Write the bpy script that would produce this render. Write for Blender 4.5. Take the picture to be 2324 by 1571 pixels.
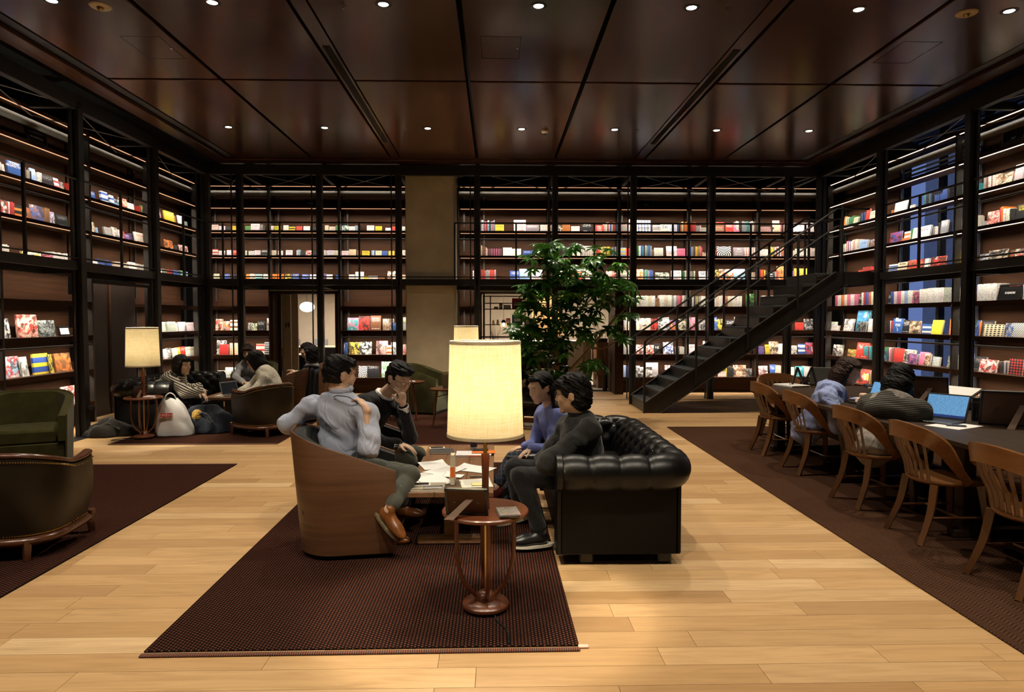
import bpy, bmesh, math, random
import numpy as np
from mathutils import Vector, Matrix, Euler
for o in list(bpy.data.objects): bpy.data.objects.remove(o)
SC = bpy.context.scene
COL = SC.collection
R = math.radians
rnd = random.Random(7)

# ---------------------------------------------------------------- camera, world, exposure
F, CX, CY, CAMH = 1549.3, 1162.0, 785.5, 1.6
PITCH, YAW = R(2.33), R(1.37)
cam = bpy.data.objects.new('camera', bpy.data.cameras.new('camera'))
COL.objects.link(cam)
cam.location = (0, 0, CAMH)
cam.rotation_euler = (math.pi/2-PITCH, 0, -YAW)
cam.data.lens = 24; cam.data.sensor_width = 36; cam.data.sensor_fit = 'HORIZONTAL'
cam.data.clip_start = .05; cam.data.clip_end = 200
SC.camera = cam
W = bpy.data.worlds.new('dusk'); SC.world = W; W.use_nodes = True
W.node_tree.nodes['Background'].inputs[0].default_value = (.12, .18, .42, 1)
W.node_tree.nodes['Background'].inputs[1].default_value = 1.1
vs = SC.view_settings
vs.view_transform = 'Standard'; vs.look = 'None'; vs.gamma = 1; vs.use_curve_mapping = False
vs.exposure = 0.06
SC.cycles.max_bounces = 4; SC.cycles.transmission_bounces = 3; SC.cycles.diffuse_bounces = 2; SC.cycles.glossy_bounces = 2
SC.cycles.transparent_max_bounces = 6
SC.cycles.caustics_reflective = False; SC.cycles.caustics_refractive = False
SC.cycles.sample_clamp_indirect = 6

DOWNLIGHT_W = 290.0     # each ceiling downlight
SHELF_W = 5.6          # each metre of shelf light
LAMP_W = 330.0           # each table lamp bulb

# pixel of the photograph -> point (a depth Y, a wall X or a height Z has to be known)
_f = (math.sin(YAW)*math.cos(PITCH), math.cos(YAW)*math.cos(PITCH), -math.sin(PITCH))
_r = (math.cos(YAW), -math.sin(YAW), 0)
_u = (math.sin(YAW)*math.sin(PITCH), math.cos(YAW)*math.sin(PITCH), math.cos(PITCH))
def ray(px, py):
    a = (px-CX)/F; b = -(py-CY)/F
    return Vector([_f[i]+a*_r[i]+b*_u[i] for i in range(3)])
def at(px, py, Y):
    d = ray(px, py); t = Y/d.y
    return Vector((d.x*t, Y, CAMH+d.z*t))
def atx(px, py, X):
    d = ray(px, py); t = X/d.x
    return Vector((X, d.y*t, CAMH+d.z*t))
def gz(px, py, z=0.0):
    d = ray(px, py); t = (z-CAMH)/d.z
    return Vector((d.x*t, d.y*t, z))

# ---------------------------------------------------------------- helpers
class MB:
    """collects shapes for one mesh"""
    def __init__(s): s.v = []; s.f = []; s.m = []
    def add(s, vs, fs, mi=0):
        n = len(s.v); s.v += [tuple(v) for v in vs]
        s.f += [tuple(i+n for i in f) for f in fs]; s.m += [mi]*len(fs); return s
    def box(s, x0, x1, y0, y1, z0, z1, mi=0, M=None):
        vs = [Vector((x, y, z)) for z in (z0, z1) for y in (y0, y1) for x in (x0, x1)]
        if M: vs = [M@v for v in vs]
        return s.add(vs, [(0,2,3,1),(4,5,7,6),(0,1,5,4),(2,6,7,3),(0,4,6,2),(1,3,7,5)], mi)
    def cbox(s, x0, x1, y0, y1, z0, z1, c=.005, mi=0, M=None):
        """box with chamfered edges"""
        bm = bmesh.new(); bmesh.ops.create_cube(bm, size=1)
        for v in bm.verts: v.co = Vector(((x0+x1)/2+v.co.x*(x1-x0), (y0+y1)/2+v.co.y*(y1-y0), (z0+z1)/2+v.co.z*(z1-z0)))
        bmesh.ops.bevel(bm, geom=bm.edges[:], offset=c, segments=1, affect='EDGES')
        bm.verts.index_update()
        vs = [M@v.co if M else v.co.copy() for v in bm.verts]; fs = [[v.index for v in f.verts] for f in bm.faces]
        bm.free(); return s.add(vs, fs, mi)
    def bar(s, a, b, w, d=None, mi=0):
        """square bar from a to b"""
        a = Vector(a); b = Vector(b); d = d or w; t = (b-a).normalized()
        up = Vector((0,0,1)) if abs(t.z) < .9 else Vector((0,1,0))
        x = t.cross(up).normalized(); y = x.cross(t)
        vs = [p+x*i*w/2+y*j*d/2 for p in (a, b) for i, j in ((-1,-1),(1,-1),(1,1),(-1,1))]
        return s.add(vs, [(0,1,2,3),(7,6,5,4),(0,4,5,1),(1,5,6,2),(2,6,7,3),(3,7,4,0)], mi)
    def tube(s, pts, rad, n=8, mi=0, cap=True, flat=1.0, upv=None):
        pts = [Vector(p) for p in pts]; k = len(pts)
        rs = rad if isinstance(rad, (list, tuple)) else [rad]*k
        rings = []; up = Vector(upv) if upv else None
        for i, p in enumerate(pts):
            t = (pts[min(i+1, k-1)]-pts[max(i-1, 0)]).normalized()
            if up is None: up = Vector((0,0,1)) if abs(t.z) < .9 else Vector((1,0,0))
            x = t.cross(up)
            if x.length < 1e-4: x = t.cross(Vector((0,1,0)))
            x.normalize(); y = x.cross(t).normalized()
            if upv is None: up = y
            rings.append([p+x*math.cos(2*math.pi*j/n)*rs[i]+y*math.sin(2*math.pi*j/n)*rs[i]*flat for j in range(n)])
        vs = [v for r in rings for v in r]
        fs = [(i*n+j, i*n+(j+1)%n, (i+1)*n+(j+1)%n, (i+1)*n+j) for i in range(k-1) for j in range(n)]
        if cap: fs += [tuple(range(n-1, -1, -1)), tuple((k-1)*n+j for j in range(n))]
        return s.add(vs, fs, mi)
    def lathe(s, prof, n=24, c=(0,0,0), mi=0, closed=False):
        c = Vector(c); k = len(prof)
        vs = [c+Vector((r*math.cos(2*math.pi*j/n), r*math.sin(2*math.pi*j/n), z)) for r, z in prof for j in range(n)]
        fs = [(i*n+j, i*n+(j+1)%n, (i+1)*n+(j+1)%n, (i+1)*n+j) for i in range(k-1) for j in range(n)]
        if closed: fs += [((k-1)*n+j, (k-1)*n+(j+1)%n, (j+1)%n, j) for j in range(n)]
        else:
            if prof[0][0] > 1e-5: fs.append(tuple(range(n-1, -1, -1)))
            if prof[-1][0] > 1e-5: fs.append(tuple((k-1)*n+j for j in range(n)))
        return s.add(vs, fs, mi)
    def prism(s, poly, h, M=None, mi=0):
        """polygon in xy extruded by h in z, then M"""
        n = len(poly); vs = [Vector((x, y, z)) for z in (0, h) for x, y in poly]
        if M: vs = [M@v for v in vs]
        fs = [tuple(range(n-1, -1, -1)), tuple(range(n, 2*n))]+[(i, (i+1)%n, n+(i+1)%n, n+i) for i in range(n)]
        return s.add(vs, fs, mi)
    def grid(s, g, mi=0, wrap=False):
        """rows of points -> quads"""
        a = len(g); b = len(g[0]); n = b if wrap else b-1
        return s.add([p for r in g for p in r], [(i*b+j, i*b+(j+1)%b, (i+1)*b+(j+1)%b, (i+1)*b+j) for i in range(a-1) for j in range(n)], mi)
    def ell(s, c, r, n=12, k=8, mi=0, M=None):
        c = Vector(c); r = (r,)*3 if isinstance(r, (int, float)) else r
        vs = []; 
        for i in range(k+1):
            t = math.pi*i/k
            for j in range(n):
                p = Vector((r[0]*math.sin(t)*math.cos(2*math.pi*j/n), r[1]*math.sin(t)*math.sin(2*math.pi*j/n), -r[2]*math.cos(t)))
                vs.append(c+(M@p if M else p))
        return s.add(vs, [(i*n+j, i*n+(j+1)%n, (i+1)*n+(j+1)%n, (i+1)*n+j) for i in range(k) for j in range(n)], mi)
    def mesh(s, name='m'):
        me = bpy.data.meshes.new(name); me.from_pydata(s.v, [], s.f)
        me.polygons.foreach_set('material_index', s.m); me.update(); return me
def obj(name, mb, mat=None, parent=None, smooth=False, loc=None, rz=0, angle=40):
    me = mb.mesh(name) if isinstance(mb, MB) else mb
    o = bpy.data.objects.new(name, me); COL.objects.link(o)
    if mat is not None and not me.materials:
        for m in (mat if isinstance(mat, (list, tuple)) else [mat]): me.materials.append(m)
    if smooth:
        me.polygons.foreach_set('use_smooth', [True]*len(me.polygons))
        if angle < 180:
            try: me.set_sharp_from_angle(angle=R(angle))
            except Exception: pass
    if parent is not None: o.parent = parent
    if loc is not None: o.location = loc
    if rz: o.rotation_euler.z = rz
    return o
def tag(o, label=None, cat=None, group=None, kind=None):
    if label: o['label'] = label
    if cat: o['category'] = cat
    if group: o['group'] = group
    if kind: o['kind'] = kind
    return o
def thing(name, label, cat, loc=(0,0,0), rz=0, group=None):
    o = bpy.data.objects.new(name, None); COL.objects.link(o)
    o.empty_display_size = .1; o.location = loc; o.rotation_euler.z = rz
    return tag(o, label, cat, group)
def struct(name, mb, mat, parent=None, smooth=False):
    o = obj(name, mb, mat, parent, smooth)
    if parent is None: o['kind'] = 'structure'
    return o
def sempty(name):
    o = bpy.data.objects.new(name, None); COL.objects.link(o); o['kind'] = 'structure'; return o
def dup(root, loc, rz=0, label=None, group=None):
    r = root.copy(); COL.objects.link(r); r.location = loc; r.rotation_euler.z = rz
    if label: r['label'] = label
    if group: r['group'] = group
    def cp(src, dst):
        for ch in src.children:
            c = ch.copy(); COL.objects.link(c); c.parent = dst; cp(ch, c)
    cp(root, r); return r
def inst(me, name, parent, loc=(0,0,0), scale=(1,1,1), rot=(0,0,0)):
    o = bpy.data.objects.new(name, me); COL.objects.link(o); o.parent = parent
    o.location = loc; o.scale = scale; o.rotation_euler = rot; return o
def bez(pts, n=12):
    """Catmull-Rom through points"""
    P = [Vector(p) for p in pts]; P = [P[0]*2-P[1]]+P+[P[-1]*2-P[-2]]; out = []
    for i in range(1, len(P)-2):
        for k in range(n):
            t = k/n; a, b, c, d = P[i-1:i+3]
            out.append(.5*((2*b)+(c-a)*t+(2*a-5*b+4*c-d)*t*t+(3*b-a-3*c+d)*t**3))
    return out+[P[-2]]

# ---------------------------------------------------------------- materials
class NT:
    def __init__(s, name):
        s.mat = bpy.data.materials.new(name); s.mat.use_nodes = True; s.t = s.mat.node_tree
        s.b = s.t.nodes['Principled BSDF']
    def n(s, typ, **kw):
        nd = s.t.nodes.new('ShaderNode'+typ)
        for k, v in kw.items(): setattr(nd, k, v)
        return nd
    def l(s, a, b): s.t.links.new(a, b)
    def set(s, **kw):
        for k, v in kw.items():
            i = s.b.inputs[k.replace('_', ' ')]
            i.default_value = (*v, 1) if isinstance(v, tuple) and len(v) == 3 else v
        return s
    def coord(s, kind='Object', scale=(1,1,1), rot=(0,0,0)):
        if kind == 'World': src = s.n('NewGeometry').outputs['Position']
        else: src = s.n('TexCoord').outputs[kind]
        mp = s.n('Mapping'); mp.inputs['Scale'].default_value = scale; mp.inputs['Rotation'].default_value = rot
        s.l(src, mp.inputs['Vector']); return mp.outputs[0]
    def noise(s, vec, scale=5, detail=3, rough=.5, dist=0):
        nd = s.n('TexNoise'); nd.inputs['Scale'].default_value = scale; nd.inputs['Detail'].default_value = detail
        nd.inputs['Roughness'].default_value = rough; nd.inputs['Distortion'].default_value = dist
        if vec is not None: s.l(vec, nd.inputs['Vector'])
        return nd.outputs['Fac']
    def ramp(s, fac, stops):
        nd = s.n('ValToRGB'); cr = nd.color_ramp
        while len(cr.elements) < len(stops): cr.elements.new(.5)
        for e, (p, c) in zip(cr.elements, stops): e.position = p; e.color = (*c, 1) if len(c) == 3 else c
        s.l(fac, nd.inputs[0]); return nd.outputs[0]
    def math(s, op, a, b=None, c=None):
        nd = s.n('Math', operation=op)
        for i, x in enumerate((a, b, c)):
            if x is None: continue
            if isinstance(x, (int, float)): nd.inputs[i].default_value = x
            else: s.l(x, nd.inputs[i])
        return nd.outputs[0]
    def mix(s, fac, a, b, mode='MIX'):
        nd = s.n('Mix', data_type='RGBA', blend_type=mode)
        for k, x in ((0, fac), (6, a), (7, b)):
            if isinstance(x, (int, float)): nd.inputs[k].default_value = x
            elif isinstance(x, tuple): nd.inputs[k].default_value = (*x, 1) if len(x) == 3 else x
            else: s.l(x, nd.inputs[k])
        return nd.outputs[2]
    def base(s, c): s.l(c, s.b.inputs['Base Color']); return s
    def bump(s, h, strength=.3, dist=.01):
        nd = s.n('Bump'); nd.inputs['Strength'].default_value = strength; nd.inputs['Distance'].default_value = dist
        s.l(h, nd.inputs['Height']); s.l(nd.outputs[0], s.b.inputs['Normal']); return s
def plain(name, c, rough=.5, metal=0.0, var=.12, nscale=6, bump=0.0, bscale=80, spec=.5, **kw):
    m = NT(name); m.set(Roughness=rough, Metallic=metal, **kw); m.b.inputs['Specular IOR Level'].default_value = spec
    v = m.coord('Object')
    a = m.noise(v, nscale, 4)
    lo = tuple(x*(1-var) for x in c); hi = tuple(min(1, x*(1+var)) for x in c)
    m.base(m.ramp(a, [(.3, lo), (.7, hi)]))
    if bump: m.bump(m.noise(v, bscale, 3), bump, .004)
    return m.mat
def wood(name, c1, c2, along='X', rough=.4, scale=1.0, stripes=0, rand=.0, coat=0.0, spec=.5):
    """straight-grained wood, grain running along the given object axis"""
    m = NT(name); m.set(Roughness=rough); m.b.inputs['Specular IOR Level'].default_value = spec
    if coat: m.b.inputs['Coat Weight'].default_value = coat; m.b.inputs['Coat Roughness'].default_value = .2
    sc = {'H': (.7, .7, 16), 'X': (.6, 14, 14), 'Y': (14, .6, 14), 'Z': (14, 14, .6)}[along]
    v = m.coord('Object', tuple(x*scale for x in sc))
    g = m.noise(v, 1.6, 6, .62, .6)
    col = m.ramp(g, [(.28, c1), (.5, tuple((a+b)/2 for a, b in zip(c1, c2))), (.72, c2)])
    if rand:
        oi = m.n('ObjectInfo').outputs['Random']
        col = m.mix(m.math('MULTIPLY', oi, rand), col, tuple(x*.45 for x in c1))
    m.base(col); m.bump(g, .06, .003)
    return m.mat
def emit(name, c, strength):
    m = NT(name); m.set(Roughness=.5); m.set(Base_Color=(.02, .02, .02))
    m.b.inputs['Emission Color'].default_value = (*c, 1); m.b.inputs['Emission Strength'].default_value = strength
    return m.mat
def cloth(name, c, c2=None, scale=400, bump=.25, rough=.9, kind='weave', sheen=.2):
    m = NT(name); m.set(Roughness=rough); m.b.inputs['Specular IOR Level'].default_value = .2
    m.b.inputs['Sheen Weight'].default_value = sheen
    v = m.coord('Object'); a = m.noise(v, 9, 4)
    c2 = c2 or tuple(x*.75 for x in c)
    m.base(m.ramp(a, [(.3, c2), (.65, c)]))
    w = m.n('TexWave'); w.inputs['Scale'].default_value = scale/6; w.bands_direction = 'DIAGONAL' if kind == 'weave' else 'Z'
    w.inputs['Distortion'].default_value = 1.5; m.l(v, w.inputs['Vector'])
    if bump >= .3:
        n0 = m.noise(m.coord('Object', (1, 1, .55), (.5, .4, .3)), 9, 1.5, .45, 1.3); folds = m.math('MULTIPLY', m.math('ABSOLUTE', m.math('SUBTRACT', n0, .5)), 4.0)
    else: folds = m.noise(v, 14, 3, .6, .8)
    m.bump(m.math('ADD', m.math('MULTIPLY', w.outputs['Fac'], .12), folds), bump, .020)
    return m.mat

MAT = {}
def build_materials():
    M = MAT
    # oak floor boards: every board its own tone
    m = NT('oak_boards'); m.set(Roughness=.5); m.b.inputs['Specular IOR Level'].default_value = .4
    geo = m.n('NewGeometry'); oi = m.n('ObjectInfo')
    rv = m.math('FRACT', m.math('ADD', oi.outputs['Random'], m.math('MULTIPLY', geo.outputs['Random Per Island'], 7.31)))
    off = m.n('CombineXYZ'); m.l(m.math('MULTIPLY', rv, 37.0), off.inputs[0]); m.l(m.math('MULTIPLY', rv, 61.0), off.inputs[1])
    va = m.n('VectorMath', operation='ADD'); m.l(geo.outputs['Position'], va.inputs[0]); m.l(off.outputs[0], va.inputs[1])
    mp = m.n('Mapping'); mp.inputs['Scale'].default_value = (.75, 9, 1); m.l(va.outputs[0], mp.inputs['Vector'])
    g = m.noise(mp.outputs[0], 2.4, 6, .6, 1.1)
    mp2 = m.n('Mapping'); mp2.inputs['Scale'].default_value = (1.2, 60, 1); m.l(va.outputs[0], mp2.inputs['Vector'])
    g2 = m.noise(mp2.outputs[0], 3, 3)
    tone = m.ramp(rv, [(0, (.37,.215,.092)), (.25, (.47,.285,.125)), (.55, (.55,.35,.165)), (.8, (.44,.265,.115)), (1, (.66,.46,.25))])
    col = m.mix(m.ramp(g, [(.42, (0,0,0)), (.72, (1,1,1))]), tone, m.mix(.45, tone, (.24, .12, .04)))
    col = m.mix(m.math('MULTIPLY', g2, .22), col, (.30, .16, .06))
    m.base(col); m.bump(g2, .05, .002); M['floor'] = m.mat
    # woven rug: rust dots between black threads
    m = NT('woven_rug'); m.set(Roughness=1.0); m.b.inputs['Specular IOR Level'].default_value = .0
    sx = m.n('SeparateXYZ'); m.l(m.n('NewGeometry').outputs['Position'], sx.inputs[0])
    cell = .0175
    ix = m.math('DIVIDE', sx.outputs[0], cell); iy = m.math('DIVIDE', sx.outputs[1], cell*1.25)
    fx = m.math('FRACT', ix); fy = m.math('FRACT', m.math('ADD', iy, m.math('MULTIPLY', m.math('MODULO', m.math('FLOOR', ix), 2), .5)))
    inx = m.math('MULTIPLY', m.math('GREATER_THAN', fx, .3), m.math('LESS_THAN', fx, .82))
    iny = m.math('MULTIPLY', m.math('GREATER_THAN', fy, .22), m.math('LESS_THAN', fy, .72))
    dot = m.math('MULTIPLY', inx, iny)
    nz = m.noise(m.coord('World'), 90, 2)
    m.base(m.mix(dot, m.mix(nz, (.005,.004,.004), (.014,.009,.008)), m.mix(nz, (.066,.021,.012), (.145,.050,.028))))
    m.bump(dot, .5, .004); M['rug'] = m.mat
    m = NT('rug_binding'); m.set(Roughness=.9)
    sx = m.n('SeparateXYZ'); m.l(m.n('NewGeometry').outputs['Position'], sx.inputs[0])
    st = m.math('GREATER_THAN', m.math('FRACT', m.math('DIVIDE', sx.outputs[0], .011)), .55)
    m.base(m.mix(st, (.19,.065,.035), (.025,.012,.01))); M['rug_edge'] = m.mat
    m = NT('herringbone_rug'); m.set(Roughness=1.0); m.b.inputs['Specular IOR Level'].default_value = .0
    sx = m.n('SeparateXYZ'); m.l(m.n('NewGeometry').outputs['Position'], sx.inputs[0])
    c = m.math('DIVIDE', sx.outputs[0], .045); tri = m.math('PINGPONG', c, 1.0)
    st = m.math('FRACT', m.math('ADD', m.math('DIVIDE', sx.outputs[1], .024), m.math('MULTIPLY', tri, 1.4)))
    nz = m.noise(m.coord('World'), 70, 3)
    m.base(m.mix(m.math('GREATER_THAN', st, .45), m.mix(nz, (.018,.011,.008), (.04,.024,.016)), m.mix(nz, (.048,.021,.011), (.098,.045,.026))))
    m.bump(st, .4, .004); M['rug2'] = m.mat
    M['shelf'] = wood('shelf_walnut', (.025,.0098,.0038), (.056,.0225,.009), 'X', .6, spec=.15)
    M['shelfy'] = wood('shelf_walnut_side', (.025,.0098,.0038), (.056,.0225,.009), 'X', .6, spec=.15)
    m = NT('ceiling_veneer'); m.set(Roughness=.2); m.b.inputs['Specular IOR Level'].default_value = .35
    v = m.coord('World', (5.5, .12, 1)); g = m.noise(v, 1.0, 2, .4); g2 = m.noise(m.coord('World', (60, .8, 1)), 2, 3)
    col = m.ramp(g, [(.3, (.036,.013,.007)), (.5, (.054,.021,.0095)), (.7, (.072,.027,.012))])
    m.base(m.mix(m.math('MULTIPLY', g2, .35), col, (.028,.011,.006)))
    M['ceiling'] = m.mat
    M['void'] = plain('black_paint', (.006,.006,.006), .8, var=.1, spec=.2)
    M['steel'] = plain('black_steel', (.020,.018,.016), .42, .25, var=.2, nscale=12)
    M['steel2'] = plain('grey_steel', (.10,.095,.085), .35, .7, var=.15)
    M['silver'] = plain('brushed_silver', (.55,.53,.50), .35, .9)
    M['concrete'] = plain('raw_concrete', (.70,.61,.43), .85, var=.16, nscale=1.6, bump=.15, bscale=30, spec=.2)
    M['plaster'] = plain('beige_plaster', (.52,.45,.36), .9, var=.05)
    M['white'] = plain('white_plastic', (.78,.75,.70), .45, var=.03)
    M['black'] = plain('black_plastic', (.012,.012,.013), .4, var=.1)
    M['leather'] = plain('black_leather', (.0045,.0042,.004), .34, var=.3, nscale=5, bump=.12, bscale=260, spec=.32)
    M['leatherp'] = plain('black_leather_panel', (.0045,.004,.0038), .45, var=.3, nscale=5, bump=.1, bscale=260, spec=.12)
    M['leather2'] = plain('brown_black_leather', (.016,.011,.006), .36, var=.3, nscale=5, bump=.12, bscale=240, spec=.28)
    M['green'] = cloth('moss_green_velvet', (.058,.050,.010), (.034,.030,.006), 500, .12, .95, sheen=.12)
    M['charcoal'] = cloth('charcoal_felt', (.014,.015,.016), None, 400, .15)
    M['ply'] = wood('walnut_plywood', (.075,.030,.012), (.155,.068,.028), 'H', .45, .9)
    M['ply_edge'] = plain('ply_edge', (.42,.25,.12), .5)
    M['cherry'] = wood('cherry_wood', (.10,.027,.010), (.165,.050,.018), 'X', .32, 1, coat=.15)
    M['cherryz'] = wood('cherry_wood_upright', (.11,.028,.010), (.18,.052,.018), 'Z', .32, 1, coat=.15)
    M['oakchair'] = wood('honey_oak', (.135,.050,.013), (.225,.092,.026), 'X', .35, 1, coat=.2)
    M['oakchair_shaded'] = wood('honey_oak_shaded', (.085,.031,.008), (.145,.058,.017), 'Z', .35, 1, coat=.2)  # same oak for slats and legs, with their shade put into the colour
    M['carved'] = wood('carved_dark_wood', (.05,.016,.007), (.11,.038,.015), 'X', .25, 1, coat=.3)
    M['tabletop'] = wood('smoked_oak', (.022,.011,.005), (.045,.024,.012), 'Y', .5, .8, spec=.25)
    M['coffee'] = wood('coffee_table_oak', (.15,.070,.03), (.27,.14,.07), 'Y', .4, .8)
    M['brass'] = plain('brass', (.62,.42,.14), .28, 1.0, var=.06)
    M['paper'] = plain('white_paper', (.82,.81,.78), .7, var=.02, spec=.3)
    M['pages'] = plain('book_pages', (.66,.61,.52), .8, var=.08, nscale=30, spec=.2)
    M['cream'] = plain('cream_paper', (.72,.66,.45), .7, var=.04)
    M['orange'] = plain('orange_plastic', (.85,.20,.03), .45)
    M['navy'] = plain('navy_card', (.03,.04,.10), .5)
    M['red'] = plain('red_print', (.55,.03,.03), .5)
    M['pinktag'] = plain('pink_tag', (.75,.42,.32), .7)
    M['acryl'] = plain('clear_acrylic', (.9,.9,.88), .08, 0, 0, **{'Transmission_Weight': .85, 'Alpha': .55})
    M['glass'] = plain('window_glass', (.02,.02,.025), .03, 0, 0, **{'Alpha': .08})
    M['led_o'] = emit('warm_shelf_light', (1, .50, .27), 1.0)
    M['led_w'] = emit('white_shelf_light', (1, .78, .58), 2.2)
    M['lens'] = emit('downlight_lens', (1, .93, .82), 60)
    M['pend'] = emit('pendant_glass', (1, .90, .74), 3.2)
    M['bulb'] = emit('lamp_bulb', (1, .82, .55), 18)
    M['screen'] = None
    # linen lamp shade: lets the bulb shine through
    m = NT('linen_shade'); v = m.coord('Object')
    w1 = m.noise(m.coord('Object', (90, 90, 7)), 1.3, 4, .7); w2 = m.noise(m.coord('Object', (6, 6, 130)), 1.3, 4, .7)
    th = m.math('MULTIPLY', m.math('ADD', w1, w2), .5)
    col = m.ramp(th, [(.34, (.80,.66,.40)), (.52, (.93,.86,.68)), (.66, (.97,.94,.84))])
    m.base(col); m.set(Roughness=.9); m.b.inputs['Specular IOR Level'].default_value = .1
    tr = m.n('BsdfTranslucent'); m.l(col, tr.inputs[0]); mx = m.n('MixShader'); mx.inputs[0].default_value = .72
    m.l(m.b.outputs[0], mx.inputs[1]); m.l(tr.outputs[0], mx.inputs[2])
    m.l(mx.outputs[0], m.t.nodes['Material Output'].inputs[0]); M['linen'] = m.mat
    M['linen_trim'] = cloth('linen_trim', (.60,.50,.32), None, 300, .2)
    M['skin'] = plain('skin', (.70,.46,.325), .5, var=.06, nscale=20, bump=.03, bscale=200, **{'Subsurface_Weight': .08})
    M['lips'] = plain('lips', (.42,.15,.12), .45, var=.05)
    m = NT('black_hair'); m.set(Roughness=.5); m.b.inputs['Specular IOR Level'].default_value = .2
    g = m.noise(m.coord('Object', (160, 160, 16)), 1.5, 4); m.base(m.ramp(g, [(.3, (.0015,.0013,.0013)), (.7, (.006,.005,.0045))])); m.bump(g, .5, .01); M['hair'] = m.mat
    m = NT('brown_hair'); m.set(Roughness=.5); m.b.inputs['Specular IOR Level'].default_value = .25
    g = m.noise(m.coord('Object', (160, 160, 16)), 1.5, 4); m.base(m.ramp(g, [(.3, (.012,.005,.003)), (.7, (.036,.014,.008))])); m.bump(g, .5, .01); M['hairbrown'] = m.mat
    M['eyedark'] = plain('eye_dark', (.01,.007,.006), .25)
build_materials()
# ---------------------------------------------------------------- room shell
ZC = 4.60                     # ceiling height
XL, XR, YB = -5.6, 6.42, 13.42    # post lines: side walls and back wall
SL, SR, SB = -6.2, 7.0, 14.6      # front edges of the bookcases
# floor: slab with oak boards lying on it
floor = struct('floor', MB().box(-7.4, 8.2, -3.5, 15.2, -.2, -.02), MAT['void'])
plank_me = MB().box(-.5, .5, -.5, .5, -.02, 0).mesh('plank'); plank_me.materials.append(MAT['floor'])
near, far = [], []
pw = .170
def hidden_by_rug(x0, x1, y0, y1):
    for a, b, c, d in ((-1.7,.39,3.25,7.48), (-4.95,-2.83,2.9,7.47), (2.52,6.4,2.9,9.88)):
        if x0 > a and x1 < b and y0 > c and y1 < d: return True
for i in range(80):
    y0 = 1.2+i*pw; x = -7.3+rnd.random()*1.2
    if y0 > 15: break
    xs = [-7.3]
    while x < 7.9: xs.append(x); x += rnd.choice((.55, .8, 1.05, 1.3, 1.6, 1.8))
    xs.append(7.9)
    for a, b in zip(xs, xs[1:]):
        vis = y0 > 2.7 and b > -.80*y0-.1 and a < .80*y0+.1 and not hidden_by_rug(a, b, y0, y0+pw) and y0 < 9.2
        (near if vis else far).append((a, b, y0))
near.sort(key=lambda p: p[2]); far += near[300:]; near = near[:300]
g = .0011
for a, b, y0 in near:
    inst(plank_me, 'plank', floor, ((a+b)/2, y0+pw/2, 0), (b-a-2*g, pw-2*g, 1))
mb = MB()
for a, b, y0 in far: mb.box(a+g, b-g, y0+g, y0+pw-g, -.02, 0)
tag(obj('far_planks', mb, MAT['floor'], floor), kind='stuff')
# dark metal strips let into the floor along the post line
mb = MB().box(-5.6, 6.5, 13.30, 13.345, -.001, .003); struct('trim_1', mb, MAT['steel'])
mb = MB().box(2.6, 6.5, 11.40, 11.43, -.001, .003); struct('trim_2', mb, MAT['steel'])
mb = MB().box(-5.68, -5.45, 4, 13.3, -.001, .003); struct('trim_3', mb, MAT['steel'])

# ceiling: dark deck above, veneered panels hung below it with open joints
ceil = struct('ceiling', MB().box(-7.4, 8.2, -3.5, 15.2, 4.80, 4.95), MAT['void'])
cols = [(-4.845,-3.475), (-3.425,-1.985), (-1.775,-.375), (-.322,1.098), (1.148,2.605), (2.835,4.285), (4.338,5.762)]
rows = [(-3.4, .30), (.36, 4.54), (4.60, 8.775), (8.835, 13.02)]
for y0, y1 in rows:
    for x0, x1 in cols:
        obj('ceiling_panel', MB().cbox(x0, x1, y0, y1, ZC, ZC+.04, .006), MAT['ceiling'], ceil)
for x0, x1 in ((-1.985,-1.775), (2.605,2.835)):      # deeper strip with the air slots
    o = obj('air_slot_strip', MB().box(x0+.03, x1-.03, -3.4, 13.02, ZC+.02, ZC+.05), MAT['ceiling'], ceil)
    mb = MB()
    for k in (-1, 0, 1):
        for ya, yb in ((7.75, 11.9), (1.8, 5.2)): mb.box((x0+x1)/2+k*.03-.009, (x0+x1)/2+k*.03+.009, ya, yb, ZC+.012, ZC+.022)
    obj('air_slot', mb, MAT['void'], o)
for n, b in (('ceiling_border', (-5.3,-5.06,-3.4,13.54)), ('ceiling_border', (5.97,6.2,-3.4,13.54)), ('ceiling_border', (-5.06,5.97,13.08,13.54))):
    obj(n, MB().cbox(b[0], b[1], b[2], b[3], ZC-.02, ZC+.04, .006), MAT['ceiling'], ceil)
for x0, x1 in ((-5.06,-4.9), (5.81,5.97)):
    obj('air_slot_strip', MB().box(x0+.02, x1-.02, -3.4, 13.06, ZC+.03, ZC+.05), MAT['steel'], ceil)
for (x0, x1, y0, y1) in ((-.16,.275,7.40,8.02), (-4.0,-3.58,7.49,8.12), (4.43,4.86,7.43,8.05)):   # access hatches
    h = MB()
    for bx in ((x0,x1,y0,y0+.006), (x0,x1,y1-.006,y1), (x0,x0+.006,y0,y1), (x1-.006,x1,y0,y1)): h.box(*bx, ZC-.0015, ZC)
    o = obj('access_hatch', h, MAT['void'], ceil)
    obj('latch', MB().lathe([(.012, -.004), (.012, 0)], 10, (x1-.03, y0+.33, ZC)), MAT['silver'], o)
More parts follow.
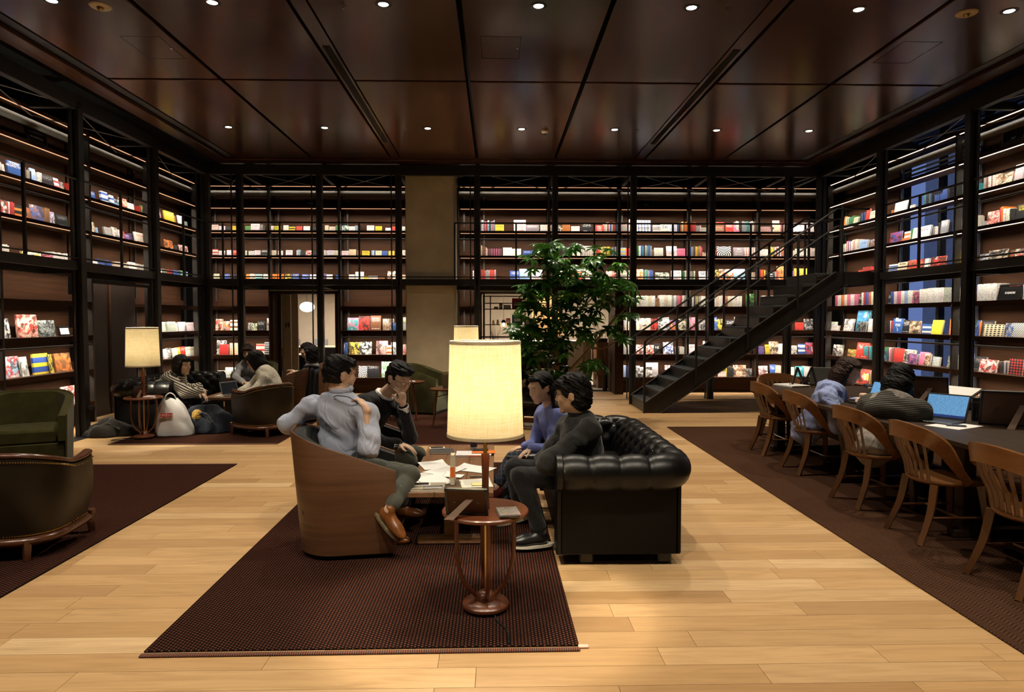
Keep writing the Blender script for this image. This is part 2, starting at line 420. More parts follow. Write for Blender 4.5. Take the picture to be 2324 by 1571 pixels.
# walls
struct('wall_left', MB().box(-6.75, -6.6, -3.5, 15.0, 0, 4.8), MAT['void'])
struct('wall_front', MB().box(-6.75, 8.2, -3.6, -3.45, 0, 4.8), MAT['void'])
mb = MB().box(-6.6, -4.76, 14.98, 15.1, 0, 4.8).box(-4.76, -3.33, 14.98, 15.1, 2.2, 4.8).box(-3.33, -.36, 14.98, 15.1, 0, 4.8)
mb.box(-.36, 2.62, 14.98, 15.1, 2.2, 4.8).box(2.62, 8.2, 14.98, 15.1, 0, 4.8)
struct('wall_back', mb, MAT['void'])
wr = struct('wall_right', MB().box(7.42, 7.55, -3.5, 9.35, 0, 4.8).box(7.42, 7.55, 12.35, 15.0, 0, 4.8).box(7.42, 7.55, 9.35, 12.35, 0, .12), MAT['void'])
win = sempty('window_1')
for a, b in ((9.35, 10.3), (10.3, 11.35), (11.35, 12.35)):
    obj('pane', MB().box(7.47, 7.482, a+.03, b-.03, .12, 4.8), MAT['glass'], win)
    obj('mullion', MB().box(7.44, 7.54, b-.04, b+.04, .12, 4.8), MAT['void'], win)
for k in range(9):
    obj('blind_slat', MB().box(7.40, 7.43, 9.4, 12.3, 4.05+k*.075, 4.085+k*.075), MAT['steel2'], win)
struct('ground_outside', MB().box(7.6, 9.3, 4, 15, -.2, -.05), plain('wet_paving', (.10,.11,.13), .5))
# block across the lane, seen through the glass
bl = thing('outside_building', 'grey block with dark bays standing beyond the window glass', 'building', (11.5, 14, 0))
mw = plain('outside_render', (.42,.40,.38), .9)
obj('wall', MB().box(0, .5, -2.8, .4, 0, 6), mw, bl); obj('wall', MB().box(0, .5, 2.6, 4.15, 0, 6), mw, bl)
obj('shutter', MB().box(-.1, .1, -1.2, .2, 0, 2.1), MAT['navy'], bl)
rb = thing('recycling_bin', 'pale blue rounded bin with two round holes standing outside the window', 'bin', (8.6, 12.15, -.05))
mbin = plain('pale_blue_plastic', (.45,.62,.85), .4)
mb = MB(); prof = [(.0, .0), (.28, .0), (.30, .05), (.31, .75), (.28, .95), (.15, 1.0), (0, 1.0)]
mb.lathe(prof, 24); obj('body', mb, mbin, rb, True)
for s in (-1, 1): obj('hole', MB().ell((-.21, s*.10, .93), (.06,.06,.05), 12, 8), MAT['black'], rb, True)

# ---------------------------------------------------------------- posts, beams, walkway
def post(x, y, label, w=.115, rod=True, side=0):
    t = thing('steel_post', label, 'column', (x, y, 0), 0, 'black steel posts of the gallery')
    mb = MB().box(-w/2, -.018, -.055, .055, 0, 4.40).box(.018, w/2, -.055, .055, 0, 4.40).box(-.018, .018, -.03, .03, 0, 4.40)
    obj('shaft', mb, MAT['steel'], t)
    obj('collar', MB().box(-.16, .16, -.02, .02, .36, .41), MAT['steel'], t)
    if rod: obj('rod', MB().tube([(-.125 if not side else 0, -.10, .02), (-.125 if not side else 0, -.10, 4.4)], .014, 6), MAT['steel'], t)
    return t
bl_x = [-4.944, -3.411, -1.886, -.362, 1.162, 2.703, 4.252, 5.793]
bl_lab = ['black steel post on the back gallery, nearest the corner by the striped shirt man',
 'black steel post crossing the open meeting room doorway', 'black steel post close beside the concrete pillar and framed books',
 'black steel post between concrete pillar and shop opening', 'black steel post behind the leafy indoor tree',
 'black steel post rising beside the foot of the staircase', 'black steel post standing under the middle of the staircase',
 'black steel post behind the upper half of the staircase']
for x, l in zip(bl_x, bl_lab): post(x, YB, l)
post(XL, YB, 'thick black corner post between the back and window-less side gallery', .16)
post(XR, YB, 'thick black corner post at the top end of the staircase', .16)
for y, l in ((7.2, 'black steel side post behind the green velvet chair'), (9.35, 'black steel side post in front of the dark doorway and coat on floor'), (11.4, 'black steel side post behind the table lamp and leather sofa')):
    post(XL, y, l, .14, side=1)
for y, l in ((7.0, 'black steel post behind the copy stands of the reading table'), (9.15, 'black steel post beside the fashion magazines shelf'), (11.3, 'black steel post where the stair meets the gallery')):
    post(XR, y, l, .14, side=1)
def walkway(name, label, org, rz, x0, x1, depth, posts, gap=None):
    """gallery walkway; local x runs along the front edge, y towards the bookcase"""
    t = thing(name, label, 'walkway', org, rz)
    obj('front_beam', MB().box(x0, x1, -.03, .05, 2.243, 2.36), MAT['steel'], t)
    obj('deck', MB().box(x0, x1, .05, depth, 2.30, 2.345), MAT['steel'], t)
    obj('rear_beam', MB().box(x0, x1, depth-.12, depth-.04, 2.20, 2.30), MAT['steel'], t)
    obj('top_beam', MB().box(x0, x1, -.05, .05, 4.37, 4.56), MAT['steel'], t)
    obj('toe_rail', MB().tube([(x0, -.02, 2.405), (x1, -.02, 2.405)], .012, 6), MAT['steel'], t)
    runs = [(x0, x1)] if not gap else [(x0, gap[0]), (gap[1], x1)]
    for a, b in runs: obj('handrail', MB().tube([(a, -.02, 3.453), (b, -.02, 3.453)], .016, 8), MAT['steel'], t)
    for g_ in (gap or ()): obj('baluster', MB().tube([(g_, -.02, 2.36), (g_, -.02, 3.453)], .014, 6), MAT['steel'], t)
    for a, b in zip(posts, posts[1:]):
        c = (a+b)/2
        if not (gap and gap[0] < c < gap[1]): obj('baluster', MB().box(c-.016, c+.016, -.036, -.004, 2.36, 3.453), MAT['steel'], t)
    for p in posts:
        obj('cross_beam', MB().box(p-.04, p+.04, .05, depth+.02, 4.40, 4.50), MAT['steel'], t)
        obj('deck_beam', MB().box(p-.03, p+.03, .05, depth, 2.20, 2.30), MAT['steel'], t)
    for a, b in zip(posts, posts[1:]):          # thin tie rods crossing under the roof
        obj('tie_rod', MB().tube([(a, .05, 4.44), (b, depth, 4.30)], .007, 5), MAT['silver'], t)
        obj('tie_rod', MB().tube([(b, .05, 4.44), (a, depth, 4.30)], .007, 5), MAT['silver'], t)
    return t
walkway('gallery_walkway', 'black steel gallery walkway with railing along the back bookcases', (0, YB, 0), 0, -5.6, 6.42, 1.16, [-5.6]+bl_x+[6.42], (-1.86, -.80))
walkway('gallery_walkway', 'black steel gallery walkway above the dark side doorway', (XL, 0, 0), math.pi/2, 3.0, 13.42, .58, [5.1, 7.2, 9.35, 11.4, 13.42])
walkway('gallery_walkway', 'black steel gallery walkway on the window side, reached by the stair', (XR, 0, 0), -math.pi/2, -13.42, -3.0, .56, [-13.42, -11.3, -9.15, -7.0, -4.9], (-12.62, -11.38))

# concrete pillar
pl = tag(obj('concrete_pillar', MB().cbox(-1.775, -.82, 13.55, 15.0, 0, 4.8, .015), MAT['concrete']), 'raw grey concrete pillar interrupting the back bookcases', 'pillar')

# ---------------------------------------------------------------- bookcases
MAT['duct'] = plain('grey_duct', (.20,.19,.17), .7)
LEV = [4.43, 3.968, 3.455, 2.931, 2.434, 1.85, 1.34, .82, .325]
N_LIGHT = 0
def shelf_light(p, rz, length, tilt, energy, col):
    global N_LIGHT
    N_LIGHT += 1
    L = bpy.data.lights.new('shelf_light', 'AREA'); L.shape = 'RECTANGLE'; L.size = length; L.size_y = .02
    L.energy = energy; L.color = col; L.spread = R(115)
    o = bpy.data.objects.new('shelf_light', L); COL.objects.link(o)
    # -Z of the lamp points down and back towards the books
    M = Matrix.Rotation(rz, 4, 'Z')@Matrix.Rotation(tilt, 4, 'X'); M.translation = p
    o.matrix_world = M; return o
def bookcase(label, org, rz, bays, depth, led, wname, openings=(), nopanel=(), rail=True):
    """bays: list of (x0,x1). openings: bays that have no shelves below the walkway"""
    t = thing('bookcase', label, 'bookcase', org, rz)
    xs = sorted({round(v, 3) for b in bays for v in b})
    for x in xs:
        lo = 0
        u = obj('upright', MB().box(x-.022, x+.022, 0, .10, lo, 4.36), MAT['steel2'], t)
        obj('rear_upright', MB().box(x+.10, x+.135, depth-.06, depth-.02, lo, 4.36), MAT['steel2'], u)
    Mw = Matrix.Rotation(rz, 4, 'Z'); Mw.translation = Vector(org)
    wm = MAT[wname]
    for bi, (x0, x1) in enumerate(bays):
        op = bi in openings; a, b = x0+.026, x1-.026
        if bi not in nopanel: obj('back_panel', MB().box(a, b, depth-.015, depth, 2.3 if op else .0, 4.36), wm, t)
        for li, z in enumerate(LEV):
            if op and z < 2.3: continue
            mb = MB().box(a, b, 0, depth-.06 if li else .25, z-.05, z)
            if li and bi not in nopanel: mb.box(a, b, depth-.08, depth-.06, z, z+.115)
            if z < 2.0: mb.box(a, b, -.006, 0, z-.075, z)
            s = obj('shelf_board', mb, wm, t)
            if li == len(LEV)-1: continue
            obj('shelf_light_strip', MB().box(a+.03, b-.03, .006, .022, z-.058, z-.05), MAT[led], s)
            e = SHELF_W*(b-a)*(.10 if li == 0 else 1)
            shelf_light(Mw@Vector(((a+b)/2, .035, z-.062)), rz, (b-a)*.94, R(20), e, (1, .88, .74))
        if not op: obj('plinth', MB().box(a, b, .06, .10, 0, .26), wm, t)
    x0, x1 = xs[0], xs[-1]
    obj('top_duct', MB().tube([(x0, .12, 4.25), (x1, .12, 4.25)], .055, 12), MAT['duct'], t, True)
    obj('ladder_rail', MB().tube([(x0, -.03, 3.27), (x1, -.03, 3.27)], .016, 8), MAT['steel'], t)
    segs = [(x0, x1)]
    for bi in openings: segs = [q for s0, s1 in segs for q in ((s0, bays[bi][0]), (bays[bi][1], s1)) if q[1]-q[0] > .2]
    for a, b in segs: obj('ladder_rail', MB().tube([(a, -.03, 1.20), (b, -.03, 1.20)], .016, 8), MAT['steel'], t)
    return t
bookcase('tall walnut and steel bookcase around the meeting room doorway', (0, SB, 0), 0, [(-6.14,-4.787), (-4.787,-3.311), (-3.311,-1.80)], .37, 'led_o', 'shelf', openings=(1,))
bookcase('tall walnut and steel bookcase above the shop opening and behind the stair', (0, SB, 0), 0,
         [(-.80,-.37), (-.37,1.132), (1.132,2.637), (2.637,4.14), (4.14,5.65), (5.65,6.95)], .37, 'led_o', 'shelf', openings=(1, 2))
bookcase('tall walnut and steel bookcase on the wall with the dark doorway', (SL, 0, 0), math.pi/2, [(6.85,8.75), (8.75,10.68), (10.68,12.45), (12.45,14.42)], .37, 'led_o', 'shelfy', openings=(2,))
bookcase('tall steel bookcase standing in front of the window glass', (SR, 0, 0), -math.pi/2, [(-14.3,-12.35), (-12.35,-10.32), (-10.32,-8.35), (-8.35,-6.4)], .37, 'led_w', 'shelfy', nopanel=(1,))
# dark doorway in the side wall
d1 = sempty('door_1')
obj('door_leaf', MB().cbox(-6.50, -6.45, 10.75, 11.55, 0, 2.2, .004), plain('dark_door', (.014,.009,.007), .35), d1)
obj('door_leaf', MB().cbox(-6.50, -6.45, 11.58, 12.40, 0, 2.2, .004), plain('dark_door_leaf', (.014,.009,.007), .35), d1)
obj('door_edge', MB().box(-6.45, -6.43, 11.545, 11.585, .1, 2.2), MAT['shelfy'], d1)
obj('door_head', MB().box(-6.24, -6.18, 10.72, 12.42, 2.14, 2.19), MAT['steel2'], d1)

# ---------------------------------------------------------------- staircase
st = thing('staircase', 'black steel open staircase climbing to the gallery in front of bookshelves', 'staircase', (0,0,0))
SY0, SY1, SX0, SX1, SZ = 11.40, 12.60, 2.50, 5.72, 2.36
sl = (SZ-.16)/(SX1-SX0)
for y in (SY0, SY1):
    poly = [(SX0, 0), (SX0+.27, 0), (SX1+.20, SZ-.20), (SX1+.75, SZ-.20), (SX1+.75, SZ+.02), (SX1, SZ+.02), (SX0, .17)]
    M = Matrix(((1,0,0,0),(0,0,-1,y+.02),(0,1,0,0),(0,0,0,1)))
    s = obj('stringer', MB().prism(poly, .025, M), MAT['steel'], st)
    e = MB().bar((SX0, y, .17), (SX1, y, SZ+.02), .05, .012).bar((SX0+.27, y, .006), (SX1+.2, y, SZ-.2), .05, .012)
    obj('flange', e, MAT['steel2'], s)
NT_ = 13; rise = SZ/NT_; run = (SX1-SX0-.1)/NT_
mtread = NT('ribbed_tread'); w = mtread.n('TexWave'); w.inputs['Scale'].default_value = 16; mtread.l(mtread.coord('Object'), w.inputs['Vector'])
mtread.base(mtread.ramp(w.outputs['Fac'], [(.3, (.015,.017,.02)), (.7, (.04,.045,.05))])).set(Roughness=.6); mtread.bump(w.outputs['Fac'], .5, .006)
for k in range(NT_):
    x = SX0+.02+k*run; z = (k+1)*rise
    obj('tread', MB().cbox(x, x+run+.02, SY0+.02, SY1, z-.03, z, .004), mtread.mat, st)
    obj('riser', MB().box(x, x+.012, SY0+.02, SY1, z-rise, z-.03), MAT['steel'], st)
obj('landing', MB().box(SX1-.02, XR+.02, SY0+.02, SY1, SZ-.06, SZ-.01), MAT['steel'], st)
for y in (SY0-.01, SY1+.01):
    P = lambda u, h: (SX0+u*(SX1-SX0), y, .17+u*(SZ-.15)+h)
    obj('handrail', MB().tube([P(0, 0), P(0, .98), P(.012, 1.05), P(1.0, 1.05), (SX1+.55, y, SZ+1.07)], .018, 8), MAT['steel'], st, True)
    obj('mid_rail', MB().tube([P(0, .72), P(1.0, .76), (SX1+.5, y, SZ+.8)], .013, 8), MAT['steel'], st)
    for u in (0.0, .27, .54, .80, 1.03): obj('baluster', MB().bar(P(u, -.30 if u else -.17), P(u, 1.05), .034, .034), MAT['steel'], st)

# ---------------------------------------------------------------- ceiling lights and fittings
rowY = {11: 10.95, 6: 6.68, 2: 2.4, -1: -1.6}
LX = [-4.19, -2.69, -1.07, .415, 1.895, 3.53, 5.02]
near_of = ['over the brown leather armchair', 'over the far sofa group', 'over the green velvet chairs', 'over the paper-strewn coffee table', 'over the black leather sofa', 'over the reading table edge', 'over the window side']
for ky, y in rowY.items():
    for i, x in enumerate(LX):
        lab = 'small round downlight %s, %s' % (near_of[i], {11: 'by the back gallery', 6: 'mid-ceiling row', 2: 'entrance side row'}.get(ky, 'entrance wall row'))
        t = thing('downlight', lab, 'ceiling light', (x, y, ZC), 0, 'ceiling downlights')
        obj('trim_ring', MB().lathe([(.048, .002), (.075, .002), (.078, -.004), (.05, -.006), (.046, .0)], 20), MAT['black'], t, True)
        obj('lens', MB().lathe([(0, -.003), (.044, -.003), (.05, .002)], 16), MAT['lens'], t)
        L = bpy.data.lights.new('downlight', 'SPOT'); L.energy = DOWNLIGHT_W*(1.0 if ky != 11 else .85); L.color = (1, .87, .68)
        L.spot_size = R(92); L.spot_blend = .75; L.shadow_soft_size = .05
        lo = bpy.data.objects.new('downlight_beam', L); COL.objects.link(lo); lo.parent = t; lo.location = (0, 0, -.02)
for x, y, l in ((-3.80, 6.79, 'round cream smoke detector on the ceiling above the leather armchair'), (4.64, 6.74, 'round cream smoke detector on the ceiling above the reading table')):
    t = thing('smoke_detector', l, 'detector', (x, y, ZC))
    obj('plate', MB().lathe([(0, -.012), (.09, -.010), (.10, 0)], 24), plain('cream_plastic', (.62,.50,.30), .5), t, True)
    obj('sensor', MB().lathe([(0, -.04), (.02, -.038), (.035, -.012), (.035, -.01)], 14), MAT['brass'], t, True)
t = thing('smoke_detector', 'small domed beige smoke detector near the back ceiling edge', 'detector', (.785, 11.02, ZC))
obj('plate', MB().lathe([(0, -.055), (.03, -.055), (.05, -.03), (.055, -.028), (.055, 0)], 20), plain('beige_plastic', (.50,.38,.24), .5), t, True)
obj('cage', MB().lathe([(0, -.07), (.025, -.068), (.03, -.056)], 14), MAT['steel2'], t, True)
SPL = {(-5.0,6.7): 'tiny sprinkler head beside the air slot above the leather armchair', (-1.46,6.72): 'tiny sprinkler head above the tub chairs', (2.25,6.7): 'tiny sprinkler head above the gap between sofa and reading table', (-1.44,11.0): 'tiny sprinkler head in front of the concrete pillar', (2.26,10.95): 'tiny sprinkler head above the staircase foot', (5.75,10.95): 'tiny sprinkler head above the stair landing'}
for x, y in ((-5.0, 6.7), (-1.46, 6.72), (2.25, 6.7), (-1.44, 11.0), (2.26, 10.95), (5.75, 10.95)):
    t = thing('sprinkler_head', SPL[(x, y)], 'sprinkler', (x, y, ZC), 0, 'ceiling sprinklers')
    obj('rosette', MB().lathe([(0, -.006), (.022, -.005), (.026, 0)], 12), MAT['steel2'], t)
    obj('nozzle', MB().lathe([(.01, -.03), (.006, -.028), (.005, -.005)], 8), MAT['brass'], t)

# ---------------------------------------------------------------- meeting room behind the doorway
struct('meeting_room_shell', MB().box(-9.5, -9.4, 15.1, 24, 0, 3).box(-9.5, -1.5, 24, 24.1, 0, 3).box(-1.6, -1.5, 15.1, 24, 0, 3).box(-9.5, -1.5, 15.1, 24, 2.6, 2.7), MAT['plaster'])
struct('meeting_room_floor', MB().box(-9.5, -1.5, 15.0, 24, -.1, 0), plain('grey_carpet', (.06,.06,.065), .95))
dr = sempty('door_2')
for a, b in ((-4.70,-4.50), (-4.49,-4.34)): obj('door_panel', MB().cbox(a, b, 15.12, 15.16, .0, 2.15, .004), MAT['plaster'], dr)
obj('door_frame', MB().box(-4.765,-4.70,14.55,15.12,0,2.2).box(-3.40,-3.335,14.55,15.12,0,2.2).box(-4.765,-3.335,14.55,15.12,2.12,2.2), MAT['shelf'], dr)
obj('switch_plate', MB().cbox(-4.615,-4.585,15.105,15.12,1.40,1.50,.003).cbox(-4.56,-4.53,15.105,15.12,1.40,1.50,.003), MAT['steel2'], dr)
obj('door_head', MB().box(-4.765,-3.335,14.53,14.56,2.17,2.2), MAT['silver'], dr)
p = at(697, 697, 19.5)
t = thing('pendant_lamp', 'glowing white oval glass pendant lamp hanging in the meeting room', 'pendant lamp', p)
obj('globe', MB().ell((0,0,0), (.205,.205,.142), 24, 14), MAT['pend'], t, True)
obj('cable', MB().tube([(0,0,.14), (0,0,2.6-p.z)], .006, 6), MAT['black'], t)
obj('rose', MB().lathe([(.18, 2.57-p.z), (.18, 2.6-p.z)], 20), MAT['white'], t)
for p_, e in ((Vector((-5.2,20.5,2.5)), 420), (Vector((-3.6,16.9,2.5)), 60)):
    L = bpy.data.lights.new('room_light', 'AREA'); L.size = 1.6; L.energy = e; L.color = (1,.84,.66)  # unseen area lamp that lights the meeting room, no fixture built
    o = bpy.data.objects.new('room_light', L); COL.objects.link(o); o.location = p_
wt = wood('pale_desk', (.42,.27,.14), (.55,.38,.22), 'X', .4)
for y, l in ((16.9, 'pale wooden meeting table nearest the doorway with black legs'), (21.8, 'pale wooden meeting table against the beige wall')):
    t = thing('meeting_table', l, 'table', (-5.2, y, 0), 0)
    obj('table_top', MB().cbox(-2.2, 2.0, -.35, .35, .69, .72, .005), wt, t); obj('modesty_panel', MB().box(-2.1, 1.9, .2, .22, .30, .66), MAT['black'], t)
    for x in (-2.05, -.6, .6, 1.85): obj('leg', MB().box(x-.03, x+.03, -.28, .28, 0, .69), MAT['black'], t)
def office_chair(loc, rz, label):
    t = thing('office_chair', label, 'chair', loc, rz, 'meeting room chairs')
    gm = MAT['charcoal2']
    obj('seat', MB().cbox(-.23,.23,-.22,.22,.42,.48,.02), gm, t); obj('backrest', MB().cbox(-.22,.22,.20,.25,.55,.92,.015), gm, t)
    for sx in (-1, 1):
        for sy in (-1, 1): obj('leg', MB().tube([(sx*.2, sy*.18, .43), (sx*.23, sy*.22, 0)], .012, 6), MAT['silver'], t)
    return t
MAT['charcoal2'] = plain('grey_fabric', (.10,.105,.12), .9)
for x, y, rz, l in ((-6.65,22.4,0,'grey office chair behind far meeting table, by the door panel'), (-5.75,22.4,0,'grey office chair behind far meeting table, under the pendant lamp'), (-4.45,22.4,0,'grey office chair behind far meeting table, beside the walnut door frame'), (-3.75,16.3,math.pi*.9,'grey office chair tucked to the near meeting table')):
    office_chair((x,y,0), rz, l)

# ---------------------------------------------------------------- shop behind the wide opening
struct('shop_shell', MB().box(-.9,-.8,15.1,19.5,0,2.9).box(-.9,5.2,19.4,19.5,0,2.9).box(5.1,5.2,15.1,19.5,0,2.9).box(-.9,5.2,15.1,19.5,2.55,2.65), MAT['plaster'])
struct('shop_floor', MB().box(-.9,5.2,15.2,19.5,-.1,.0), plain('pale_stone', (.42,.38,.32), .6))
struct('trim_4', MB().box(-.42,-.30,14.5,15.1,0,2.2).box(2.50,2.68,14.25,15.1,0,2.2).box(-.42,2.68,14.5,15.1,2.13,2.2), MAT['shelf'])
struct('trim_5', MB().box(-.36,2.62,14.48,14.52,2.15,2.19), MAT['silver'])
for p_, e in ((Vector((.6,17.0,2.5)), 110), (Vector((3.0,16.8,2.5)), 90)):
    L = bpy.data.lights.new('shop_light', 'AREA'); L.size = .9; L.energy = e; L.color = (1,.84,.66)  # unseen area lamp brightening the shop, without a fitting of its own
    o = bpy.data.objects.new('shop_light', L); COL.objects.link(o); o.location = p_
# glazed display case with bronze bars
dc = thing('display_case', 'glazed display case with bronze bars and goods on shelves inside the shop', 'display case', (-.28, 15.6, 0))
br = plain('bronze', (.16,.085,.035), .4, .6)
for x in (0, .16, .95, 1.16): obj('bar', MB().box(x-.012, x+.012, -.02, .02, .75, 2.12), br, dc)
for z in (2.10, 1.94): obj('bar', MB().box(0, 1.5, -.02, .02, z-.012, z+.012), br, dc)
for z in (1.82, 1.46): obj('shelf', MB().box(0, 1.5, .05, .40, z-.02, z), MAT['steel2'], dc)
obj('cabinet', MB().cbox(-.02, 1.6, -.03, .45, 0, .74, .01), MAT['shelf'], dc)
obj('pane', MB().box(0, 1.5, -.03, -.025, .76, 2.10), MAT['glass'], dc)
goods = [(.24,1.82,.10,.05,(.5,.48,.45),'small pale box on the top shelf of the shop case'),(.36,1.82,.08,.12,(.30,.28,.24),'grey tin on the top shelf of the shop case'),(.46,1.82,.17,.09,(.72,.70,.66),'white carton on the top shelf of the shop case'),(.66,1.82,.24,.24,(.30,.015,.02),'deep red gift box in the shop case'),(.98,1.82,.22,.20,(.48,.22,.12),'terracotta picture box in the shop case'),
 (.20,1.46,.06,.10,(.55,.35,.2),'amber jar on the lower shelf of the shop case'),(.30,1.46,.06,.11,(.6,.5,.35),'cream jar on the lower shelf of the shop case'),(.42,1.46,.07,.10,(.6,.45,.3),'tan jar on the lower shelf of the shop case'),(.52,1.46,.10,.14,(.65,.12,.12),'red and white packet in the shop case'),(.66,1.46,.24,.22,(.02,.14,.22),'teal picture box in the shop case'),(.97,1.46,.09,.18,(.7,.66,.6),'white packet in the shop case'),(1.12,1.46,.06,.16,(.03,.03,.03),'black bottle in the shop case')]
for x, z, w_, h_, c, l in goods:
    t = thing('shop_item', l, 'shop item', (-.28+x+w_/2, 15.82, z), 0, 'goods in the shop case'); mm = plain('item', c, .5)
    if w_ < .075:
        obj('jar', MB().lathe([(w_/2, 0), (w_/2, h_*.72), (w_*.3, h_*.82)], 12), mm, t, True); obj('lid', MB().lathe([(w_*.36, h_*.82), (w_*.36, h_)], 12), MAT['brass'], t)
    else:
        obj('box', MB().cbox(-w_/2, w_/2, -.06, .06, 0, h_, .004), mm, t); obj('label', MB().box(-w_*.3, w_*.3, -.0615, -.06, h_*.3, h_*.6), MAT['paper'], t)
p = at(1143, 738, 15.45)
t = thing('cage_pendant', 'small wire-caged pendant bulb with dark cap hanging in the shop', 'pendant lamp', p)
obj('cap', MB().lathe([(0, .12), (.03, .115), (.055, .07), (.058, .055)], 16), MAT['black'], t, True)
obj('bulb', MB().ell((0,0,.01), (.032,.032,.042), 12, 8), emit('caged_bulb', (1,.72,.42), 25), t, True)
cg = MB()
for k in range(8):
    a = k*math.pi/4; cg.tube([(.055*math.cos(a), .055*math.sin(a), .055), (.068*math.cos(a), .068*math.sin(a), .0), (.03*math.cos(a), .03*math.sin(a), -.06)], .0025, 4)
obj('cage', cg, MAT['brass'], t); obj('cord', MB().tube([(0,0,.12), (0,0,2.5-p.z)], .004, 5), MAT['white'], t)
p = at(1124, 762, 15.5)
t = thing('glass_vase', 'large green glass vase with dried grasses beside the caged bulb', 'vase', (p.x, 15.5, .745))
obj('vase', MB().lathe([(0,0), (.10,0), (.115,.05), (.115,.20), (.09,.26), (.085,.265)], 20), plain('green_glass', (.30,.29,.12), .15, 0, .1, **{'Alpha': .8}), t, True)
gs = MB(); r2 = random.Random(3)
for k in range(26):
    a = r2.random()*6.28; l_ = .2+.28*r2.random(); gs.tube([(0,0,.2), (.05*math.cos(a), .05*math.sin(a), .32), (.2*l_*math.cos(a)*1.6, .2*l_*math.sin(a), .26+l_)], [.004,.003,.001], 4)
tag(obj('dried_grass', gs, plain('dry_grass', (.10,.08,.03), .8), t), kind='stuff')
for x, l in ((.55, 'small white card box on the shop cabinet near the vase'), (.68, 'low white card box on the shop cabinet')):
    t = thing('card_box', l, 'box', (-.28+x, 15.62, .745), 0, 'white boxes on the shop cabinet')
    obj('box', MB().cbox(-.055,.055,-.04,.04,0,.09,.003), MAT['white'], t); obj('print', MB().box(-.04,.04,-.0415,-.04,.03,.06), MAT['navy'], t)
def text(name, s, size, mat, parent, loc, rot=(math.pi/2,0,0), ext=.0008, align='CENTER', sx=1.0):
    c = bpy.data.curves.new(name, 'FONT'); c.body = s; c.size = size; c.extrude = ext; c.align_x = align; c.align_y = 'CENTER'; c.resolution_u = 2; c.space_line = .85
    tmp = bpy.data.objects.new(name, c); COL.objects.link(tmp)
    dg = bpy.context.evaluated_depsgraph_get(); me = bpy.data.meshes.new_from_object(tmp.evaluated_get(dg)); bpy.data.objects.remove(tmp)
    me.materials.clear(); me.materials.append(mat)
    o = bpy.data.objects.new(name, me); COL.objects.link(o); o.parent = parent; o.location = loc; o.rotation_euler = rot; o.scale = (sx,1,1); return o
for k, (px, lines, l) in enumerate(((1227, 'SANDWICH\nHARUGAMI\nHOTDOG\nTOAST\nCAKE', 'tall wooden menu board with black lettering in the shop'), (1262, 'AMERICANO\nLATTE\nCOCOA\nDRIP\nTEA', 'second wooden menu board half hidden by the tree'))):
    p = at(px, 715, 17.4)
    t = thing('menu_board', l, 'sign', (p.x, 17.4, 1.68)); obj('board', MB().cbox(-.22,.17,0,.03,-.55,.52,.004), wood('menu_oak', (.40,.22,.09), (.55,.33,.15), 'Z', .5), t)
    text('lettering', lines, .095, MAT['black'], t, (-.02, -.002, .08))
# counter, cabinet and dried twigs on the far side of the opening
t = thing('shop_counter', 'shop counter with white and walnut front panels', 'counter', (0,0,0))
for k in range(3):
    x = 1.72+k*.19; obj('front_panel', MB().cbox(x, x+.185, 16.2+k*.02, 16.3, .10, 1.02, .004), MAT['white'] if k < 2 else MAT['plaster'], t)
obj('end_panel', MB().cbox(2.30, 2.72, 15.5, 16.3, .32, 1.05, .006), wood('counter_wood', (.24,.10,.045), (.34,.16,.075), 'Z', .45), t)
obj('base', MB().box(2.34, 2.68, 15.55, 16.3, 0, .32), wood('counter_base', (.20,.08,.035), (.28,.12,.055), 'Z', .5), t)
obj('worktop', MB().cbox(-.2, 2.36, 16.15, 16.8, 1.02, 1.06, .004), MAT['white'], t); obj('front', MB().box(.2, 1.72, 16.3, 16.34, .1, 1.02), MAT['shelf'], t)
t = thing('twig_bundle', 'tall bundle of dry twigs in a slim dark vase by the bookcase end', 'twigs', (2.40, 14.9, 0))
obj('slim_vase', MB().lathe([(0,0), (.05,0), (.055,.1), (.04,.42), (.05,.5)], 14), MAT['black'], t, True)
gs = MB()
for k in range(60):
    a = r2.random()*6.28; l_ = .3+.5*r2.random(); s_ = .35*r2.random(); gs.tube([(0,0,.4), (s_*.4*math.cos(a)-.04, s_*.4*math.sin(a), .4+l_*.5), (s_*math.cos(a)-.16*l_, s_*math.sin(a), .45+l_)], [.005,.003,.001], 4)
tag(obj('twigs', gs, plain('twig', (.13,.075,.03), .8), t), kind='stuff')
t = thing('planter_box', 'small dark planter with thin bare branches on the shop counter end', 'planter', (2.42, 15.62, 1.05))
obj('box', MB().cbox(-.14,.14,-.08,.08,0,.09,.005), MAT['black'], t); gs = MB()
for k in range(9): gs.tube([(r2.uniform(-.1,.1),0,.08), (r2.uniform(-.15,.15),0,.3), (r2.uniform(-.25,.25),0,.4+.3*r2.random())], [.005,.003,.001], 4)
tag(obj('bare_branches', gs, plain('bare_branch', (.12,.08,.05), .8), t), kind='stuff')
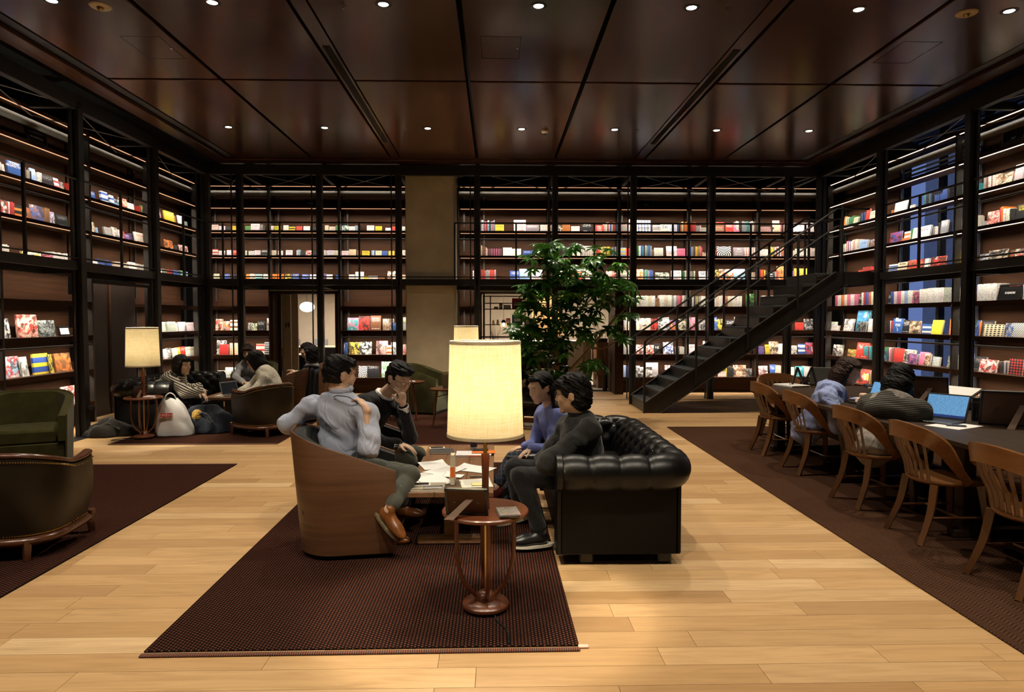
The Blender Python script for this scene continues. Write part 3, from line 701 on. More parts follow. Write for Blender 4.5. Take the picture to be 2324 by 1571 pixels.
# ---------------------------------------------------------------- books
PAL = dict(w=(.80,.78,.73), c=(.70,.62,.46), k=(.018,.018,.020), g=(.33,.32,.31), r=(.55,.045,.035), b=(.04,.10,.36), y=(.74,.58,.05), o=(.74,.21,.035),
           e=(.07,.26,.07), n=(.22,.10,.045), p=(.68,.16,.28), t=(.04,.30,.32), l=(.30,.46,.66), v=(.20,.12,.36))
CN = dict(w='white', c='cream', k='black', g='grey', r='red', b='blue', y='yellow', o='orange', e='green', n='brown', p='pink', t='teal', l='pale blue', v='violet')
def cover_mat(kind):
    m = NT('cover_'+kind); m.set(Roughness=.45)
    c1 = m.n('ObjectInfo').outputs['Color']
    at_ = m.n('Attribute', attribute_type='OBJECT', attribute_name='ink'); c2 = at_.outputs['Color']
    rv = m.n('ObjectInfo').outputs['Random']
    tc = m.n('TexCoord').outputs['Object']; sp = m.n('SeparateXYZ'); m.l(tc, sp.inputs[0]); u, v = sp.outputs[0], sp.outputs[2]
    off = m.n('CombineXYZ'); m.l(m.math('MULTIPLY', rv, 50.0), off.inputs[0]); m.l(m.math('MULTIPLY', rv, 31.0), off.inputs[2])
    va = m.n('VectorMath', operation='ADD'); m.l(tc, va.inputs[0]); m.l(off.outputs[0], va.inputs[1]); vec = va.outputs[0]
    def between(x, a, b): return m.math('MULTIPLY', m.math('GREATER_THAN', x, a), m.math('LESS_THAN', x, b))
    inx = between(u, -.38, .38)
    if kind == 'title':
        row = m.math('LESS_THAN', m.math('FRACT', m.math('MULTIPLY', v, 11.0)), .55)
        cc = m.n('CombineXYZ'); m.l(m.math('MULTIPLY', u, 16.0), cc.inputs[0]); m.l(m.math('ADD', m.math('FLOOR', m.math('MULTIPLY', v, 11.0)), m.math('MULTIPLY', rv, 90.0)), cc.inputs[1])
        ink = m.math('GREATER_THAN', m.noise(cc.outputs[0], 1.0, 0), .47)
        reg = m.math('MAXIMUM', between(v, .58, .86), between(v, .08, .16))
        m.base(m.mix(m.math('MULTIPLY', m.math('MULTIPLY', ink, row), m.math('MULTIPLY', reg, inx)), c1, c2))
    elif kind == 'photo':
        n1 = m.noise(vec, 3.2, 5, .6, 1.2); n2 = m.noise(vec, 2.1, 2)
        mk = m.n('ValToRGB'); mk.color_ramp.elements[0].position = .42; mk.color_ramp.elements[1].position = .56; m.l(n1, mk.inputs[0])
        a = m.mix(mk.outputs[0], c1, c2); a = m.mix(m.math('MULTIPLY', m.math('GREATER_THAN', n2, .57), .8), a, (.03,.025,.02))
        a = m.mix(m.math('MULTIPLY', m.math('LESS_THAN', n2, .38), .6), a, (.75,.70,.62))
        m.base(a)
    elif kind == 'bands':
        f = m.math('FRACT', m.math('ADD', m.math('MULTIPLY', v, 2.2), rv)); m.base(m.mix(m.math('LESS_THAN', f, .42), c1, c2))
    elif kind == 'dots':
        fu = m.math('SUBTRACT', m.math('FRACT', m.math('MULTIPLY', u, 5.0)), .5); fv = m.math('SUBTRACT', m.math('FRACT', m.math('MULTIPLY', v, 6.0)), .5)
        d = m.math('ADD', m.math('MULTIPLY', fu, fu), m.math('MULTIPLY', fv, fv)); m.base(m.mix(m.math('LESS_THAN', d, .10), c1, c2))
    elif kind == 'rings':
        fu = u; fv = m.math('SUBTRACT', v, .2); d = m.math('SQRT', m.math('ADD', m.math('MULTIPLY', fu, fu), m.math('MULTIPLY', fv, fv)))
        m.base(m.mix(m.math('GREATER_THAN', m.math('FRACT', m.math('MULTIPLY', d, 7.0)), .5), c1, c2))
    elif kind == 'check':
        s = m.math('ADD', m.math('FLOOR', m.math('MULTIPLY', u, 12.0)), m.math('FLOOR', m.math('MULTIPLY', v, 14.0))); m.base(m.mix(m.math('MODULO', m.math('ABSOLUTE', s), 2.0), c1, c2))
    else: m.base(c1)
    return m.mat
CV = {k: cover_mat(k) for k in ('title', 'photo', 'bands', 'dots', 'rings', 'check', 'plain')}
KEY = dict(t='title', p='photo', b='bands', d='dots', o='rings', x='check', n='plain')
KW = dict(title='lettering', photo='picture', bands='bands', dots='dots', rings='rings', check='checks', plain='cover')
def book_mesh(cv):
    mb = MB().box(-.5,.5,0,.09,0,1,0).box(-.5,.5,.91,1,0,1,0).box(-.5,-.46,.09,.91,0,1,0).box(-.46,.475,.09,.91,.012,.985,1)
    me = mb.mesh('book'); me.materials.append(cv); me.materials.append(MAT['pages']); return me
BM = {k: book_mesh(v) for k, v in CV.items()}
def spine_mesh():     # a book seen by its spine: spine board towards -y
    mb = MB().box(-.5,-.40,0,1,0,1,0).box(.40,.5,0,1,0,1,0).box(-.40,.40,0,.05,0,1,0).box(-.40,.40,.05,.97,.01,.98,1)
    me = mb.mesh('book'); me.materials.append(CV['title']); me.materials.append(MAT['pages']); return me
SPM = spine_mesh()
# every token: f<x0>-<x1>/<height><colour><ink><pattern> a book facing out; s<x0>-<x1>/<height><colours> a run of spines. numbers in pixels of an enlarged crop
ROWS = [
 # wall, shelf, crop origin, scale, tokens
 ('B', 2, 480, 5.164, 'f18-92/72cn f97-172/56we f180-248/56kgp f255-330/58yk f405-475/56ek f475-575/82wr s575-615/75ggk f706-743/60wg f750-824/58yk f853-912/68wg f915-990/58ykb f1003-1073/58rk f1088-1162/58wg f1178-1240/56kw f1338-1380/68cn f1388-1460/56cr f1463-1487/70ec f1535-1612/70wtp f1617-1690/58wg s1690-1745/75lgkn f1828-1912/68wr f1927-2003/60ycn f2045-2118/42wk f2118-2178/58rk f2222-2290/58wy'),
 ('B', 3, 480, 5.164, 'f22-82/75wrb f92-165/58wkp f187-258/65wvd f265-335/62rw f405-422/60wg f443-508/56wg f512-583/62wg f588-668/72kw f712-765/64crb f785-842/60wk f878-955/66wv s1003-1050/72lw f1050-1110/62krp f1113-1182/62wrp f1186-1250/60kbp s1316-1350/72ww f1363-1435/64wb f1435-1490/64crb f1532-1612/60wr f1617-1698/76cy f1712-1752/66nr f1770-1855/60yk s1878-1925/70lwb f1928-1998/62cn f2002-2070/60beo f2078-2148/60yc f2160-2183/55gw f2240-2288/70wk'),
 ('B', 4, 480, 5.164, 'f30-95/62cn f140-218/60bw f232-302/60kwp f318-342/58wr f410-450/60ow s450-515/66wgw f523-598/60twb f610-675/60we f718-770/60owb f783-848/60ocb f865-938/60ykp f950-1025/62by f1062-1138/58bw f1155-1228/56wr s1316-1340/70vb f1352-1420/56wg f1458-1492/52bw f1612-1680/56wg f1688-1785/88we f1787-1840/36yw f1843-1950/38wg f1955-2030/34ny f2065-2175/96wnp f2230-2290/54cw'),
 ('B', 6, 480, 5.164, 'f42-125/132rcp f120-215/108gop f213-320/120wnb f338-358/90ow f422-470/92kgp f470-530/82cep f530-620/110kg f643-685/140kwp f1588-1720/148ptp f1722-1865/166krp f1863-1983/172nw f2003-2133/135gnp f2115-2190/92bg f2243-2293/152gy'),
 ('B', 7, 480, 5.164, 'f50-162/168wkp f93-195/122rkn f200-308/135cod f310-360/130wg f512-615/125crb f612-690/150kwd f1545-1588/140kbp f1605-1730/145ykp f1733-1870/150wkp f1925-2060/160pcp f2050-2110/110wob f2100-2195/145wgp f2240-2295/118crp'),
 ('B', 8, 480, 5.164, 'f55-140/85cr f145-280/122gw f228-300/100gkp f1715-1840/135wko f1820-1960/135kgn f1985-2110/185wep'),
 ('B', 2, 1040, 5.668, 's293-470/150lgkwprn f475-588/92yk f715-868/155wr f868-1040/92gw f1055-1165/92wo s1190-1240/90wc f1273-1337/85wkp f1338-1438/92okd f1450-1558/75wr f1585-1718/115kw f1757-1868/92rwn s1870-2050/130cwnroktb f2092-2168/108gr f2170-2232/165wn'),
 ('B', 3, 1040, 5.668, 's293-350/140cn s355-385/112wp f403-555/98kpd f577-690/112wg f690-808/98wg f830-972/75bw f992-1095/80cp s1100-1205/100lw f1328-1468/130kg f1468-1568/118wo f1580-1735/135gcd f1752-1832/120nrp s1832-2030/135grneyylky f2088-2155/115lyb f2155-2228/108rkn'),
 ('B', 4, 1040, 5.668, 's186-232/128wy s293-485/128grgnggvr s485-505/80kw f665-790/112bw f787-918/138lwn f945-1082/128wp f1300-1432/115wyp f1445-1590/115orp f1600-1715/100wnp f1900-2030/110rwp f2085-2228/122gcb'),
 ('B', 2, 1430, 5.405, 'f62-248/150wbd f270-370/88wkn f368-480/110wk f480-568/108wvd s570-697/130krrobnc s742-800/125ro s800-860/90wgw f862-935/60gw f1015-1145/128nrb f1160-1255/108rw f1255-1330/100pw s1290-1530/140wlgkgwtln f1588-1715/72loo s1700-1755/72kn f1738-1822/150cn s1822-1900/120wrkcw f1960-2115/120wk f2110-2240/120wr'),
 ('B', 3, 1430, 5.405, 's58-262/140vkgwtbekkw f262-300/90nw f285-395/105wy f442-568/130wbn f565-670/102pn s735-880/130blnkyoeprw s880-955/55c s1013-1052/90r f1060-1230/128wko f1262-1395/115gwn f1392-1530/115wrd f1585-1685/95wg s1695-1890/130kgwgywror f1955-2075/80cw f2010-2180/100wk s2180-2275/115wwwr'),
 ('B', 4, 1430, 5.405, 'f58-160/128wop s160-280/125wwgetb f308-478/88wkp f503-625/112wr s650-690/115ew s738-795/120gew f842-950/105wrn f1008-1130/125ykp f1085-1255/130wop f1250-1408/135lw s1500-1530/100c s1575-1675/130nroryk f1680-1770/90kwn s1770-1810/110gwro f1805-1890/170nop s1955-2015/118krgvok f2015-2178/142ykn'),
 ('B', 5, 1400, 5.052, 's200-440/128wcwwcw f440-490/100nk s490-630/135wcw s630-745/130gwgpr s748-800/130wg s835-930/120kwkgy s965-1040/125w s1090-1205/125wcw s1205-1250/130wr s1275-1435/125cww f1485-1575/150kep s1620-1730/130rkcwgk s1740-1790/130kw f1785-1870/120bk s1830-1915/120w'),
 ('B', 6, 1400, 5.052, 'f38-105/120wko f100-200/150cw f200-258/150cw f258-390/140gcp f392-515/130krp f475-600/150wkp f610-675/120bop f695-795/130ckp f830-920/150gpp f945-1030/125kgp f1085-1155/150by f1155-1245/130kyp f1250-1355/122kw s1355-1400/120wc f1348-1498/155gnp f2050-2148/90rk f2155-2255/130gkp'),
 ('B', 7, 1400, 5.052, 's38-60/125kw f60-165/138gwn f200-330/110rwp f330-432/105wrp f430-500/125kwn f540-655/140bwp s690-780/90wwk f835-915/112wn s915-1000/95k f1000-1060/150wg f1610-1730/90vk f1700-1755/110yk f1755-1860/145cnp f1860-1968/120wn f1968-2075/98wgp f2090-2205/118bwb f2170-2250/135brp'),
 ('B', 8, 1400, 5.052, 's38-135/140knglbb f192-270/130kgp f245-405/115kwp f340-480/165gw f560-650/135wrp f1170-1260/60ck s1260-1350/120kyk f1350-1495/135cnp f1500-1560/95kgp f1640-1745/125rwp f1770-1830/140bw s1830-1895/140c f1960-2050/110cn f2060-2150/120tw s2160-2250/120w'),
 ('L', 2, 0, 5.817, 'f-20-45/200wb f48-95/150gw f95-125/130wg f170-345/200bnn s345-405/195n s415-475/150kg f475-545/190lw s545-610/170w f608-770/165kg f770-835/150wrb f835-895/120gnp'),
 ('L', 3, 0, 5.817, 'f0-140/190wrp s140-240/190rwc f240-400/165kob f400-455/165no f455-630/215bnp s630-700/215nn f705-765/170vwp f755-905/150kg'),
 ('L', 4, 0, 5.817, 's-20-155/125w f325-570/80wyp f580-725/70npp s725-920/110w'),
 ('L', 2, 180, 6.043, 's5-45/180rw f160-200/150wyp f200-262/120bw f355-440/165wbb f475-525/145wbb f525-600/110lkp f600-705/150rcp f705-790/110wg s865-885/120r f885-960/125ey f1090-1155/150bop f1205-1335/150yg f1335-1360/120ny f1392-1455/140wg f1455-1510/80gwp'),
 ('L', 3, 180, 6.043, 'f172-255/160cnp f255-290/95lw f385-470/130gn f490-560/150cgp f560-630/130gwp s630-650/120r f650-715/90vw f715-885/110kvp f760-910/140wr f1200-1315/130kop f1320-1370/80ktp f1400-1515/100wrp'),
 ('L', 4, 180, 6.043, 'f20-75/120wg f185-270/80wg f270-465/95bkp s500-700/95c f700-795/110wk s800-975/100cw s1105-1220/80egw s1225-1305/80krw f1305-1380/80bw s1408-1505/85oyelbtrw'),
 ('L', 6, 0, 3.142, 'f15-75/140kwp f130-270/160crp f275-395/115gkp f1150-1195/70wg f1182-1240/70wg f1235-1270/60cw f1275-1330/65wg f1320-1370/60wr'),
 ('L', 7, 0, 3.142, 'f25-145/150lrp f125-175/140wgp f235-340/145byb f330-355/135ykp f395-505/130onp f1165-1190/70wg f1190-1225/75kwp f1215-1250/70wg f1250-1290/70yw f1285-1320/72rw f1320-1360/66wg f1355-1390/62ck'),
 ('L', 8, 0, 3.142, 'f40-110/90kyp f100-210/75kwp f295-430/115kgn f420-530/130wrp f1160-1240/50rw f1300-1390/50yw'),
 ('R', 2, 1870, 8.729, 'f345-385/220ow s385-540/190wetec f540-625/150cn s680-770/220ekb f775-855/250rn f855-965/190ck f965-1010/160wk f1285-1340/100on f1340-1580/230wg f1650-1740/100wg'),
 ('R', 3, 1870, 8.729, 's305-410/200we s410-620/240cvwwr f665-825/190lk f860-995/170gnp f1265-1500/230rbp f1500-1545/80ow f1545-1660/200wob s1660-1700/230ew f1700-2045/250wk'),
 ('R', 4, 1870, 8.729, 'f650-740/110rw f735-905/160rko s905-980/160wr f1250-1415/150wbb f1435-1620/170ckn f1620-1960/190nrp s1965-2030/180w'),
 ('R', 2, 2090, 6.043, 's0-105/200bket s140-250/130kbbb s250-345/190kb f455-565/165lnp s595-680/150t s805-960/210ngwwrrw f960-1190/180cnp f1210-1280/170npp f1265-1380/240wg s1380-1440/240b'),
 ('R', 3, 2090, 6.043, 's125-200/140gw s200-235/200k f235-330/200gw f440-510/180wk s510-560/190w s585-660/200w f800-860/80gw f865-1035/200crp s1035-1080/240or s1080-1170/220ecw s1170-1250/200k f1250-1440/230kyn'),
 ('R', 4, 2090, 6.043, 'f30-80/130wg f110-315/140rkp f440-545/180yk f575-640/150yk f780-960/100lgp f945-1200/130kcp f1200-1330/110erp f1310-1440/110rwp'),
 ('R', 5, 1860, 5.009, 's170-430/130pwpwowp f435-470/120kw s470-600/150wovbrw f765-800/120kw s800-1045/150wlwpwb f1045-1130/140kpp s1125-1225/165w s1225-1400/175w s1490-1590/170wr s1780-2000/200w f2135-2300/180rnp s2300-2330/180w'),
 ('R', 6, 1860, 5.009, 'f62-195/100wl f140-240/60wg f270-375/140wgp f410-560/245btp f455-550/120gkp f550-592/150we s750-830/150wrk f830-940/165bwn f935-1015/155kw f1020-1145/145cnp f1170-1270/115bwb f1272-1390/165ykn f1475-1570/180own s1598-1650/200pe f1765-1815/180kbp s1815-1835/180o f1835-1970/180kg f1895-2120/140ckd f1930-2095/90rwn f2110-2200/160bgp f2200-2324/165kwx'),
 ('R', 7, 1860, 5.009, 'f150-190/110nk f180-290/130wkp f320-415/90eop f415-545/180rw s490-585/160trk f740-790/160bep s785-850/160wpn f850-960/160rkn f960-1095/160ckp s1010-1050/110kw f1040-1140/120pvp f1135-1235/150pk f1225-1290/140cnp f1290-1370/110wkd f1460-1555/140gkp f1555-1610/150wg f1755-1885/170kg f1860-2050/150wrp s2050-2160/150kgk f2165-2324/190krd'),
 ('R', 8, 1860, 5.009, 's45-160/100w f435-575/170nrp s510-570/130wy s1300-1360/120c s1450-1590/120wc s1740-2090/150wkboynvrgeor s2090-2230/150k s2230-2324/150wt'),
]
ROWN = {2: 'gallery top row', 3: 'gallery middle row', 4: 'gallery floor row', 5: 'magazine row', 6: 'shoulder-high row', 7: 'waist-high row', 8: 'lowest row'}
def bayname(wall, a):
    if wall == 'B':
        for x, n in ((-4.79,'corner bay'), (-3.31,'meeting door bay'), (-1.5,'pillar bay'), (.4,'shop bay'), (1.13,'tree-top bay'), (2.64,'tree bay'), (4.14,'stair foot bay'), (5.65,'mid-stair bay')):
            if a < x: return n
        return 'stair head bay'
    if wall == 'L': return 'green chair bay' if a < 10.68 else 'dark door bay' if a < 12.45 else 'sofa corner bay'
    return 'copy-stand bay' if a < 8.35 else 'fashion bay' if a < 10.32 else 'window bay' if a < 12.35 else 'stair landing bay'
import re
BOOKS = []     # wall, level, centre along wall, width, height, thick, colour, ink, pattern, facing?, size in px, forward shift, lean
PLANE = dict(B=SB+.13, L=SL-.13, R=SR+.13)
brnd = random.Random(11)
for wall, lv, ox, scale, toks in ROWS:
    last = -1e9; shift = 0; row = []
    for tk in toks.split():
        f = tk[0] == 'f'; g_ = re.match(r'[fs](-?\d+)-(\d+)/(\d+)([a-z]+)$', tk); x0, x1, h = (float(g_.group(i)) for i in (1, 2, 3)); code = g_.group(4)
        pa, pb = ox+x0/scale, ox+x1/scale
        if wall == 'B': A, B = at(pa, 700, PLANE['B']), at(pb, 700, PLANE['B']); a0, a1 = A.x, B.x; dep = PLANE['B']
        else: A, B = atx(pa, 700, PLANE[wall]), atx(pb, 700, PLANE[wall]); a0, a1 = sorted((A.y, B.y)); dep = (A.y+B.y)/2
        H = min(max(h/scale*dep/F, .06), .43 if lv not in (4,) else .40)
        if f:
            shift = .045 if x0 < last-6 and shift == 0 else 0.0
            last = x1
            BOOKS.append(dict(w=wall, l=lv, c=(a0+a1)/2, wd=a1-a0, h=H, th=brnd.uniform(.015,.035), col=code[0], ink=code[1], pat=KEY[code[2]] if len(code) > 2 else 'title', f=1, px=(x1-x0)*h/scale**2, sh=shift, tok=(wall, lv, ox, int(x0))))
        else:
            L = a1-a0; n = max(1, round(L/(.030 if lv != 5 else .017))); x = a0
            ws = [brnd.uniform(.7, 1.3) for _ in range(n)]; k_ = L/sum(ws)
            for i in range(n):
                w_ = ws[i]*k_; cl = code[i*len(code)//n] if len(code) >= n or lv == 5 else code[brnd.randrange(len(code))]
                hh = H*(brnd.uniform(.86, 1.0) if lv != 5 else brnd.uniform(.965, 1.0))
                BOOKS.append(dict(w=wall, l=lv, c=x+w_/2, wd=w_*.96, h=hh, th=.19, col=cl, ink='w' if cl in 'kbrnev' else 'k', pat='title', f=0, px=(w_/L)*(x1-x0)*h/scale**2, sh=0, tok=None)); x += w_
BOOKS.sort(key=lambda b: -b['px'])
BK = {}
RZ = dict(B=0, L=math.pi/2, R=-math.pi/2)
def neighbour(b):
    best = None
    for q in BOOKS:
        if q is not b and q['w'] == b['w'] and q['l'] == b['l'] and (best is None or abs(q['c']-b['c']) < abs(best['c']-b['c'])): best = q
    return best
stuff_v, stuff_f, stuff_c, stuff_m = [], [], [], []
for i, b in enumerate(BOOKS):
    z = LEV[b['l']]+.001; d = .0 if b['f'] else .01
    lean = R(brnd.uniform(5, 11)) if b['f'] else 0
    wall = b['w']; sgn = b['sh']
    if wall == 'B': loc = Vector((b['c'], SB+.13-sgn+d, z))
    elif wall == 'L': loc = Vector((SL-.13+sgn-d, b['c'], z))
    else: loc = Vector((SR+.13-sgn+d, b['c'], z))
    if b['f'] and b['sh'] == 0 and lean: loc.z += 0
    M = Matrix.Rotation(RZ[wall], 4, 'Z')@Matrix.Rotation(-lean, 4, 'X'); M.translation = loc
    col = tuple(min(.85, c*brnd.uniform(.88, 1.1)) for c in PAL[b['col']])
    if i < 300:
        o = bpy.data.objects.new('book', BM[b['pat']] if b['f'] else SPM); COL.objects.link(o)
        o.matrix_world = M@Matrix.Diagonal((b['wd'], b['th'], b['h'], 1))
        o.color = (*col, 1); o['ink'] = PAL[b['ink']]
        nb = neighbour(b); size = 'large ' if b['px'] > 900 else 'small ' if b['px'] < 260 else ''
        o['label'] = '%s%s %s with %s %s, %s, %s, by %s one' % (size, CN[b['col']], 'book' if b['f'] else 'spine', CN[b['ink']], KW[b['pat']], ROWN[b['l']], bayname(wall, b['c']), CN[nb['col']])
        o['category'] = 'book'; o['group'] = 'books on the shelves'
        if b['tok']: BK[b['tok']] = (o, b)
    else:
        n = len(stuff_v); S = M@Matrix.Diagonal((b['wd'], b['th'], b['h'], 1))
        pts = [S@Vector(p) for p in ((-.5,0,0),(.5,0,0),(.5,1,0),(-.5,1,0),(-.5,0,1),(.5,0,1),(.5,1,1),(-.5,1,1))]
        stuff_v += [tuple(p) for p in pts]
        for f_, top in (((0,1,5,4),0), ((1,2,6,5),0), ((2,3,7,6),0), ((3,0,4,7),0), ((4,5,6,7),1), ((0,3,2,1),1)):
            stuff_f.append(tuple(k+n for k in f_)); stuff_c.append((*(PAL['c'] if top else col), 1)); 
me = bpy.data.meshes.new('shelved_books'); me.from_pydata(stuff_v, [], stuff_f)
ca = me.color_attributes.new('tint', 'FLOAT_COLOR', 'CORNER')
ca.data.foreach_set('color', [c for cc, p in zip(stuff_c, me.polygons) for _ in range(p.loop_total) for c in cc])
m = NT('shelved_book_covers'); m.set(Roughness=.5); a_ = m.n('Attribute', attribute_name='tint'); nz = m.noise(m.coord('World'), 60, 3)
m.base(m.mix(m.math('MULTIPLY', m.math('GREATER_THAN', nz, .56), .45), a_.outputs['Color'], (.12,.10,.09)))
tag(obj('shelved_books', me, m.mat), 'many smaller books and magazine spines filling the shelves', 'books', kind='stuff')
# printed words that can be read on the larger covers
def title(key, s, size, colr, v=.5, sx=1.0, u=0.0):
    if key not in BK: return
    o, b = BK[key]; mt = MAT.get('ink_'+colr) or MAT.setdefault('ink_'+colr, plain('ink_'+colr, PAL[colr], .5, var=0))
    # child of a scaled object: undo the scale
    t = text('title', s, size, mt, o, (u, -.012/max(b['th'], .01)*.1, v))
    t.scale = (sx/b['wd'], 1/b['h'], 1/b['th'])   # text lies in x-z after the turn; local order x, z->y
    t.rotation_euler = (math.pi/2, 0, 0)
title(('B',2,1430,62), 'swissted', .075, 'k', .36); title(('B',2,1430,270), 'WOMEN\nDESIGN', .045, 'k', .55); title(('B',2,1430,368), '3Ai', .10, 'k', .55)
title(('B',2,1040,1757), 'ABC\nDEF\nGHI', .055, 'w', .45); title(('B',2,1430,1015), 'RETRO\nDESIGN', .055, 'c', .35); title(('B',2,1040,715), 'helpful\nprinting', .045, 'r', .42)
title(('B',3,1040,1468), '00', .10, 'w', .75); title(('B',3,1430,442), 'PACKAGING\nDESIGN', .045, 'b', .40); title(('B',3,1430,1262), 'the\nmusic\nlibrary', .065, 'w', .55)
title(('B',4,1430,842), '585', .09, 'k', .70); title(('B',4,1430,1680), 'om\nrica', .065, 'w', .6); title(('B',4,1430,2015), 'IT.\nAT\nIT?', .07, 'k', .5)
title(('B',4,1040,787), '型\n染紙', .07, 'w', .6); title(('B',8,480,1820), 'ZERO', .07, 'g', .88); title(('B',8,480,145), 'NO\nWOO', .08, 'w', .55)
title(('B',6,1400,1085), 'IVY\nLEAGUE', .04, 'y', .8); title(('B',7,1400,60), 'Best\no Show', .05, 'w', .85); title(('B',7,1400,430), 'NI', .08, 'w', .6)
title(('L',2,0,170), 'MODERN\nARCHITECTURE', .045, 'w', .80); title(('L',8,0,100), 'PRO', .07, 'w', .45); title(('L',8,0,295), 'NY\nJS\nDB', .06, 'g', .55)
title(('R',6,1860,830), "Blue\nmas\n's", .10, 'w', .58); title(('R',6,1860,1475), 'THE\nCHARTI\nVIP\nARCHIVES', .038, 'w', .55); title(('R',6,1860,1930), 'CULT\nSTREET', .07, 'w', .5)
title(('R',6,1860,1272), 'トーフ･シック', .036, 'k', .82); title(('R',4,1870,1435), 'Paul Klee', .05, 'k', .8); title(('R',3,2090,1250), 'COOPER\nFLAVOR', .045, 'y', .75)
title(('B',6,480,2243), 'THE', .05, 'k', .55); title(('B',7,1400,2090), 'THE\nMONSTER', .03, 'w', .7)
title(('R',4,1870,650), 'ART', .04, 'w', .3)
# framed topic signs standing on the shelves
def sign(label, wall, c, z, word, w_=.30, h_=.20, size=.035):
    rz = RZ[wall]; loc = {'B': (c, SB+.12, z), 'L': (SL-.10, c, z), 'R': (SR+.10, c, z)}[wall]
    t = thing('topic_sign', label, 'sign', loc, rz, 'framed topic signs'); Mx = Matrix.Rotation(-R(12), 4, 'X')
    fr = MB()
    for bx in ((-w_/2,w_/2,0,.02,0,.018), (-w_/2,w_/2,0,.02,h_-.018,h_), (-w_/2,-w_/2+.018,0,.02,0,h_), (w_/2-.018,w_/2,0,.02,0,h_)): fr.box(*bx, M=Mx)
    obj('frame', fr, MAT['black'], t); obj('card', MB().box(-w_/2+.015, w_/2-.015, .006, .016, .015, h_-.015, M=Mx), plain('sign_black', (.012,.012,.012), .22), t)
    if word: 
        o = text('lettering', word, size, MAT['paper'], t, Mx@Vector((0, .004, h_*.45))); o.rotation_euler = (math.pi/2-R(12), 0, 0)
    return t
sign('black framed sign reading architecture high on the side shelves', 'L', atx(88, 310, SL-.1).y, LEV[1], 'ARCHITECTURE', .42, .27, .04)
sign('small black framed sign on the empty top shelf above the meeting door', 'B', at(704, 460, SB+.1).x, LEV[1], 'BUSINESS', .30, .17, .028)
sign('small black framed sign on the empty top shelf by the stair foot', 'B', at(1468, 460, SB+.1).x, LEV[1], 'DESIGN', .31, .17, .028)
sign('black framed sign reading art high on the window side', 'R', atx(2295, 320, SR+.1).y, LEV[1], 'ART', .40, .26, .045)
sign('black framed sign reading fashion in front of white magazines', 'R', atx(2282, 655, SR+.06).y, LEV[5], 'FASHION', .44, .23, .045)
t = sign('small white card in black frame beside art books on the side shelf', 'L', atx(149, 745, SL-.1).y, LEV[6], '', .26, .15)
obj('white_card', MB().box(-.10,.10,.001,.004,.025,.12, M=Matrix.Rotation(-R(12),4,'X')), MAT['paper'], t)
# ---------------------------------------------------------------- rugs
def rug(label, x0, x1, y0, y1, mat, rz=0.0, tagged=False):
    t = thing('rug', label, 'rug', ((x0+x1)/2, (y0+y1)/2, 0), rz)
    w, h = (x1-x0)/2, (y1-y0)/2
    obj('field', MB().cbox(-w, w, -h+.025, h-.025, .001, .009, .003), mat, t)
    for s in (-1, 1): obj('binding', MB().cbox(-w, w, s*h-.027, s*h+.002, .001, .011, .004), MAT['rug_edge'] if mat is MAT['rug'] else mat, t)
    if tagged: obj('leather_tag', MB().cbox(w-.005, w+.045, -h+.002, -h+.032, .002, .009, .002), MAT['pinktag'], t)
    return t
rug('dark rust-dotted woven rug under the coffee table and lamp table', -1.70, .39, 3.225, 7.49, MAT['rug'], R(.4), True)
rug('dark woven rug under the leather armchair with nail trim', -4.95, -2.83, 2.9, 7.49, MAT['rug'])
rug('dark woven rug under the far sofa group', -4.90, -2.77, 8.70, 12.9, MAT['rug'])
rug('dark woven rug under the far green chair and round tables', -1.70, .39, 8.57, 12.6, MAT['rug'])
rug('brown herringbone rug under the long reading table', 2.51, 6.1, 2.6, 9.9, MAT['rug2'])

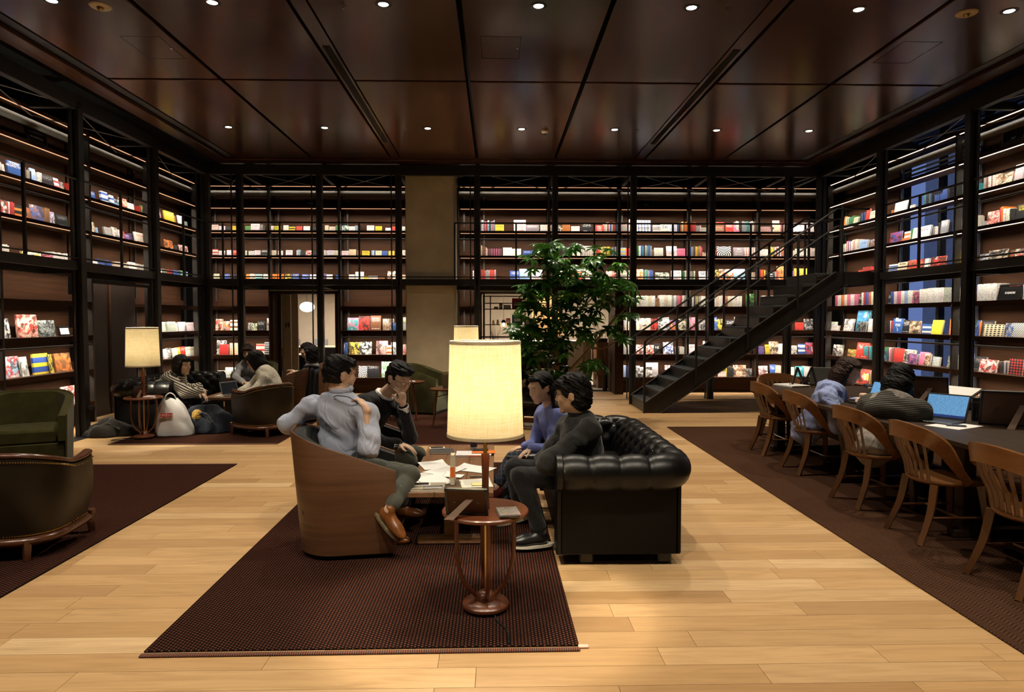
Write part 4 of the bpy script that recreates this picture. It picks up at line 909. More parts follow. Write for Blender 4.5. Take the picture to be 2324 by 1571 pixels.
# ---------------------------------------------------------------- lamp tables
def lamp_table(loc, label, cord=None, rz=0, scale=1.0):
    t = thing('lamp_table', label, 'lamp table', loc, rz, 'round tables with built-in lamps')
    obj('table_top', MB().lathe([(0,.528), (.225,.528), (.236,.534), (.236,.546), (.230,.552), (0,.552)], 48), MAT['cherry'], t, True)
    obj('base', MB().lathe([(0,.012), (.120,.012), (.128,.02), (.128,.034), (.118,.045), (.09,.052), (.06,.056), (0,.056)], 40), MAT['cherry'], t, True)
    for k in range(4):
        a = R(45+90*k)-R(38); c, s = math.cos(a), math.sin(a)
        pts = bez([(.155*c, .155*s, .528), (.158*c, .158*s, .40), (.150*c, .150*s, .26), (.115*c, .115*s, .15), (.06*c, .06*s, .085), (.03*c, .03*s, .054)], 5)
        obj('leg', MB().tube(pts, .0165, 8, flat=.75), MAT['cherryz'], t, True)
    obj('hub', MB().lathe([(.06,.05), (.05,.085), (.03,.10), (0,.10)], 20), MAT['cherry'], t, True)
    obj('brass_rod', MB().tube([(0,0,.09), (0,0,.53)], .0085, 12), MAT['brass'], t, True)
    obj('stem', MB().lathe([(.024,.55), (.0235,.56), (.0185,.66), (.019,.75), (.0225,.853), (.0215,.858), (0,.858)], 20), MAT['cherryz'], t, True)
    obj('brass_neck', MB().tube([(0,0,.855), (0,0,1.13)], .0105, 14), MAT['brass'], t, True)
    n = 64; sh = []
    for r, z in ((.2065,.958), (.2065,.972), (.199,1.2), (.192,1.455), (.192,1.468)): sh.append((r, z))
    mb = MB().lathe([(r, z) for r, z in sh]+[(r-.0025, z) for r, z in reversed(sh)], n, closed=True)
    s = obj('lamp_shade', mb, MAT['linen'], t, True, angle=180)
    for r, z in ((.2072,.963), (.1928,1.461)): obj('shade_trim', MB().lathe([(r-.003,z-.009), (r+.0015,z-.008), (r+.0015,z+.008), (r-.003,z+.009)], n, closed=True), MAT['linen_trim'], s, True)
    sp = MB()
    for k in range(3):
        a = R(120*k+20); sp.tube([(.012*math.cos(a), .012*math.sin(a), 1.40), (.192*math.cos(a), .192*math.sin(a), 1.455)], .002, 5)
    obj('shade_carrier', sp.lathe([(.014,1.39), (.014,1.41)], 12), MAT['brass'], s)
    obj('bulb', MB().ell((0,0,1.165), (.032,.032,.042), 14, 10), MAT['bulb'], t, True)
    obj('socket_cup', MB().lathe([(.012,1.06), (.05,1.085), (.062,1.115), (.060,1.117), (.048,1.09), (.012,1.068)], 24, closed=True), MAT['white'], t, True)  # unseen cup added below the bulb to keep direct light off the table
    L = bpy.data.lights.new('bulb_light', 'POINT'); L.energy = LAMP_W; L.color = (1,.90,.70); L.shadow_soft_size = .05
    o = bpy.data.objects.new('bulb_light', L); COL.objects.link(o); o.parent = t; o.location = (0, 0, 1.165)
    if cord: obj('cord', MB().tube(bez(cord, 8), .004, 6), MAT['black'], t, True)
    return t
lamp_table((-.057, 3.69, .008), 'cherry wood round table with glowing linen lamp beside the coffee table', [(.05,-.11,.012), (.06,-.16,.006), (.11,-.28,.006), (.12,-.42,.006)], 0)
lg = gz(328, 996)
lamp_table((lg.x, lg.y, .008), 'cherry lamp table with lit linen shade beside the white plastic bag', [(-.08,-.1,.01), (-.2,-.12,0), (-.36,-.14,-.002), (-.30,-.03,-.002), (-.12,-.02,.01)])
lamp_table((-.47, 10.9, .008), 'lamp table with pale lit shade standing behind the nearest lamp')

# ---------------------------------------------------------------- chesterfield sofas
def chesterfield(loc, rz, label, L=2.03, D=.93):
    t = thing('chesterfield_sofa', label, 'sofa', loc, rz, 'black leather chesterfield sofas')
    lw, dw, rc = L/2-.17, D/2-.17, .13
    # roll axis in plan: up one arm, along the back, down the other arm
    raw = [(-lw, -D/2+.03)]+[(-lw+rc-rc*math.cos(a), dw-rc+rc*math.sin(a)) for a in [i*math.pi/12 for i in range(7)]]+[(lw-rc+rc*math.sin(a), dw-rc+rc*math.cos(a)) for a in [i*math.pi/12 for i in range(7)]]+[(lw, -D/2+.03)]
    pl = [Vector((x, y, 0)) for x, y in raw]; cum = [0]
    for a, b in zip(pl, pl[1:]): cum.append(cum[-1]+(b-a).length)
    tot = cum[-1]
    def on(s):
        s = min(max(s, 0), tot)
        for i in range(len(cum)-1):
            if s <= cum[i+1]+1e-9:
                u = (s-cum[i])/max(cum[i+1]-cum[i], 1e-9); p = pl[i].lerp(pl[i+1], u)
                e = .02; break
        return p
    def nrm(s):
        d = on(s+.03)-on(s-.03); return Vector((-d.y, d.x, 0)).normalized()    # outward
    rr, cz = .122, .60
    prof = [(-.115, .36), (-.112, .44), (-.105, .52), (-.092, .58)]
    for k in range(0, 15): a = math.pi-.15-k*(math.pi+.85)/14; prof.append((.045+rr*math.cos(a), cz+rr*math.sin(a)))
    prof = [Vector((x, z)) for x, z in bez([(x, z, 0) for x, z in prof], 2) for x, z in [(x, z)]] if False else [Vector(p) for p in prof]
    P2 = []
    for a, b in zip(prof, prof[1:]): P2 += [a, a.lerp(b, .5)]
    P2.append(prof[-1]); V = [0]
    for a, b in zip(P2, P2[1:]): V.append(V[-1]+(b-a).length)
    vtop = next(V[i] for i, p in enumerate(P2) if p.x > .045)-.03
    sp = .185; na = round(tot/sp); sp = tot/na
    def surf(s, i):
        p = P2[i]; v = V[i]; n2 = (P2[min(i+1, len(P2)-1)]-P2[max(i-1, 0)]); n2 = Vector((-n2.y, n2.x)).normalized()
        a = s/sp; b = (v-vtop)/.17
        if v <= vtop: h = (abs(math.sin(math.pi*(a+b)/1))*abs(math.sin(math.pi*(a-b)))+1e-6)**.42
        else:
            h = (abs(math.sin(math.pi*a))+1e-6)**.42; 
            k = min(1, (v-vtop)/.05); bt = math.exp(-((v-vtop)/.03)**2)
        d = -.030*(1-h)*(1 if v <= vtop else max(.6, 1-(v-vtop)/.6))
        p = p+n2*d
        return on(s)+nrm(s)*p.x+Vector((0, 0, p.y))
    segs = [(0, D-.28, 'arm'), (D-.28, tot-(D-.28), 'back'), (tot-(D-.28), tot, 'arm')]
    for s0, s1, nm in segs:
        k = max(8, int((s1-s0)/.0115))
        o = obj(nm, MB().grid([[surf(s0+(s1-s0)*j/k, i) for i in range(len(P2))] for j in range(k+1)]), MAT['leather'], t, True, angle=180)
        bt = MB()
        for j in range(na+1):
            for m_ in range(0, 4):
                s = (j+(m_ % 2)*.5)*sp; v = vtop-m_*.085
                if s0-.001 <= s < s1 and v > .02:
                    i = min(range(len(V)), key=lambda q: abs(V[q]-v)); bt.ell(surf(s, i), .011, 8, 6)
        if bt.v: tag(obj('buttons', bt, MAT['leather'], o, True), kind='stuff')
    # outer panels, front posts
    for s in (-1, 1):
        x0, x1 = sorted((s*(L/2-.155), s*(L/2-.115)))
        obj('side_panel', MB().cbox(x0, x1, -D/2+.03, D/2-.13, .07, .53, .008), MAT['leatherp'], t)
        xc = s*lw; poly = [(xc+s*.045+.118*math.cos(a), cz+.118*math.sin(a)) for a in [R(-60*s if s > 0 else 240)+i*R(300)/16*1 for i in range(17)]]
        circ = [(xc+s*.045+.119*math.cos(2*math.pi*i/24), cz+.119*math.sin(2*math.pi*i/24)) for i in range(24)]
        Mf = Matrix(((1,0,0,0),(0,0,1,-D/2+.005),(0,1,0,0),(0,0,0,1)))
        obj('arm_front', MB().prism(circ, .035, Mf).cbox(min(xc-s*.11, xc+s*.055), max(xc-s*.11, xc+s*.055), -D/2+.008, -D/2+.05, .07, .60, .006), MAT['leather'], t, True)
    obj('back_panel', MB().cbox(-L/2+.115, L/2-.115, D/2-.155, D/2-.115, .07, .53, .008), MAT['leatherp'], t)
    obj('front_rail', MB().cbox(-lw+.10, lw-.10, -D/2+.03, -D/2+.10, .09, .30, .02), MAT['leather'], t, True)
    obj('platform', MB().box(-lw+.05, lw-.05, -D/2+.08, dw, .10, .29), MAT['leather'], t)
    w = (2*lw-.22)/2
    for s in (-1, 1):
        c = s*w/2; g = []
        for j in range(17):
            ph = -math.pi/2+math.pi*j/16; row = []
            for i in range(40):
                th = 2*math.pi*i/40; e = lambda q, p: math.copysign(abs(q)**p, q)
                row.append(Vector((c+w/2*.985*e(math.cos(ph), .25)*e(math.cos(th), .22), .0-.045+(D/2-.13)*e(math.cos(ph), .25)*e(math.sin(th), .22), .365+.075*e(math.sin(ph), .5))))
            g.append(row)
        obj('seat_cushion', MB().grid(g, wrap=True), MAT['leather'], t, True, angle=60)
    for sx in (-1, 1):
        for sy in (-1, 1): obj('foot', MB().cbox(sx*(L/2-.2)-.045, sx*(L/2-.2)+.045, sy*(D/2-.21)-.045, sy*(D/2-.21)+.045, 0, .08, .01), MAT['black'], t)
    return t
chesterfield((.845, 5.22, .008), -math.pi/2, 'black leather chesterfield sofa with two people seated beside the lamp table')
chesterfield((-4.98, 10.52, .008), math.pi/2, 'black leather chesterfield sofa below the dark doorway, seating striped shirt man')

# ---------------------------------------------------------------- tub chairs
def tub_chair(loc, rz, label, outer, inner, hb=.84, hf=.585, w=.72, d=.70, group='curved tub chairs'):
    t = thing('tub_chair', label, 'armchair', loc, rz, group)
    def path(off):
        r = .26-off; xs = w/2-off; yb = d/2-off; P = [Vector((-xs, -d/2, 0))]
        for i in range(6): P.append(Vector((-xs, -d/2+(yb-r+d/2)*(i+1)/6, 0)))
        P += [Vector((-xs+r-r*math.cos(a), yb-r+r*math.sin(a), 0)) for a in [i*math.pi/16 for i in range(1, 9)]]
        P += [Vector((xs-r+r*math.sin(a), yb-r+r*math.cos(a), 0)) for a in [i*math.pi/16 for i in range(0, 9)]]
        for i in range(1, 7): P.append(Vector((xs, yb-r-(yb-r+d/2)*i/6, 0)))
        return P
    def top(y): 
        u = (y+d/2)/d; return hf+(hb-hf)*min(1, u*1.02)
    def wall(o0, o1, dz, mat, nm, z0=.035):
        A, B = path(o0), path(o1); rows = []
        for a, b in zip(A, B):
            zt = top(a.y)+dz; tp = lambda p, z: Vector((p.x*(1-.05*(1-z/.84)), p.y-.07*(1-z/.84)*max(0, (p.y+d/2)/d), z))
            rows.append([tp(a, z0), tp(a, zt*.5), tp(a, zt-.006), tp(a.lerp(b, .3), zt), tp(a.lerp(b, .7), zt), tp(b, zt-.006), tp(b, zt*.5), tp(b, z0)])
        mb = MB().grid(rows); n = len(rows[0]); k = len(rows)
        mb.f.append(tuple(range(n))); mb.f.append(tuple((k-1)*n+i for i in range(n-1, -1, -1))); mb.m += [0, 0]
        return obj(nm, mb, mat, t, True, angle=50)
    wall(0, .016, 0, outer, 'shell'); 
    if outer is MAT['ply']: wall(.0, .0165, .0025, MAT['ply_edge'], 'shell_edge', top(-d/2)-.004) if False else None
    wall(.017, .085, -.012, inner, 'padding', .30)
    obj('seat', MB().cbox(-w/2+.085, w/2-.085, -d/2+.02, d/2-.09, .27, .43, .03), inner, t, True)
    obj('front_panel', MB().cbox(-w/2+.02, w/2-.02, -d/2+.015, -d/2+.05, .04, .28, .01), inner, t)
    obj('plinth', MB().cbox(-w/2+.06, w/2-.06, -d/2+.02, d/2-.26, 0, .05, .004), MAT['black'], t)
    return t
tub_chair((-1.06, 4.78, .008), R(99), 'walnut plywood tub chair seating the man in pale blue shirt', MAT['ply'], MAT['charcoal'])
tub_chair((-1.14, 5.76, .008), R(95), 'tub chair seating the man in black sweater with glasses', MAT['ply'], MAT['charcoal'])
tub_chair((-3.02, 10.70, .008), R(-118), 'walnut plywood tub chair with a navy coat hung over its back', MAT['ply'], MAT['charcoal'])
tub_chair((-2.98, 11.65, .008), R(-108), 'walnut plywood tub chair seating the woman in white blouse', MAT['ply'], MAT['charcoal'])
gp = gz(958, 944)
tub_chair((-1.20, 11.60, .008), R(72), 'moss green tub chair standing in front of the concrete pillar', MAT['green'], MAT['green'], .82, .60)
tub_chair((-4.45, 12.80, .008), R(0), 'green tub chair seating the woman with a lanyard', MAT['green'], MAT['green'], .78, .58)
tub_chair((-5.05, 7.45, .008), R(24), 'moss green velvet tub chair in front of the side bookshelves', MAT['green'], MAT['green'], .79, .58, .84, .74)
# ---------------------------------------------------------------- leather armchairs with carved rails
def barrel_chair(loc, rz, label, nails=True):
    t = thing('leather_armchair', label, 'armchair', loc, rz, 'leather armchairs with carved rails')
    w, d = .70, .72; K = 48
    def pt(u):   # u 0..1 from one arm tip round the back to the other
        a = -math.pi*.5*1.22+u*math.pi*1.22; ca, sa = math.cos(a), math.sin(a)
        x = w/2*math.copysign(abs(sa)**.75, sa); y = -.05+d/2*.98*math.copysign(abs(ca)**.8, ca)
        e = max(0, abs(u-.5)*2-.80)/.20
        return Vector((x*(1+.05*e), y-.10*e, 0))
    def zr(u):
        e = abs(u-.5)*2
        return .70-.10*(e/.8)**2*(1 if e < .8 else 1)+(.07*((e-.8)/.2)**1.5 if e > .8 else 0)
    N = lambda u: (lambda t_: Vector((t_.y, -t_.x, 0)).normalized()*-1)(pt(min(1, u+.01))-pt(max(0, u-.01)))
    rows = []
    for j in range(K+1):
        u = j/K; p = pt(u); n = N(u); z = zr(u)
        sec = []
        for q in range(9):
            v = q/8; zz = .15+(z-.02-.15)*v; bul = .025*math.sin(math.pi*v)-.045*(1-v)
            sec.append(p+n*bul+Vector((0,0,zz)))
        for q in range(5):
            v = 1-q/4; zz = .33+(z-.02-.33)*v; sec.append(p-n*(.075+.02*math.sin(math.pi*v))+Vector((0,0,zz)))
        rows.append(sec)
    mb = MB().grid(rows); n_ = len(rows[0]); mb.f += [tuple(range(n_)), tuple(K*n_+i for i in range(n_-1, -1, -1))]; mb.m += [0, 0]
    s = obj('shell', mb, MAT['leather2'], t, True, angle=60)
    rail = [pt(j/K)-N(j/K)*.03+Vector((0,0,zr(j/K))) for j in range(K+1)]
    obj('top_rail', MB().tube(rail, [.030 if 2 < j < K-2 else .036 for j in range(K+1)], 10, flat=.62, upv=(0,0,1)), MAT['carved'], t, True, angle=70)
    if nails:
        nb = MB()
        for row, (dz, off) in enumerate((( -.035, .012), (None, 0))):
            for j in range(96):
                u = (j+.5)/96; p = pt(u)+N(u)*(.010 if dz else -.038); nb.ell(p+Vector((0,0, zr(u)+dz if dz else .165)), .0055, 6, 4)
        tag(obj('nail_trim', nb, MAT['brass'], s, True), kind='stuff')
    base = [pt(j/K)-N(j/K)*.045+Vector((0,0,.125)) for j in range(K+1)]
    obj('base_moulding', MB().tube(base, .038, 10, flat=.8, upv=(0,0,1)), MAT['carved'], t, True, angle=70)
    obj('front_rail', MB().cbox(-.33,.33,-.40,-.35,.10,.17,.01), MAT['carved'], t)
    for x, y in ((-.30,-.36), (.30,-.36), (-.17,.25), (.17,.25)): obj('leg', MB().tube([(x, y, .13), (x*1.02, y*1.04, .0)], [.032,.024], 4), MAT['carved'], t)
    obj('seat_cushion', MB().cbox(-.23,.23,-.37,.17,.30,.42,.04), MAT['leather2'], t, True)
    return t
barrel_chair((-3.28, 4.72, .008), R(188), 'brown black leather armchair with brass nails and carved rail, back turned')
barrel_chair((-3.14, 9.42, .008), R(-128), 'brown leather armchair with carved legs seating woman in cream knit')
barrel_chair((.48, 10.1, .008), R(-20), 'brown leather armchair half hidden behind the lit lamp shade')

# ---------------------------------------------------------------- coffee tables
def coffee_table(loc, rz, label, w=.60, l=1.72, h=.42):
    t = thing('coffee_table', label, 'coffee table', loc, rz)
    for k in range(3): obj('top_plank', MB().cbox(-w/2+k*w/3+.0008, -w/2+(k+1)*w/3-.0008, -l/2, l/2, h-.035, h, .003), MAT['coffee'], t)
    for s in (-1, 1):
        y = s*(l/2-.22)
        obj('foot', MB().cbox(-w/2+.06, w/2-.06, y-.035, y+.035, 0, .06, .012), MAT['coffee'], t)
        obj('leg', MB().cbox(-.05, .05, y-.03, y+.03, .06, h-.035, .006), MAT['coffee'], t); obj('bearer', MB().cbox(-w/2+.08, w/2-.08, y-.03, y+.03, h-.08, h-.035, .006), MAT['coffee'], t)
    obj('stretcher', MB().cbox(-.02, .02, -l/2+.2, l/2-.2, .16, .23, .005), MAT['coffee'], t)
    return t
CT = (-.315, 5.42, .008)
coffee_table(CT, 0, 'low oak coffee table covered with papers between sofa and tub chairs')
coffee_table((-3.98, 10.60, .008), R(2), 'low oak coffee table with a laptop in the far sofa group', .62, 1.25, .44)
# ---------------------------------------------------------------- round side tables
def round_table(loc, label, r=.24, h=.56):
    t = thing('side_table', label, 'side table', loc, 0, 'round side tables')
    obj('table_top', MB().lathe([(0,h-.022), (r-.01,h-.022), (r,h-.012), (r,h), (0,h)], 36), MAT['cherry'], t, True)
    for k in range(3):
        a = R(120*k+80); obj('leg', MB().tube([(r*.55*math.cos(a), r*.55*math.sin(a), h-.02), (r*.85*math.cos(a), r*.85*math.sin(a), 0)], [.02,.013], 8), MAT['cherryz'], t, True)
    return t
round_table((-1.42, 10.75, .008), 'round wooden side table beside the far green tub chair', .30, .60)
round_table((-.74, 10.15, .008), 'round wooden side table holding a clear leaflet stand', .24, .55)

# ---------------------------------------------------------------- reading table and chairs
rt = thing('reading_table', 'long dark oak reading table with laptops, on the herringbone rug', 'table', (3.92, 5.75, .008))
for k in range(4): obj('top_plank', MB().cbox(-.72+k*.36+.0008, -.72+(k+1)*.36-.0008, -2.9, 2.75, .70, .735, .003), MAT['tabletop'], rt)
for y in (-2.5, -.9, .75, 2.35):
    for x in (-.5, .5): obj('leg', MB().cbox(x-.05, x+.05, y-.05, y+.05, .05, .70, .008), MAT['tabletop'], rt)
    obj('foot', MB().cbox(-.6, .6, y-.05, y+.05, 0, .06, .01), MAT['tabletop'], rt)
for x in (-.5, .5): obj('apron', MB().box(x-.015, x+.015, -2.6, 2.5, .62, .70), MAT['tabletop'], rt)
obj('stretcher', MB().box(-.03, .03, -2.5, 2.35, .20, .28), MAT['tabletop'], rt)
def library_chair(label):
    t = thing('library_chair', label, 'chair', (0,0,0), 0, 'oak library chairs at the reading table')
    # seat: D-shaped saddle board
    poly = [(-.20,-.22), (.20,-.22)]+[(.235*math.cos(a)*(1 if abs(math.cos(a)) < .9 else 1), .03+.20*math.sin(a)) for a in [i*math.pi/12 for i in range(13)]]
    rows = []
    for z, s in ((.415,.93), (.425,.985), (.437,1.0), (.445,.985), (.447,.93), (.440,.5)): rows.append([Vector((x*s, y*s, z)) for x, y in poly])
    mb = MB().grid(rows, wrap=True); n = len(poly); mb.f += [tuple(range(n-1, -1, -1)), tuple(5*n+i for i in range(n))]; mb.m += [0, 0]
    obj('seat', mb, MAT['oakchair'], t, True, angle=50)
    half = [(.235,-.03,.445), (.250,.03,.51), (.262,.10,.60), (.262,.17,.69), (.228,.25,.755), (.13,.30,.782), (0,.315,.79)]
    pts = bez(half+[(-x, y, z) for x, y, z in half[-2::-1]], 5); k = len(pts); rows = []
    for i, p in enumerate(pts):
        e = abs(i/(k-1)-.5)*2; hgt = .058 if e < .45 else .058-.03*min(1, (e-.45)/.35)
        tn = (pts[min(i+1, k-1)]-pts[max(i-1, 0)]).normalized(); out = Vector((p.x*.6, p.y+.1, 0)); out = (out-tn*out.dot(tn)).normalized(); up = tn.cross(out).normalized()
        if up.z < 0: up = -up
        if e > .75: up = (up+Vector((0,.2,0))).normalized()
        th = .014
        rows.append([p+out*th+up*hgt, p+out*th-up*hgt, p-out*th-up*hgt, p-out*th+up*hgt])
    mb = MB().grid(rows, wrap=True); mb.f += [(0,1,2,3), tuple((k-1)*4+i for i in (3,2,1,0))]; mb.m += [0, 0]
    obj('back_rail', mb, MAT['oakchair'], t, True, angle=35)
    for j in range(6):
        u = (j-2.5)/2.5; x0 = u*.13; x1 = u*.165
        c = bez([(x0, .205-.02*u*u, .44), (x0*1.05, .225-.02*u*u, .55), (x1, .27-.03*u*u, .65), (x1*1.02, .305-.04*u*u, .76)], 4)
        obj('slat', MB().tube(c, .023, 4, flat=.36, upv=(0,1,0)), MAT['oakchair_shaded'], t, True, angle=30)
    for sx in (-1, 1):
        obj('leg', MB().tube(bez([(sx*.165,-.165,.42), (sx*.19,-.19,.2), (sx*.205,-.20,0)], 4), [.031,.030,.029,.028,.027,.026,.025,.024,.023], 4), MAT['oakchair_shaded'], t, True, angle=30)
        obj('leg', MB().tube(bez([(sx*.165,.165,.42), (sx*.18,.20,.22), (sx*.205,.285,0)], 4), [.034,.034,.033,.032,.030,.029,.027,.026,.025], 4), MAT['oakchair_shaded'], t, True, angle=30)
        obj('stretcher', MB().tube([(sx*.187,-.185,.19), (sx*.185,.205,.19)], .009, 6), MAT['oakchair_shaded'], t)
    obj('stretcher', MB().tube([(-.187,0,.19), (.187,0,.19)], .009, 6), MAT['oakchair_shaded'], t)
    return t
ch0 = library_chair('empty oak library chair nearest the staircase end of the reading table')
ch0.location = (3.36, 7.94, .008); ch0.rotation_euler.z = R(90)
for x, y, rz, l in ((3.34, 6.98, 91, 'oak library chair seating woman in pale blue shirt'), (3.27, 5.75, 93, 'oak library chair seating woman in grey knit'),
                    (3.25, 4.85, 90, 'empty oak library chair beside the woman in grey knit'), (3.22, 3.93, 92, 'empty oak library chair at the table end with copy stands'),
                    (3.80, 8.85, 2, 'oak library chair at the head of the reading table facing the room'), (4.72, 6.35, -88, 'oak library chair across the reading table behind the copy stand')):
    dup(ch0, (x, y, .008), R(rz), l)
# ---------------------------------------------------------------- indoor tree (umbrella tree)
tr = thing('indoor_tree', 'tall indoor umbrella tree with glossy divided leaves in a pale pot', 'plant', (1.02, 10.35, .0))
mleaf = NT('glossy_leaf'); mleaf.set(Roughness=.28); mleaf.b.inputs['Specular IOR Level'].default_value = .5
oi = mleaf.n('ObjectInfo').outputs['Random']
mleaf.base(mleaf.ramp(oi, [(0, (.012,.055,.010)), (.45, (.028,.115,.018)), (.75, (.07,.23,.025)), (1, (.13,.38,.04))]))
tw = mleaf.n('BsdfTranslucent'); tw.inputs[0].default_value = (.05,.22,.02,1); mx = mleaf.n('MixShader'); mx.inputs[0].default_value = .14
mleaf.l(mleaf.b.outputs[0], mx.inputs[1]); mleaf.l(tw.outputs[0], mx.inputs[2]); mleaf.l(mx.outputs[0], mleaf.t.nodes['Material Output'].inputs[0])
def leaf_mesh(n, L, droop, seed):
    q = random.Random(seed); mb = MB()
    mb.tube([(0,0,0), (.0,.0,.06)], .003, 4)
    for k in range(n):
        a = 2*math.pi*k/n+q.uniform(-.15,.15); l = L*q.uniform(.8,1.05); c, s = math.cos(a), math.sin(a); rows = []
        for i in range(6):
            u = i/5; r = l*(.12+.88*u); z = .06+l*(.16*u-droop*u*u); wd = .19*l*math.sin(math.pi*min(1, .08+u*.92))**.8*(1-.15*u)
            cen = Vector((r*c, r*s, z)); side = Vector((-s, c, 0))
            rows.append([cen-side*wd+Vector((0,0,wd*.28)), cen, cen+side*wd+Vector((0,0,wd*.28))])
        mb.grid(rows)
    me = mb.mesh('leaf'); me.materials.append(mleaf.mat); me.polygons.foreach_set('use_smooth', [True]*len(me.polygons)); return me
LM = [leaf_mesh(8, .150, .34, 1), leaf_mesh(9, .16, .48, 2), leaf_mesh(7, .14, .25, 3), leaf_mesh(8, .155, .62, 4)]
mbark = plain('grey_bark', (.20,.13,.07), .8, var=.3, nscale=18, bump=.4, bscale=40)
TY = 10.35
def tp(px, py, dy=0): 
    p = at(px, py, TY+dy); return p-Vector((1.02, 10.35, 0))
base = Vector((.0, 0, .38))
br_ = {'trunk': [base, tp(1268, 880), tp(1262, 800), tp(1245, 720), tp(1242, 640), tp(1240, 570)],
       'branch': [tp(1268, 880), tp(1300, 835, -.05), tp(1340, 790, -.15), tp(1385, 735, -.1), tp(1420, 700, 0)]}
extra = [[tp(1268,885), tp(1235,850,-.2), tp(1205,800,-.3), tp(1180,760,-.3)], [tp(1262,800), tp(1300,730,.2), tp(1320,660,.2), tp(1335,590,.1)], [tp(1340,790,-.15), tp(1370,790,-.2), tp(1405,770,-.2), tp(1418,745,-.25)],
         [tp(1300,720,.2), tp(1350,670,.3), tp(1390,630,.2)], [tp(1245,720), tp(1215,690,.2), tp(1195,660,.2)], [tp(1262,810), tp(1230,760,.3), tp(1210,720,.35)], [tp(1268,870), tp(1310,850,.3), tp(1330,800,.3)]]
obj('trunk', MB().tube(bez(br_['trunk'], 6), [.036-.0008*i for i in range(31)], 8), mbark, tr, True)
obj('branch', MB().tube(bez(br_['branch'], 6), [.032-.0009*i for i in range(25)], 8), plain('pale_bark', (.36,.27,.17), .8, var=.3, nscale=14, bump=.4, bscale=40), tr, True)
for e in extra: obj('branch', MB().tube(bez(e, 6), [max(.006, .018-.0008*i) for i in range(6*(len(e)-1)+1)], 6), mbark, tr, True)
q = random.Random(21)
blobs = [(1245,575,28,22,8), (1230,600,45,25,9), (1265,625,45,30,12), (1215,655,40,28,9), (1250,680,60,35,16), (1320,590,40,25,8), (1375,605,35,28,9), (1345,640,55,30,15), (1390,670,40,35,14), (1320,690,60,35,18), (1420,705,28,30,9), (1200,700,30,22,6),
         (1225,735,55,28,14), (1195,775,45,30,14), (1235,795,60,35,20), (1290,760,50,35,16), (1355,740,45,30,12), (1230,835,55,25,12), (1190,815,30,25,7), (1315,845,50,20,8), (1405,770,16,14,3), (1280,860,50,15,7), (1170,765,18,18,4), (1290,720,40,30,8)]
for cx_, cy_, rx, ry, n in blobs:
    for k in range(n):
        a = q.random()*6.28; r = q.random()**.5; px = cx_+rx*r*math.cos(a); py = cy_+ry*r*math.sin(a)
        o = inst(LM[q.randrange(4)], 'leaf', tr, tp(px, py, q.uniform(-.5, .45)), (q.uniform(1.05,1.45),)*3, (q.uniform(-.5,.5)+.22, q.uniform(-.5,.5), q.random()*6.28))
obj('pot', MB().lathe([(0,0), (.17,0), (.19,.03), (.235,.36), (.24,.40), (.225,.40), (.215,.36), (0,.36)], 32), plain('pale_glaze', (.62,.60,.55), .3), tr, True)
obj('soil', MB().lathe([(0,.365), (.214,.362)], 24), plain('soil', (.03,.02,.012), .95), tr)

# ---------------------------------------------------------------- things on the coffee table
CZ = .008+.42
def on_ct(px, py, z=CZ): return gz(px, py, z)
def paper(px, py, rz, label, z=CZ, w=.21, h=.297, mat=None, pr=None):
    p = on_ct(px, py, z); t = thing('paper_sheet', label, 'paper', (p.x, p.y, z+.0005), R(rz), 'loose papers on the coffee table')
    # a sheet with one lifted corner
    g_ = [[Vector((-w/2+w*i/6, -h/2+h*j/6, .0006+.012*max(0, (i+j-9)/3)**2)) for i in range(7)] for j in range(7)]
    obj('sheet', MB().grid(g_), mat or MAT['paper'], t, True)
    if pr:
        mb = MB()
        for k in range(pr): mb.box(-w*.38, w*(.15+.2*((k*7) % 3)/2), h*.36-k*.022, h*.36-k*.022+.004, .0009, .0012)
        obj('print', mb, MAT['greyink'], t)
    return t
MAT['greyink'] = plain('grey_ink', (.30,.29,.30), .7); MAT['pinkink'] = plain('pink_marker', (.80,.40,.55), .7); MAT['tint'] = plain('lined_paper', (.74,.73,.62), .7, var=.02)
paper(985, 1056, 18, 'white sheet at the far end of the loose papers', CZ+.002, pr=4); paper(1010, 1068, -35, 'printed sheet with pink marking in the middle of the papers', CZ+.004, pr=9)
paper(1075, 1064, 62, 'blank white sheet reaching over the table edge by the sofa', CZ+.003); paper(968, 1085, -8, 'printed sheet with a small dark picture on the coffee table', CZ+.001, pr=5)
paper(985, 1090, 30, 'blank white sheet nearest the tub chair', CZ+.006); paper(1030, 1080, 75, 'small white slip beside the upright paperback', CZ+.007, .10, .14)
paper(1080, 1097, 8, 'lined memo sheet under a black pen', CZ+.001, .22, .24, MAT['tint'], 7)
def notebook(px, py, rz, label, w, h, th, mat, z=CZ, strap=None, page=MAT['paper']):
    p = on_ct(px, py, z); t = thing('notebook', label, 'notebook', (p.x, p.y, z), R(rz))
    obj('pages', MB().box(-w/2+.003, w/2-.003, -h/2+.003, h/2-.003, .002, th-.002), page, t)
    obj('cover', MB().cbox(-w/2, w/2, -h/2, h/2, th-.002, th, .0008).cbox(-w/2, w/2, -h/2, h/2, 0, .002, .0008).box(-w/2, -w/2+.002, -h/2, h/2, 0, th), mat, t)
    if strap: obj('strap', MB().box(w/2-.03, w/2-.022, -h/2-.0005, h/2+.0005, -.0005, th+.0006), strap, t)
    return t
mgrey = plain('dark_grey_cover', (.05,.05,.05), .6); mkraft = plain('ring_cover', (.35,.30,.22), .7)
notebook(965, 1108, -2, 'spiral notebook with pale band under two phones', .27, .20, .016, mkraft); notebook(1003, 1028, 3, 'dark grey notebook under a phone at the table far end', .20, .15, .022, mgrey, CZ, None)
notebook(1003, 1035, 3, 'silver tablet under the dark grey notebook', .22, .16, .008, MAT['silver'], CZ-.0) if False else None
